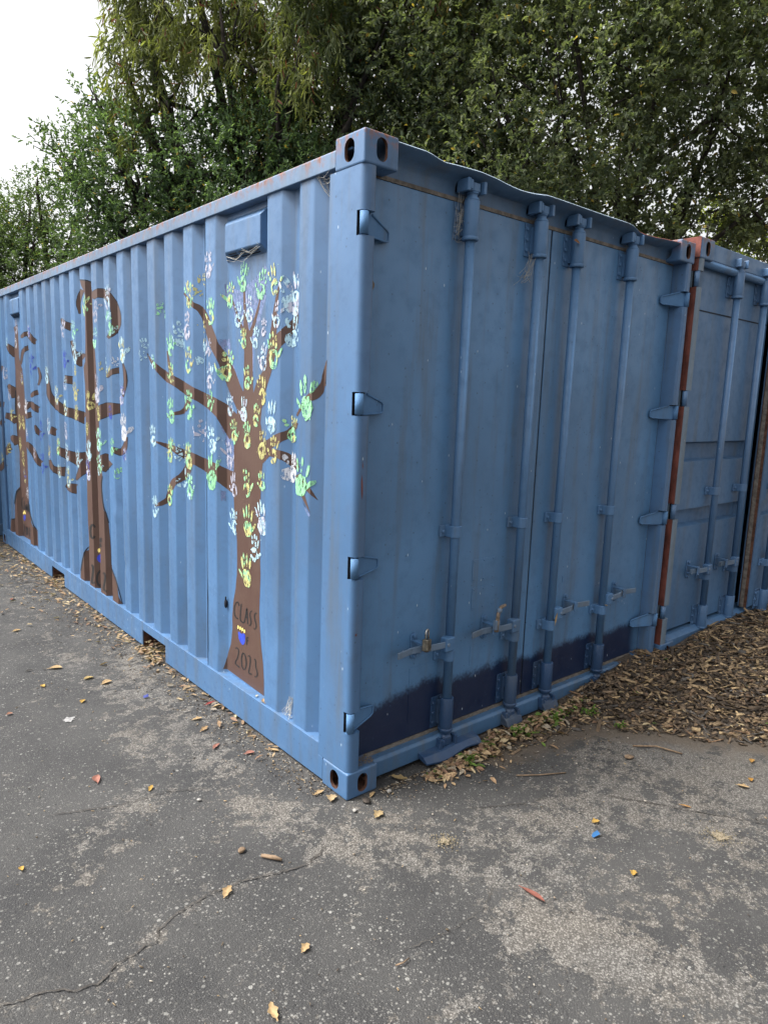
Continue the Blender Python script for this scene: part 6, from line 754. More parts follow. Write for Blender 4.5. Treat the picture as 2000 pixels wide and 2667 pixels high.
for p in ho.data.polygons:
    c = p.center
    if c.y < .049 and c.z > 2.542 and p.normal.z > -.55: p.material_index = 2 if c.x > 1.83 else 1
ho.data.set_sharp_from_angle(angle=R(50))
# sill
sl = MB()
sl.prism([(.040, .022), (.040, .092), (.050, .104), (.13, .104), (.13, .022)], .162, W-.162, 'x')
sl.build('door_sill', M['sill'], c1, .004)
V = []
for x in np.linspace(.435, .80, 12):
    w = .006*math.sin(x*20)
    V += [(x, .040, .056), (x, .004, .046+w*.5), (x, -.024+w, .024+w), (x, -.024+w, .017+w), (x, .040, .034)]
F_ = [(i*5+k, i*5+(k+1) % 5, i*5+5+(k+1) % 5, i*5+5+k) for i in range(11) for k in range(5)]+[(4, 3, 2, 1, 0), tuple(55+k for k in range(5))]
MB().quad_block(V, F_).build('sill_plate', M['gear_dark'], c1)
for x in (1.066, 1.37, 1.845):
    MB().prism([(-.012, .030), (.040, .030), (.040, .085), (.002, .060)], x-.06, x+.06, 'x').build('sill_plate', M['gear_navy'], c1, .003)
b1 = locking_bar(c1, .606, .042, 0, M['gear'], M['gear_dark'], -1)
b2 = locking_bar(c1, 1.071, .042, 0, M['gear'], M['gear_dark'], -1)
b3 = locking_bar(c1, 1.366, .042, 0, M['gear'], M['gear_dark'], 1)
b4 = locking_bar(c1, 1.852, .042, 0, M['gear'], M['gear_dark'], 1)
# flaked paint on the near post
def flake(name, pts, y, mat, parent):
    n = len(pts); c = (sum(p[0] for p in pts)/n, sum(p[1] for p in pts)/n)
    V = [(c[0], y, c[1])]+[(p[0], y, p[1]) for p in pts]
    return mesh_np(name, V, [(0, 1+i, 1+(i+1) % n) for i in range(n)], mat, parent)
flake('paint_flake', [(.030, 1.355), (.034, 1.32), (.036, 1.28), (.034, 1.255), (.031, 1.27), (.028, 1.30), (.027, 1.33)], -.0012, M['primer'], c1)
flake('paint_flake', [(.031, 1.405), (.034, 1.39), (.033, 1.375), (.030, 1.385)], -.0012, M['primer'], c1)
flake('paint_flake', [(.018, .715), (.026, .718), (.027, .708), (.019, .706)], -.0014, M['primer'], c1)

q = MB(); q.ball((INN-.010, 1.13, .553), .011, 8, 6, 0, (.9, .8, 2.2)); q.tube([(INN-.012, 1.13, .575), (INN-.014, 1.125, .592)], .0035, 6); q.build('stub', M['seam'], c1)
# padlock on the first lever, and a rusty seal on the second
def padlock(loc, label):
    r0 = empty('padlock', loc, label, 'padlock')
    p = MB(); p.box(-.021, .021, -.014, .014, -.030, .022); p.build('lock_body', M['brass'], r0, .004)
    s_ = MB(); s_.tube([(-.013, 0, .018)]+[(-.013*math.cos(a), 0, .050+.014*math.sin(a)) for a in np.linspace(0, math.pi, 9)]+[(.013, 0, .024)], .0048, 8)
    s_.build('shackle', M['steel'], r0)
    k = MB(); k.tube([(0, 0, -.030), (0, 0, -.034)], .010, 10); k.build('keyhole_plate', M['rust'], r0)
    return r0
pl_ = padlock((.421, .002, .590), 'weathered padlock with steel shackle hanging on the leftmost door lever')
pl_.rotation_euler = (R(-4), R(9), R(20))
sr = empty('bolt_seal', (.886, .004, .600), 'rusty old bolt seal hanging above the second lever from the left', 'seal')
q = MB(); q.tube([(0, 0, -.045), (.002, -.002, .0), (.006, -.002, .05), (.02, -.004, .075), (.05, -.006, .082)], [.011, .010, .009, .009, .007], 8); q.build('seal_stem', M['seal'], sr)
q = MB(); q.box(-.015, .015, -.010, .010, -.035, .012); q.build('seal_body', M['lever'], sr, .003)
q = MB(); q.ball((.012, -.002, .058), .015, 8, 6); q.build('seal_head', M['lever'], sr)

# ------------------------------------------------------------------ mural: flat paint that follows the corrugations
def conform(name, quads, mat, parent, off, loose=None, **props):
    bm = bmesh.new()
    for q in quads:
        vs_ = [bm.verts.new((0, y, z)) for y, z in q]
        try: bm.faces.new(vs_)
        except ValueError: pass
    bmesh.ops.remove_doubles(bm, verts=bm.verts, dist=2e-5)
    if not bm.faces: bm.free(); return None
    lo = min(v.co.y for v in bm.verts); hi = max(v.co.y for v in bm.verts)
    for b in BREAKS:
        if lo < b < hi:
            bmesh.ops.bisect_plane(bm, geom=bm.verts[:]+bm.edges[:]+bm.faces[:], dist=1e-6, plane_co=(0, b, 0), plane_no=(0, 1, 0))
    bmesh.ops.triangulate(bm, faces=bm.faces)
    for v in bm.verts:
        v.co.x = float(prof(v.co.y))-off
        v.co.z = min(max(v.co.z, Z_RAIL+.001), Z_TOP-.001)
    for f in bm.faces:
        f.normal_update()
        if f.normal.x > 0: f.normal_flip()
    me = bpy.data.meshes.new(name); bm.to_mesh(me); bm.free()
    me.materials.append(mat)
    return link(bpy.data.objects.new(name, me), parent, **props)
def strip_quads(s):
    return [((a[0], a[1]), (b[0], b[1]), (b[2], b[3]), (a[2], a[3])) for a, b in zip(s[:-1], s[1:])]
def hand_quads(cy, cz, h, code, rnd):
    """print of a hand in wall coordinates; most palms leave an unpainted hollow"""
    part = 'p' in code; full = 'f' in code
    tilt = rnd.uniform(-.28, .28); mir = rnd.choice((-1, 1)); h = max(h, .06)*1.07
    h *= 1.12 if full else 1.0
    wid = h*1.0
    def P(u, v):
        u *= mir; a = u*math.cos(tilt)-v*math.sin(tilt); b = u*math.sin(tilt)+v*math.cos(tilt)
        return (cy-a*wid, cz+b*h)
    Q = []
    # palm
    n = 18; pc = (0, -.20); ex = rnd.uniform(.20, .25); ey = rnd.uniform(.24, .29)
    orr = [rnd.uniform(.88, 1.10) for _ in range(n)]; irr = [rnd.uniform(.7, 1.25) for _ in range(n)]
    hole = 0.0 if full else rnd.uniform(.30, .52); ho = (rnd.uniform(-.06, .06), rnd.uniform(-.02, .07))
    gap = rnd.randrange(n); gl = 0 if full else rnd.choice((0, 0, 2, 3, 4))
    for k in range(n):
        if part and rnd.random() < .45: continue
        if (k-gap) % n < gl: continue
        a0, a1 = 6.2832*k/n, 6.2832*(k+1)/n; k1 = (k+1) % n
        o0 = (pc[0]+ex*math.cos(a0)*orr[k], pc[1]+ey*math.sin(a0)*orr[k]); o1 = (pc[0]+ex*math.cos(a1)*orr[k1], pc[1]+ey*math.sin(a1)*orr[k1])
        hs = max(hole, .02)
        i0 = (pc[0]+ho[0]+ex*hs*math.cos(a0)*irr[k], pc[1]+ho[1]+ey*hs*math.sin(a0)*irr[k]); i1 = (pc[0]+ho[0]+ex*hs*math.cos(a1)*irr[k1], pc[1]+ho[1]+ey*hs*math.sin(a1)*irr[k1])
        Q.append((P(*o0), P(*o1), P(*i1), P(*i0)))
    # fingers: (base u,v) -> (tip u,v)
    fg = [((-.17, .07), (-.27, .36)), ((-.06, .10), (-.10, .49)), ((.06, .10), (.06, .50)), ((.17, .06), (.21, .40)), ((.20, -.24), (.42, .02))]
    for i, (b, t) in enumerate(fg):
        if part and rnd.random() < .35: continue
        if rnd.random() < .06: continue
        w = .047*rnd.uniform(.8, 1.2)*(1.15 if i == 4 else 1)
        segs = [(.0, 1.0)] if (full or rnd.random() < .45) else [(.0 if rnd.random() < .4 else .14, .46), (.56, 1.0)]
        j = (rnd.uniform(-.02, .02), rnd.uniform(-.03, .03))
        dx, dy = t[0]-b[0], t[1]-b[1]; ln = math.hypot(dx, dy); nx, ny = -dy/ln, dx/ln
        for s0, s1 in segs:
            L_ = []
            for q in range(6):
                e = q/5; f_ = s0+(s1-s0)*e; ww = w*math.sqrt(max(.10, 1-(2*e-1)**2*.9))*rnd.uniform(.85, 1.15)
                c = (b[0]+dx*f_+j[0], b[1]+dy*f_+j[1]); L_.append(((c[0]+nx*ww, c[1]+ny*ww), (c[0]-nx*ww, c[1]-ny*ww)))
            for (a, b2), (c, d) in zip(L_[:-1], L_[1:]): Q.append((P(*a), P(*c), P(*d), P(*b2)))
    # drips and spatter
    for _ in range(rnd.randrange(0, 4)):
        u, v = rnd.uniform(-.35, .35), rnd.uniform(-.5, .5); r_ = rnd.uniform(.008, .018)
        Q.append((P(u-r_, v-r_), P(u+r_, v-r_*1.3), P(u+r_, v+r_), P(u-r_*.6, v+r_)))
    return Q
hr = random.Random(11)
trees_m = ((T1, None, TX1, H1, 'brown painted tree nearest the door end, lettered CLASS OF 2023'),
           (T2, O2, TX2, H2, 'middle painted tree with black outlines and a looped top branch'),
           (T3, O3, TX3, H3, 'farthest painted tree with black outlines near the far corner'))
for j, s_ in enumerate(LAV): conform('touch_up_paint', strip_quads(s_), M['lavender'], c1, .0003+.00002*j)
for ti, (TT, OO, TX, HH, lab) in enumerate(trees_m):
    root = conform('painted_tree', strip_quads(TT[0]), M['brown'], c1, .0006, label=lab)
    for j, s_ in enumerate(TT[1:]):
        conform('painted_branch', strip_quads(s_), M['brown'], root, .0006+.00002*(j+1))
    if OO:
        for j, s_ in enumerate(OO): conform('painted_outline', strip_quads(s_), M['outline'], root, .00045+.000005*j if j < len(OO)-4 else .0011+.00001*j)
    for j, s_ in enumerate(TX): conform('painted_letter', strip_quads(s_), M['letter'], root, .0013+.00001*j)
    for colr, which, poly in PAW:
        if which == ti+1:
            c = (sum(p[0] for p in poly)/len(poly), sum(p[1] for p in poly)/len(poly))
            conform('painted_paw' if colr == 'blue' else 'painted_toe', [(c, poly[i], poly[(i+1) % len(poly)]) for i in range(len(poly))], M['paw_'+colr], root, .0015)
    for j, (hy, hz, hh, code) in enumerate(HH):
        conform('handprint', hand_quads(hy, hz, hh, code, hr), hand_mat(code), root, .0017+.000012*j)

# ------------------------------------------------------------------ second container, standing a little forward and higher
C2 = (2.474, -.018, .042)
c2 = empty('shipping_container', C2, 'second blue container with ridged doors and bare red primer on its corner post', 'shipping container')
M2 = M['side2']
fit2 = fitting_mesh(.162, .178, .118, M['fitting'], M['rust'])
for x, mx in ((0, 1), (W, -1)):
    for y, my in ((0, 1), (L, -1)):
        for z in (0, H-.118):
            place('corner_fitting', fit2 if z else fit_low, c2, (x-.003*mx, y-.003*my, z), (mx, my, 1))
fo = bpy.data.objects
H2Z = [(2.315, 2.40), (1.62, 1.71), (.93, 1.02), (.29, .37)]
pf = front_post(c2, False, M['pale'], H2Z)
# side of the post and fitting that the paint never reached
pr = MB(); zz = .118
for a, b in sorted(H2Z):
    pr.box(-.0018, .0005, .006, .20, zz, a-.004); zz = b+.004
pr.box(-.0018, .0005, .006, .20, zz, H-.118)
pr.build('bare_primer', M['primer'], c2)
MB().box(-.0065, -.0028, .000, .172, H-.116, H+.001).build('bare_primer', M['primer'], c2, .002)
front_post(c2, True, M2, [])
MB().box(0, .06, .2, L, .02, 2.55).build('side_wall', M['primer'], c2)
MB().box(W-.06, W, .2, L, .02, 2.55).build('side_wall', M2, c2)
MB().box(.06, W-.06, L-.06, L, .02, 2.55).build('end_wall', M2, c2)
MB().box(.06, W-.06, .12, L-.06, 2.52, 2.55).build('roof', M2, c2)
MB().box(.06, W-.06, .14, L-.06, .10, .15).build('floor', M['black'], c2)
hd = MB(); hd.prism([(.03, 2.49), (.03, 2.586), (.16, 2.586), (.16, 2.49)], .062, W-.062, 'x'); hd.build('door_header', M2, c2, .004)
g_ = MB(); g_.tube([(.062, .042, 2.468), (W-.062, .042, 2.468)], .024, 14); g_.build('header_pipe', M2, c2)
sl = MB(); sl.prism([(.012, .02), (.012, .12), (.05, .14), (.13, .14), (.13, .02)], .10, W-.10, 'x'); sl.build('door_sill', M2, c2, .004)
def ridged_door(x0, x1):
    """door skin with raised panels between recessed channels"""
    bands = [(.16, .845, .070), (.845, .855, None), (.885, .965, .098), (.97, 1.275, .070), (1.31, 1.395, .098), (1.40, 2.43, .070)]
    prof_ = [(.16, .072), (.846, .072), (.856, .128), (.945, .128), (.962, .072), (1.272, .072), (1.282, .128), (1.382, .128), (1.398, .072), (2.478, .072)]
    xe = [x0, x0+.05, x0+.075, x1-.085, x1-.06, x1]
    V = []; F_ = []
    for z, y in prof_:
        for k, x in enumerate(xe):
            yy = y if 1 < k < 4 else .072
            V.append((x, yy, z))
    for i in range(len(prof_)-1):
        for k in range(len(xe)-1): F_.append((i*6+k, i*6+k+1, i*6+7+k, i*6+6+k))
    b = MB(); b.quad_block(V, F_); b.box(x0, x1, .130, .138, .16, 2.43)
    b.box(x0, x0+.012, .072, .1, .16, 2.43); b.box(x1-.012, x1, .072, .1, .16, 2.43)
    return b
dl = ridged_door(.066, 1.205).build('door', M2, c2)
MB().box(.07, 1.2, .068, .0725, 2.20, 2.206).build('door_seam', M['seam'], dl)
V = [(.075, .069, .545), (.075, .069, .72), (.090, .066, .665), (.115, .060, .60), (.140, .054, .555), (.135, .056, .545)]
mesh_np('torn_skin', V, [(0, 1, 2), (0, 2, 3), (0, 3, 4), (0, 4, 5)], M['primer'], dl)
for a, b in H2Z: 
    h_ = MB(); h_.tube([(.015, .0165, a), (.015, .0165, b)], .0155, 12); h_.build('hinge', M['gear2'], dl)
locking_bar(c2, .575, .022, 0, M['gear2'], M['gear2'], -1, .070, .24, .545, True, True)
locking_bar(c2, .990, .022, 0, M['gear2'], M['gear2'], -1, .070, .24, .545, True, True)
# right door hangs a little open, hinged on its far side
pv = Vector((W-.06, .08, 0)); ang = R(4.2)
def swing(o):
    o.matrix_local = Matrix.Translation(pv) @ Matrix.Rotation(ang, 4, 'Z') @ Matrix.Translation(-pv)
    return o
dr = swing(ridged_door(1.216, W-.066).build('door', M2, c2))
MB().box(1.2105, 1.2155, .076, .128, .16, 2.43).build('door_edge', M['rust'], dr)
MB().box(1.204, 1.2100, .095, .12, .16, 2.43).build('door_seal', M['gasket'], dr)
b5 = locking_bar(c2, 1.40, .022, 0, M['gear2'], M['gear2'], 1, .070, .24, .545, False, True)
swing(b5)
# frayed rope tied to that bar
rp = empty('rope', (C2[0]+1.37, C2[1]-.165, .18), 'frayed tan rope hanging from the ajar door at the right edge', 'rope')
q = MB()
for k in range(16):
    r_ = random.Random(k); sx_ = r_.uniform(-.012, .012); sy_ = r_.uniform(-.012, .012)
    q.tube([(sx_*.3, sy_*.3, .30), (sx_+.01, sy_, .22), (sx_*1.5-.004, sy_*1.2, .14), (sx_*2+.01, sy_*2, .06), (sx_*4+r_.uniform(-.03, .03), sy_*4-.01, r_.uniform(-.02, .02))], [.004, .004, .0035, .003, .0015], 5)
q.build('strands', M['rope'], rp)
q = MB(); q.tube([(.02*math.cos(a), .02*math.sin(a), .30+.006*math.sin(3*a)) for a in np.linspace(0, 6.2, 12)], .009, 6); q.build('knot', M['rope'], rp)

# ------------------------------------------------------------------ third container behind the far end of the first
c3 = empty('shipping_container', (-1.62, 6.34, 0), 'dark blue container end showing past the far left corner of the painted container', 'shipping container')
for x, mx in ((0, 1), (W, -1)):
    for z in (0, H-.118): place('corner_fitting', fit2, c3, (x, 0, z), (mx, 1, 1))
for x0 in (0, W-.09): MB().box(x0, x0+.09, .003, .12, .118, H-.118).build('corner_post', M2, c3, .01)
MB().box(.16, W-.16, .01, .08, .02, .14).build('door_sill', M2, c3, .004)
MB().box(.09, W-.09, .01, .08, 2.47, 2.57).build('door_header', M2, c3, .004)
pts_ = []; x = .09
while x < W-.1:
    pts_ += [(x, .06), (x+.10, .06), (x+.125, .03), (x+.225, .03)]; x += .25
pts_ = [(min(a, W-.09), b) for a, b in pts_]
wv = MB(); V = [(a, b, z) for z in (.14, 2.47) for a, b in pts_]; n = len(pts_)
wv.quad_block(V, [(i, i+1, n+i+1, n+i) for i in range(n-1)]); wv.build('end_wall', M2, c3)
MB().box(.004, .05, .12, L, .02, 2.56).build('side_wall', M2, c3); MB().box(W-.05, W-.004, .12, L, .02, 2.56).build('side_wall', M2, c3)
MB().box(.05, W-.05, .1, L, 2.53, 2.555).build('roof', M2, c3)

# ------------------------------------------------------------------ trees
def unit(v): return v/(np.linalg.norm(v, axis=-1, keepdims=True)+1e-9)
def leaf_mesh(name, B, D, Nn, Ln, Wd, colr, mat, parent, fold=.25, curl=.12, **props):
    """leaves from base points B, directions D, normals Nn, lengths, widths"""
    D = unit(D); S = unit(np.cross(D, Nn)); U = np.cross(S, D)
    Ln = Ln[:, None]; Wd = Wd[:, None]
    P = [B, B+D*Ln*.28+S*Wd*.42+U*Wd*fold, B+D*Ln*.66+S*Wd*.40+U*(Wd*fold-curl*.3*Ln), B+D*Ln-U*curl*Ln, B+D*Ln*.66-S*Wd*.40+U*(Wd*fold-curl*.3*Ln), B+D*Ln*.28-S*Wd*.42+U*Wd*fold]
    V = np.stack(P, 1).reshape(-1, 3); n = len(B); o = np.arange(n)[:, None]*6
    F_ = np.concatenate([o+np.array([[0, 3, 2, 1]]), o+np.array([[0, 5, 4, 3]])], 0)
    return mesh_np(name, V, F_, mat, parent, np.repeat(colr, 6, 0), **props)
def vnoise(P, sc, seed):
    r = np.random.default_rng(seed); K = 14
    k = r.normal(size=(K, 3))*sc; ph = r.uniform(0, 6.28, K)
    return np.sin(P@k.T+ph).mean(1)*np.sqrt(K/2)*.7
def crown_points(blobs, n, seed, shell=.55, gap=.0, gsc=1.6):
    r = np.random.default_rng(seed); w = np.array([b[3]**2.2 for b in blobs]); w /= w.sum()
    pts = []; out = []
    for (bx, by, bz, br), wi in zip(blobs, w):
        m_ = int(n*wi*1.8)+4
        d = unit(r.normal(size=(m_, 3))); rad = br*r.uniform(0, 1, m_)**(1/3*(1-shell)+.12)
        lump = 1+.22*vnoise(d*2.2+bx, 1.5, seed+int(bz*10))
        p = np.array([bx, by, bz])+d*(rad*lump)[:, None]*np.array([1, 1, .88])
        pts.append(p); out.append(d)
    P = np.concatenate(pts); O = np.concatenate(out)
    k = vnoise(P, gsc, seed+5) > gap-1.0+0
    k &= (vnoise(P, gsc, seed+5)+r.uniform(-.25, .25, len(P))) > gap
    P, O = P[k], O[k]
    i = r.permutation(len(P))[:n]
    return P[i], O[i]
def broad_tree(name, label, base, blobs, n_tw, leaf, cols, seed, trunk_r=.16, gap=-.55, per=11, group=None, tw_len=.22, shell=.55):
    r = np.random.default_rng(seed)
    root = empty(name, base, label, 'tree', group); b0 = np.array(base)
    C_, O_ = crown_points(blobs, n_tw, seed, shell, gap)
    tw = unit(O_*.8+r.normal(size=C_.shape)*.65+np.array([0, 0, .25]))
    t = np.linspace(.0, 1, per)[None, :, None]
    P = C_[:, None, :]+tw[:, None, :]*t*tw_len*r.uniform(.6, 1.4, (len(C_), 1, 1))
    side = unit(r.normal(size=P.shape)); D = unit(tw[:, None, :]*.7+side*.8)
    Nn = unit(r.normal(size=P.shape)*.8+np.array([0, 0, 1.0]))
    n = P.shape[0]*per
    base_c = np.array(cols[0])[None]+(np.array(cols[1])-np.array(cols[0]))[None]*np.repeat(r.beta(1.4, 2.2, len(C_)), per)[:, None]
    base_c = base_c*r.uniform(.75, 1.25, (n, 1))
    odd = r.uniform(size=n) < .012; base_c[odd] = np.array([.28, .20, .05])
    leaf_mesh('crown', P.reshape(-1, 3)-b0, D.reshape(-1, 3), Nn.reshape(-1, 3), leaf[0]*r.uniform(.65, 1.25, n), leaf[1]*r.uniform(.7, 1.2, n), base_c, M['leaf'], root)
    limbs(root, b0, blobs, C_, r, trunk_r)
    return root
def limbs(root, b0, blobs, C_, r, trunk_r, twigs=170, down=False):
    q = MB(); rad0 = trunk_r
    cen = np.mean([b[:3] for b in blobs], 0); fork = np.array([b0[0]*.7+cen[0]*.3, b0[1]*.7+cen[1]*.3, min(cen[2]*.45, 2.6)])-b0
    q.tube([(0, 0, -.1), tuple(fork*.5+r.normal(size=3)*.05*np.array([1, 1, 0])), tuple(fork)], [rad0*1.25, rad0, rad0*.85], 10)
    for bx, by, bz, br in blobs:
        e = np.array([bx, by, bz])-b0; mdl = (fork+e)/2+r.normal(size=3)*.18
        q.tube([tuple(fork-(e-fork)*.02), tuple(fork*.6+mdl*.4), tuple(mdl), tuple(e), tuple(e+unit(e-fork)*br*.6)], [rad0*.62, rad0*.5, rad0*.38, rad0*.2, rad0*.06], 7)
        for _ in range(6):
            d = unit(r.normal(size=3)+np.array([0, 0, .2])); st = mdl*.3+e*.7
            q.tube([tuple(st), tuple(st+d*br*.45+r.normal(size=3)*.08), tuple(st+d*br*.95)], [rad0*.2, rad0*.12, rad0*.03], 5)
    idx = r.permutation(len(C_))[:twigs]
    for i in idx:
        p = C_[i]-b0; bl = min(blobs, key=lambda b: (b[0]-C_[i][0])**2+(b[1]-C_[i][1])**2+(b[2]-C_[i][2])**2)
        e = np.array(bl[:3])-b0; s_ = p+(e-p)*.55
        q.tube([tuple(s_), tuple((s_+p)/2+r.normal(size=3)*.05), tuple(p)], [.014, .010, .005], 4, False)
    q.build('trunk', M['bark'], root)

GR = 'trees behind the containers'  # oak and bay leaf colours are lifted at the dark end in place of haze
broad_tree('oak_tree', 'large dark evergreen oak filling the upper right above the second container', (7.5, 3.7, 0),
    [(6.3, 4.0, 5.5, 1.7), (7.9, 2.6, 5.9, 1.6), (5.7, 4.3, 4.5, 1.2), (7.3, 4.0, 7.2, 1.9), (8.6, 2.2, 7.2, 1.8), (5.5, 5.0, 6.6, 1.5), (6.2, 4.2, 7.9, 1.7), (6.9, 3.4, 4.3, 1.0), (8.9, 1.5, 5.2, 1.1), (7.2, 3.1, 6.3, 1.5), (6.5, 3.9, 3.6, 1.0), (9.0, 2.2, 4.6, .9), (8.2, 1.9, 4.5, .9), (7.5, 2.7, 4.0, .85), (6.0, 5.2, 5.2, 1.1)],
    10500, (.070, .038), ((0.0677, 0.0868, 0.0512), (0.1601, 0.1772, 0.0917)), 21, .095, -.62, 11, GR)
broad_tree('oak_tree', 'dark oak crown behind the near door end, between eucalyptus and right oak', (5.8, 6.6, 0),
    [(5.5, 6.1, 5.0, 1.4), (5.4, 6.3, 6.6, 1.5), (5.0, 6.5, 4.0, 1.1), (6.2, 5.4, 4.2, 1.2), (6.0, 5.9, 7.8, 1.4), (5.9, 5.6, 5.8, 1.3), (4.6, 6.9, 5.2, .9)],
    4600, (.066, .034), ((0.0641, 0.0838, 0.0515), (0.1466, 0.1676, 0.0902)), 22, .10, -.6, 11, GR)
broad_tree('bay_tree', 'dense mid green bay tree with leafy shoots rising behind the long painted side', (3.4, 8.4, 0),
    [(3.4, 7.1, 4.3, 1.3), (4.5, 6.6, 4.2, 1.2), (2.3, 8.0, 4.5, .95), (2.75, 7.8, 5.15, .75), (3.8, 7.3, 5.1, .95), (1.55, 8.65, 4.75, .42), (2.4, 8.3, 3.5, .95), (1.95, 8.5, 5.55, .30), (3.2, 7.4, 3.4, 1.2), (1.85, 8.5, 4.3, .5), (2.1, 8.35, 5.2, .38), (4.2, 7.4, 5.7, .6)],
    5400, (.064, .030), ((0.0514, 0.0833, 0.0426), (0.1088, 0.1577, 0.0758)), 23, .13, -.6, 11, GR)
broad_tree('bay_tree', 'rounded bushy tree at the far left behind the top rail', (1.3, 10.9, 0),
    [(1.45, 10.4, 3.3, 1.15), (.45, 11.2, 3.3, 1.3), (2.3, 9.7, 3.1, .95), (1.5, 10.5, 4.2, .62), (.95, 10.9, 4.05, .62), (2.55, 9.6, 3.75, .42), (1.95, 10.1, 3.9, .55), (-.3, 11.6, 3.4, 1.2), (1.62, 10.45, 4.75, .28)],
    5600, (.054, .024), ((0.0527, 0.0798, 0.0391), (0.1072, 0.1469, 0.0651)), 24, .12, -.6, 11, GR)
broad_tree('leafy_tree', 'sunlit yellow green tree glimpsed low at the right between oak branches', (13.2, 5.6, 0),
    [(12.8, 5.1, 5.0, .9), (13.4, 4.3, 4.6, .9), (12.3, 5.6, 4.3, .8)], 420, (.11, .055), ((.10, .14, .03), (.30, .32, .05)), 25, .12, -.5, 10, GR)  # yellow-green leaves, coloured brighter to paint in the sunlit look

# taller growth further back closes the view between the nearer crowns
broad_tree('oak_tree', 'distant dark tree mass behind the middle of the container row', (9.5, 11.0, 0),
    [(7.6, 9.6, 5.2, 2.0), (9.6, 8.4, 5.6, 2.0), (6.2, 11.6, 5.0, 1.7), (8.6, 9.4, 8.4, 2.2), (11.2, 7.6, 7.6, 2.2), (11.0, 6.6, 5.0, 1.6), (6.6, 10.6, 8.2, 1.6)],
    3000, (.10, .055), ((0.0635, 0.0799, 0.0493), (0.1361, 0.1513, 0.0843)), 26, .13, -.6, 10, GR)
def eucalyptus():
    r = np.random.default_rng(31); base = np.array((4.6, 8.6, 0.))
    root = empty('eucalyptus_tree', tuple(base), 'tall eucalyptus with drooping yellow green leaves at upper centre left', 'tree', GR)
    blobs_far = [(4.1, 8.9, 6.9, 1.1), (5.0, 8.2, 6.8, 1.2), (3.2, 9.6, 6.9, .8), (5.9, 7.5, 6.9, 1.1), (3.7, 9.2, 8.1, 1.2), (5.0, 8.4, 8.3, 1.4), (3.0, 9.8, 7.7, .5), (3.1, 9.6, 5.9, .5), (4.5, 8.0, 6.2, .5), (3.4, 9.0, 5.4, .4), (6.3, 7.3, 8.2, 1.2), (5.6, 7.6, 6.0, .45), (2.85, 9.85, 6.6, .3)]
    cm = np.array((-1.63, -2.085, 1.644)); blobs = [(*(cm+(np.array(b[:3])-cm)*.84), b[3]*.84) for b in blobs_far]
    C_, O_ = crown_points(blobs, 1500, 31, .5, -.02, 2.6)
    per = 20; n = len(C_)*per
    # hanging strands
    t = np.linspace(0, 1, per)[None, :, None]; ln = r.uniform(.18, .5, (len(C_), 1, 1))
    out = O_*np.array([1, 1, 0])*.3+r.normal(size=C_.shape)*.12
    P = C_[:, None, :]+out[:, None, :]*np.sqrt(t)*ln-np.array([0, 0, 1.])*t*ln+r.normal(size=(len(C_), per, 3))*.02
    D = unit(r.normal(size=P.shape)*.55+np.array([0, 0, -1.0])+out[:, None, :]*.5)
    Nn = unit(r.normal(size=P.shape)*np.array([1, 1, .3]))
    k = np.repeat(np.clip(.30+.42*vnoise(C_, 1.4, 77)+r.normal(0, .18, len(C_)), 0, 1), per)[:, None]
    cl = np.array([.060, .078, .034])+(np.array([.27, .28, .09])-np.array([.060, .078, .034]))*k
    cl = cl*r.uniform(.75, 1.3, (n, 1)); odd = r.uniform(size=n) < .03; cl[odd] = np.array([.16, .06, .04])
    leaf_mesh('crown', P.reshape(-1, 3)-base, D.reshape(-1, 3), Nn.reshape(-1, 3), .135*r.uniform(.6, 1.25, n), .024*r.uniform(.7, 1.25, n), cl, M['leaf'], root, .1, .10)
    limbs(root, base, blobs, C_, r, .2, 260)
eucalyptus()

# ------------------------------------------------------------------ bark mulch and litter
def chip_mesh(name, P, rot, dims, tilt, colr, mat, **props):
    n = len(P); dims = np.asarray(dims)
    base = np.array([(x, y, z) for z in (0, 1) for x, y in ((-.5, -.5), (.5, -.35), (.42, .5), (-.45, .38))])
    V = base[None]*dims[:, None, :]
    V[:, :, 2] += (V[:, :, 0]**2)*tilt[:, 2:3]
    c, s_ = np.cos(tilt[:, 0:1]), np.sin(tilt[:, 0:1]); y, z = V[:, :, 1].copy(), V[:, :, 2].copy()
    V[:, :, 1] = y*c-z*s_; V[:, :, 2] = y*s_+z*c
    c, s_ = np.cos(tilt[:, 1:2]), np.sin(tilt[:, 1:2]); x, z = V[:, :, 0].copy(), V[:, :, 2].copy()
    V[:, :, 0] = x*c+z*s_; V[:, :, 2] = -x*s_+z*c
    c, s_ = np.cos(rot)[:, None], np.sin(rot)[:, None]; x, y = V[:, :, 0].copy(), V[:, :, 1].copy()
    V[:, :, 0] = x*c-y*s_; V[:, :, 1] = x*s_+y*c
    V = (V+P[:, None, :]).reshape(-1, 3); o = np.arange(n)[:, None]*8
    F_ = np.concatenate([o+np.array([f]) for f in ((3, 2, 1, 0), (4, 5, 6, 7), (0, 1, 5, 4), (1, 2, 6, 5), (2, 3, 7, 6), (3, 0, 4, 7))], 0)
    return mesh_np(name, V, F_, mat, None, np.repeat(colr, 8, 0), **props)
n = 15000
x = rng.uniform(.6, 5.2, n*3); y = rng.uniform(-1.9, .02, n*3); sd = mulch_side(x, y)
k = (sd > rng.exponential(.09, n*3)-.16) & ~((x > C2[0]+.01) & (y > -.04)) & (rng.uniform(size=n*3) < np.clip(1.3-(x-2.2)*.28, .25, 1))
x, y, sd = x[k][:n], y[k][:n], sd[k][:n]; n = len(x)
zz = np.maximum(mulch_z(x, y), .004)+rng.uniform(0, .022, n)*np.clip(sd*5+.2, .1, 1)
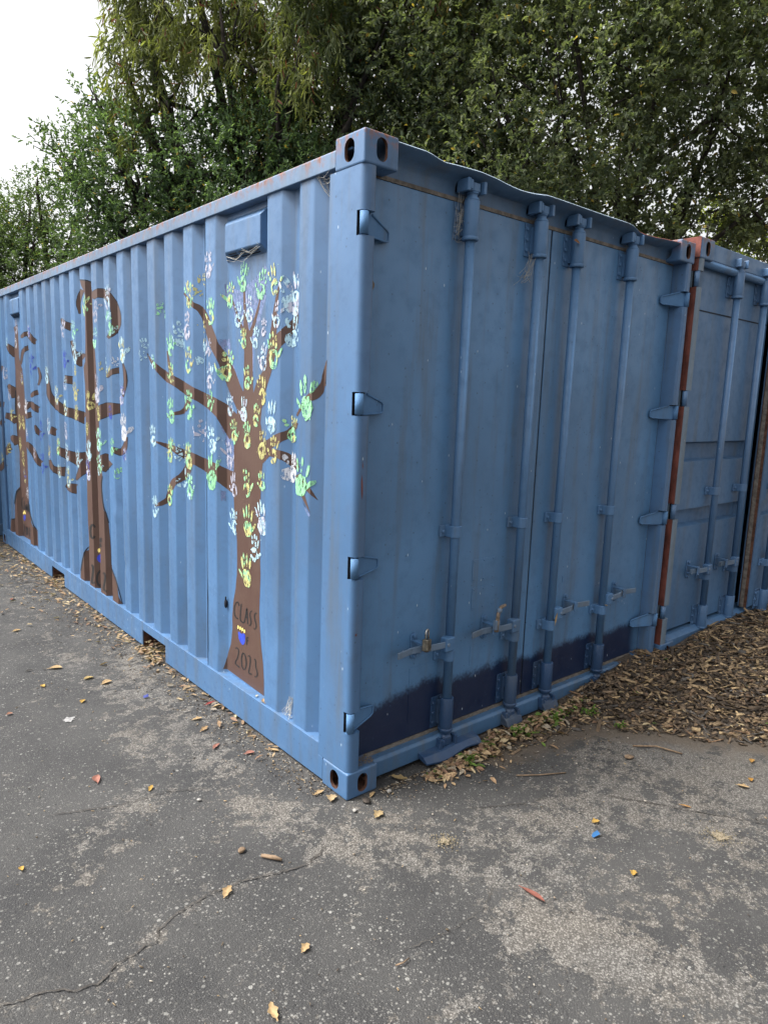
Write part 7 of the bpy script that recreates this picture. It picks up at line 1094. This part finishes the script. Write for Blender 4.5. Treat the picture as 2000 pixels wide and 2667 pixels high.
pal = np.array([(.075, .054, .038), (.13, .092, .060), (.045, .035, .028), (.24, .17, .10), (.09, .082, .075), (.36, .26, .145), (.16, .10, .06)])
ci = rng.choice(7, n, p=[.28, .20, .20, .13, .06, .08, .05])
dims = np.stack([rng.gamma(3, .012, n)+.012, rng.gamma(3, .0038, n)+.004, rng.uniform(.0015, .006, n)], 1)
tl = np.stack([rng.normal(0, .35, n), rng.normal(0, .30, n), rng.normal(0, 3, n)], 1)
chip_mesh('bark_mulch', np.stack([x, y, zz], 1), rng.uniform(0, 6.28, n), dims, tl, pal[ci]*rng.uniform(.8, 1.65, (n, 1)), M['chips'], kind='stuff', label='brown bark mulch heaped in front of the containers')

LEAFC = np.array([(.32, .225, .13), (.26, .17, .10), (.35, .275, .165), (.19, .115, .075), (.25, .21, .16), (.12, .085, .058)])
def litter(name, P, size, lab, seed, green=0.0, asp=.42, bright=1.0):
    r = np.random.default_rng(seed); n = len(P)
    a = r.uniform(0, 6.28, n); D = np.stack([np.cos(a), np.sin(a), r.normal(0, .18, n)], 1)
    Nn = unit(np.stack([r.normal(0, .3, n), r.normal(0, .3, n), np.ones(n)], 1))
    c = LEAFC[r.choice(6, n, p=[.28, .2, .17, .15, .12, .08])]*r.uniform(.7, 1.2, (n, 1))*bright
    gq = r.uniform(size=n) < green; c[gq] = np.array([.10, .16, .03])*r.uniform(.6, 1.3, (gq.sum(), 1))
    L_ = size*r.uniform(.5, 1.3, n)
    return leaf_mesh(name, P-D*L_[:, None]*.5, D, Nn, L_, L_*asp*r.uniform(.6, 1.3, n), c, M['dryleaf'], None, .12, .10, kind='stuff', label=lab)
# along the foot of the painted side, thicker towards the far end and in the fork pockets
r = np.random.default_rng(41)
yy = r.uniform(.35, 6.3, 1700); wd = .05+.05*np.clip(yy-1, 0, 5); xx = -r.exponential(1, 1700)*wd*.62-.004
k = (r.uniform(size=1700) < np.clip(.10+.14*(yy-.5), 0, .5)); xx, yy = xx[k], yy[k]
xp = np.concatenate([r.uniform(-.06, .10, 150), r.uniform(-.06, .1, 90)]); yp = np.concatenate([r.uniform(1.85, 2.18, 150), r.uniform(3.9, 4.22, 90)])
X_ = np.concatenate([xx, xp]); Y_ = np.concatenate([yy, yp])
Zl = np.full(len(X_), .008)+r.uniform(0, .012, len(X_)); Zl[len(xx):] += r.uniform(0, .035, len(xp))*np.clip((xp+.06)/.1, 0, 1)
litter('leaf_litter', np.stack([X_, Y_, Zl], 1), .042, 'tan dry leaf litter along the foot of the painted side', 42)
# crumbs and tiny bits along the same edge and over the asphalt
n = 2600; yy = r.uniform(.1, 6.2, n); xx = -np.abs(r.normal(0, 1, n))*(.06+.05*yy)
n2 = 1500; xb = r.uniform(.15, 2.0, n2); yb_ = -.02-r.exponential(.10, n2)*np.clip(xb, .3, 1.2)
n3 = 900; xc = r.uniform(-1.6, 2.2, n3); yc = r.uniform(-1.6, 2.5, n3); kk = (xc < -.02) | (yc < -.02); xc, yc = xc[kk], yc[kk]
X_ = np.concatenate([xx, xb, xc]); Y_ = np.concatenate([yy, yb_, yc]); n = len(X_)
pal2 = np.array([(.30, .22, .13), (.12, .09, .06), (.40, .36, .30), (.05, .04, .035), (.22, .18, .14)])
dims = np.stack([rng.gamma(2, .0024, n)+.002, rng.gamma(2, .0013, n)+.0015, rng.uniform(.0008, .003, n)], 1)
chip_mesh('ground_crumbs', np.stack([X_, Y_, np.full(n, .0045)], 1), rng.uniform(0, 6.28, n), dims, np.zeros((n, 3)), pal2[rng.choice(5, n)]*rng.uniform(.7, 1.2, (n, 1)), M['chips'], kind='stuff', label='small bark crumbs and grit scattered over the asphalt')
# heap of leaves and weeds against the door sill
n = 1000; xx = np.concatenate([r.uniform(.38, 1.0, 360), r.uniform(1.0, 1.75, 640)]); yy = -.040-r.exponential(.034, n)+np.where(xx > .82, .02, -.02); 
hh = .055*np.exp(-((yy+.05)/.07)**2)*np.clip((xx-.35)*3, 0, 1)*(.6+.4*np.sin(xx*9)**2)
litter('leaf_heap', np.stack([xx, yy, .008+hh*r.uniform(.2, 1, n)], 1), .042, 'small heap of dry leaves and weeds against the door sill', 44, .14, .5, 1.35)
n = 200; xx = r.uniform(.075, .155, n); yy = r.uniform(.012, .075, n)
litter('leaf_litter', np.stack([xx, yy, np.full(n, .1225)+r.uniform(0, .008, n)], 1), .009, 'dirt and leaf bits lying on the near bottom corner casting', 45)
n = 260; a_ = r.uniform(size=n) < .5; xx = W-r.uniform(.03, .16, n); yy = r.uniform(.0, .08, n)
litter('leaf_litter', np.stack([xx, yy, np.full(n, .1225)+r.uniform(0, .012, n)], 1), .018, 'leaf bits lying on the buried right bottom corner casting', 46)
n = 900; xx = r.uniform(1.2, 3.6, n); yy = r.uniform(-1.2, -.02, n); sd = mulch_side(xx, yy); k = (sd > -.12) & ~((xx > C2[0]) & (yy > -.04)); xx, yy = xx[k], yy[k]
litter('leaf_litter', np.stack([xx, yy, np.maximum(mulch_z(xx, yy), .004)+.022], 1), .036, 'tan dry leaves scattered over the bark mulch', 47, .03, .45)

# ------------------------------------------------------------------ single leaves, pebbles and scraps that can be picked out
def fallen_leaf(x, y, ln, wd, ang, colr, label, lobed=0, z=.006, group='single leaves lying on the asphalt', curl=.15, name='fallen_leaf', kindc='leaf'):
    q = random.Random(int(x*1000+y*77)); N = 9
    V = []; F_ = []
    for i in range(N):
        t = i/(N-1); w = wd*(math.sin(math.pi*min(1, t*.98+.02))**.7)*.5*(1+(.30*math.sin(t*15) if lobed else q.uniform(-.08, .08)))
        bend = .25*wd*math.sin(t*3.0)*(1 if lobed == 0 else .4)
        for k, e in enumerate((-1, -.5, 0, .5, 1)):
            zz = curl*ln*((t-.5)**2)*1.2+abs(e)*w*.45
            V.append(((t-.5)*ln, bend+e*w, zz))
    for i in range(N-1):
        for k in range(4): F_.append((i*5+k, i*5+5+k, i*5+6+k, i*5+k+1))
    st = len(V); V += [(-.5*ln-.25*ln*.6, -.002, .004), (-.5*ln-.25*ln*.6, .002, .004), (-.48*ln, .0022, curl*ln*.3), (-.48*ln, -.0022, curl*ln*.3)]; F_.append((st, st+3, st+2, st+1))
    V = np.array(V); c = np.array(colr)*np.ones((len(V), 3))*np.random.default_rng(int(abs(x*999))).uniform(.85, 1.1, (len(V), 1))
    o = mesh_np(name, V, np.array(F_), M['dryleaf'], None, c, True, label=label, category=kindc, group=group)
    o.location = (x, y, z); o.rotation_euler = (q.uniform(-.1, .1), q.uniform(-.1, .1), R(ang))
    return o
TAN, PINK, RUSTY, YEL, BRN = (.36, .245, .125), (.27, .115, .085), (.19, .065, .048), (.36, .22, .05), (.16, .10, .06)
fallen_leaf(.16, -.83, .095, .022, -90, RUSTY, 'long rust red eucalyptus leaf on the asphalt at lower right centre')
fallen_leaf(-.64, -.19, .055, .028, 39, TAN, 'tan lobed leaf lying across the long asphalt crack', 1)
fallen_leaf(-.75, .76, .062, .032, 70, PINK, 'broad pinkish red leaf on the dark asphalt left of the container corner')
fallen_leaf(-.57, -.55, .036, .024, 20, TAN, 'small tan lobed leaf right of the crack near the bottom', 1)
fallen_leaf(-.76, -.68, .058, .024, 75, TAN, 'curled tan leaf at the very bottom of the picture', 1, curl=.3)
fallen_leaf(-.60, .56, .040, .018, 50, YEL, 'small yellowish curled leaf right of the pinkish leaf', 1)
fallen_leaf(.70, -.72, .034, .026, -20, YEL, 'yellow leaf just above the blue plastic scrap', 1)
fallen_leaf(.54, -.98, .032, .022, 15, YEL, 'orange yellow leaf on worn asphalt at lower right', 1)
fallen_leaf(1.10, -.89, .045, .014, -60, (0.310, 0.167, 0.062), 'thin orange leaf sliver on pale asphalt at right')
fallen_leaf(1.46, -.97, .050, .026, -70, TAN, 'tan leaf near the right edge below the mulch', 1)
fallen_leaf(-.55, 2.12, .075, .040, -30, TAN, 'wide tan leaf on the asphalt left of the nearer fork pocket')
fallen_leaf(-.44, 1.86, .060, .036, 10, (0.360, 0.260, 0.112), 'left one of two oval tan leaves side by side on the asphalt')
fallen_leaf(-.38, 1.74, .060, .038, 5, TAN, 'right one of two oval tan leaves side by side on the asphalt')
fallen_leaf(-.56, 1.57, .040, .026, 40, YEL, 'small yellow leaf below the two oval leaves')
fallen_leaf(-.67, 1.90, .040, .026, 80, YEL, 'small yellow leaf left of the two oval leaves')
fallen_leaf(-.57, 2.95, .055, .030, 10, TAN, 'tan leaf near the left edge of the asphalt')
fallen_leaf(-.17, 1.03, .050, .028, -15, TAN, 'tan leaf by the middle of the bottom rail', 1)
fallen_leaf(-.19, .91, .052, .024, 25, (0.310, 0.198, 0.099), 'curled tan leaf just below another near the bottom rail', 1, curl=.3)
fallen_leaf(-.22, .72, .062, .022, 35, PINK, 'pointed pink leaf near the bottom rail')
fallen_leaf(-.13, .57, .045, .026, -25, PINK, 'pale pink leaf nearest the container corner on the side')
fallen_leaf(-.035, 1.16, .072, .016, 20, (0.260, 0.037, 0.031), 'thin bright red leaf at the foot of the bottom rail')
fallen_leaf(-.03, .53, .060, .020, -55, TAN, 'narrow tan leaf leaning by the bottom rail near the corner')
fallen_leaf(.28, -.01, .075, .034, -50, (0.310, 0.223, 0.105), 'crumpled tan leaf beside the near corner casting', 1, curl=.4)
fallen_leaf(-.06, .11, .050, .022, 5, TAN, 'tan leaf left of the near corner casting', 1)
fallen_leaf(-.04, .045, .055, .040, 40, (0.360, 0.260, 0.149), 'ragged light tan leaf under the near corner casting', 1)
fallen_leaf(.11, -.035, .045, .018, 25, TAN, 'narrow tan leaf right of the near corner casting')
fallen_leaf(.04, -.16, .055, .036, 20, (0.322, 0.236, 0.124), 'ragged tan leaf on the asphalt in front of the near corner', 1)
fallen_leaf(1.73, -.90, .040, .024, 0, (0.341, 0.186, 0.050), 'orange leaf on the asphalt at the far right')
fallen_leaf(1.55, -.97, .036, .022, 10, (0.341, 0.174, 0.037), 'small orange leaf at the right edge below the other orange one')
fallen_leaf(1.71, -.28, .050, .028, 5, TAN, 'tan leaf on bare soil between weeds and mulch', z=.03)
fallen_leaf(-.68, 2.17, .045, .014, 5, (0.031, 0.028, 0.025), 'dark curled leaf at left of the wide tan leaf')
fallen_leaf(-.42, 3.75, .050, .026, 60, (0.223, 0.087, 0.056), 'reddish leaf on the far asphalt by the left edge')
fallen_leaf(-.90, 1.63, .030, .022, 0, (0.260, 0.124, 0.081), 'tiny reddish leaf at the far left of the asphalt')
fallen_leaf(-1.14, .34, .028, .018, 70, YEL, 'tiny yellow leaf at lower left')
fallen_leaf(1.366+.0, .006, .060, .016, 65, (0.360, 0.248, 0.124), 'tan leaf caught above the lower guide of the third locking bar', z=.535, group=None).rotation_euler = (R(80), R(-70), R(10))
fallen_leaf(1.845, .004, .030, .018, 20, TAN, 'tan leaf resting on the lower guide of the fourth locking bar', z=.522, group=None)
fallen_leaf(1.315, .015, .050, .024, 20, (0.236, 0.105, 0.037), 'brown leaf stuck beside the top sleeve of the third locking bar', z=2.415, group=None).rotation_euler = (R(60), R(10), 0)
fallen_leaf(.018, .693, .045, .018, 70, (.28, .19, .11), 'tan leaf scrap lying on the bottom rail ledge under the painted trunk', z=.178, group=None)
fallen_leaf(.020, .765, .022, .012, 20, (.42, .38, .30), 'tiny pale leaf scrap on the bottom rail ledge', z=.177, group=None)
fallen_leaf(.118, .0865, .045, .016, 90, (.24, .16, .08), 'small tan cocoon stuck to the left door below its top hinge', z=2.075, group=None, name='cocoon', kindc='cocoon').rotation_euler = (R(90), R(88), 0)
def nugget(name, x, y, s_, mat, label, cat, flat_=.6, z=0.004, group=None):
    q = random.Random(int(abs(x*131+y*977)*10)); b = MB(); b.ball((0, 0, 0), s_, 9, 6, 0, (1, .75, flat_))
    b.v = [(a*q.uniform(.85, 1.15), c*q.uniform(.85, 1.15), d*q.uniform(.85, 1.15)) for a, c, d in b.v]
    o = b.build(name, mat, None, label=label, category=cat, group=group); o.location = (x, y, z+s_*flat_*.75); o.rotation_euler = (0, 0, q.uniform(0, 6)); return o
nugget('pebble', -.48, .36, .009, M['stone'], 'small white pebble on dark asphalt below the container side', 'pebble')
nugget('pebble', .18, -.06, .013, M['stone'], 'pale pebble right of the near corner casting', 'pebble')
nugget('pebble', -.02, -.08, .011, M['stone'], 'pale oval pebble just below the near corner casting', 'pebble', .45)
nugget('pebble', 2.08, -.64, .018, M['stone'], 'grey pebble at the mulch edge on the right', 'pebble')
nugget('pebble', 2.06, -.69, .012, M['stone'], 'smaller grey pebble below the other at the mulch edge', 'pebble')
nugget('pebble', 2.33, -.06, .020, M['stone'], 'pale pebble half buried beside the right container post', 'pebble', z=.11)
nugget('bark_piece', -.50, -.03, .016, M['stick'], 'short brown bark piece above the long crack', 'bark', .5)
nugget('bark_piece', 1.28, -.52, .024, M['stick'], 'dark bark piece on pale asphalt below the weeds', 'bark', .3)
nugget('bark_piece', .06, -.055, .022, M['bark'], 'dark brown bark piece in front of the near corner casting', 'bark', .3)
b = MB(); b.quad_block([(-.020, -.004, 0), (.016, -.010, .004), (.020, .006, .010), (-.004, .010, .006), (-.018, .006, .002)], [(0, 1, 2, 3, 4)]); o = b.build('plastic_scrap', M['plastic'], None, label='small bright blue plastic scrap on the worn asphalt', category='scrap'); o.location = (.62, -.77, .007); o.modifiers.new('thick', 'SOLIDIFY').thickness = .0012
b = MB(); b.quad_block([(-.014, -.008, 0), (.012, -.010, .004), (.016, .006, .012), (-.010, .010, .006)], [(0, 1, 2, 3)]); o = b.build('plastic_scrap', M['bluechip'], None, label='tiny navy plastic scrap on the asphalt by the bottom rail', category='scrap'); o.location = (-.28, 1.43, .007); o.modifiers.new('thick', 'SOLIDIFY').thickness = .0015
def twig(pts, r_, label):
    b = MB(); b.tube(pts, r_, 6); b.build('twig', M['stick'], None, label=label, category='twig')
twig([(-.46, -.10, .010), (-.43, -.14, .011), (-.415, -.165, .010)], [.006, .008, .005], 'short thick twig above the long asphalt crack')
twig([(-.40, -.765, .006), (-.38, -.775, .010), (-.35, -.77, .006)], .0022, 'thin curled straw near the bottom centre')
twig([(1.40, -.47, .006), (1.48, -.55, .012), (1.52, -.66, .008)], .004, 'thin dark twig on soil right of the weeds')
twig([(.72, -.30, .005), (.80, -.36, .008), (.92, -.42, .005)], .0028, 'thin brown twig on the asphalt before the doors')
for q_, (cx, cy, rr_) in enumerate(((.13, -.44, .035), (1.01, -1.07, .05))):
    blob_patch('sand_spot', cx, cy, rr_*.7, M['sand'], .006, ground, 60+q_)
    n = 160; rr = np.random.default_rng(70+q_); px_ = cx+rr.normal(0, rr_*.7, n); py_ = cy+rr.normal(0, rr_*.7, n)
    chip_mesh('sand_grains', np.stack([px_, py_, np.full(n, .0055)], 1), rr.uniform(0, 6, n), np.full((n, 3), .003)*rr.uniform(.5, 1.3, (n, 1)), np.zeros((n, 3)), np.array([.24, .20, .13])*rr.uniform(.8, 1.2, (n, 1)), M['chips'], kind='stuff', label=('pale sand spilled on the asphalt before the near corner', 'pale sand spilled on the asphalt at the right')[q_])
blob_patch('paint_spot', -.68, 1.40, .034, M['whitespot'], .0055, ground, 91)
# weeds in the heap
def weed(x, y, s_, label):
    r = np.random.default_rng(int(abs(x*1000))); n = 26; a = r.uniform(0, 6.28, n)
    root = empty('weed', (x, y, .02), label, 'weed', 'weeds along the door sill')
    P = np.stack([r.normal(0, .02, n), r.normal(0, .012, n), r.uniform(0, .03, n)], 1)*s_
    D = np.stack([np.cos(a)*.8, np.sin(a)*.8, r.uniform(.1, 1, n)], 1)
    leaf_mesh('leaves', P, D, np.stack([-np.cos(a)*.4, -np.sin(a)*.4, np.ones(n)], 1), .022*s_*r.uniform(.6, 1.3, n), .011*s_*r.uniform(.7, 1.2, n), np.array([.10, .17, .035])*r.uniform(.6, 1.4, (n, 1)), M['leaf'], root)
for x_, y_, s_, lb in ((1.02, -.075, 1.1, 'low green weed in the leaf heap before the second locking bar'), (1.30, -.10, 1.3, 'low green weed in the leaf heap before the third locking bar'), (1.50, -.16, 1.2, 'low green weed at the right end of the leaf heap'), (.62, -.11, .9, 'tiny green weed in the leaf heap before the first locking bar'), (1.50, -.34, .8, 'tiny green weed on the asphalt below the leaf heap')):
    weed(x_, y_, s_, lb)
# cobwebs
def cobweb(pts, seed, label, n=26, spread=.03, rad=.0007):
    r = random.Random(seed); b = MB(); P = [Vector(p) for p in pts]
    for _ in range(n):
        a, c = r.choice(P), r.choice(P); j = lambda: Vector((r.uniform(-spread, spread), r.uniform(-.012, .006), r.uniform(-spread, spread)))
        a = a+j(); c = c+j(); mdl = (a+c)/2+Vector((0, 0, -.15*(a-c).length)); b.tube([a, mdl, c], rad, 3, False)
    b.build('cobweb', M['web'], None, label=label, category='cobweb', group='dusty cobwebs on the container')
cobweb([(.56, .07, 2.33), (.56, .06, 2.40), (.57, .07, 2.47), (.66, .07, 2.44)], 1, 'dusty cobweb around the top of the first locking bar', 34)
cobweb([(1.03, .07, 2.24), (1.02, .05, 2.30), (1.0, .05, 2.22), (.97, .07, 2.20)], 2, 'dusty cobweb below the top sleeve of the second locking bar', 26)
cobweb([(.02, .22, 2.47), (.04, .25, 2.42), (.02, .30, 2.48)], 3, 'dusty cobweb under the top rail beside the near post', 24, .02)
cobweb([(.012, .76, 2.30), (.012, .90, 2.29), (.02, 1.06, 2.28)], 4, 'dusty strands across the bottom of the near vent', 12, .012)
cobweb([(.02, .47, .19), (.045, .50, .25), (.03, .53, .18)], 5, 'dusty web of debris on the bottom rail ledge near the corner', 40, .02)
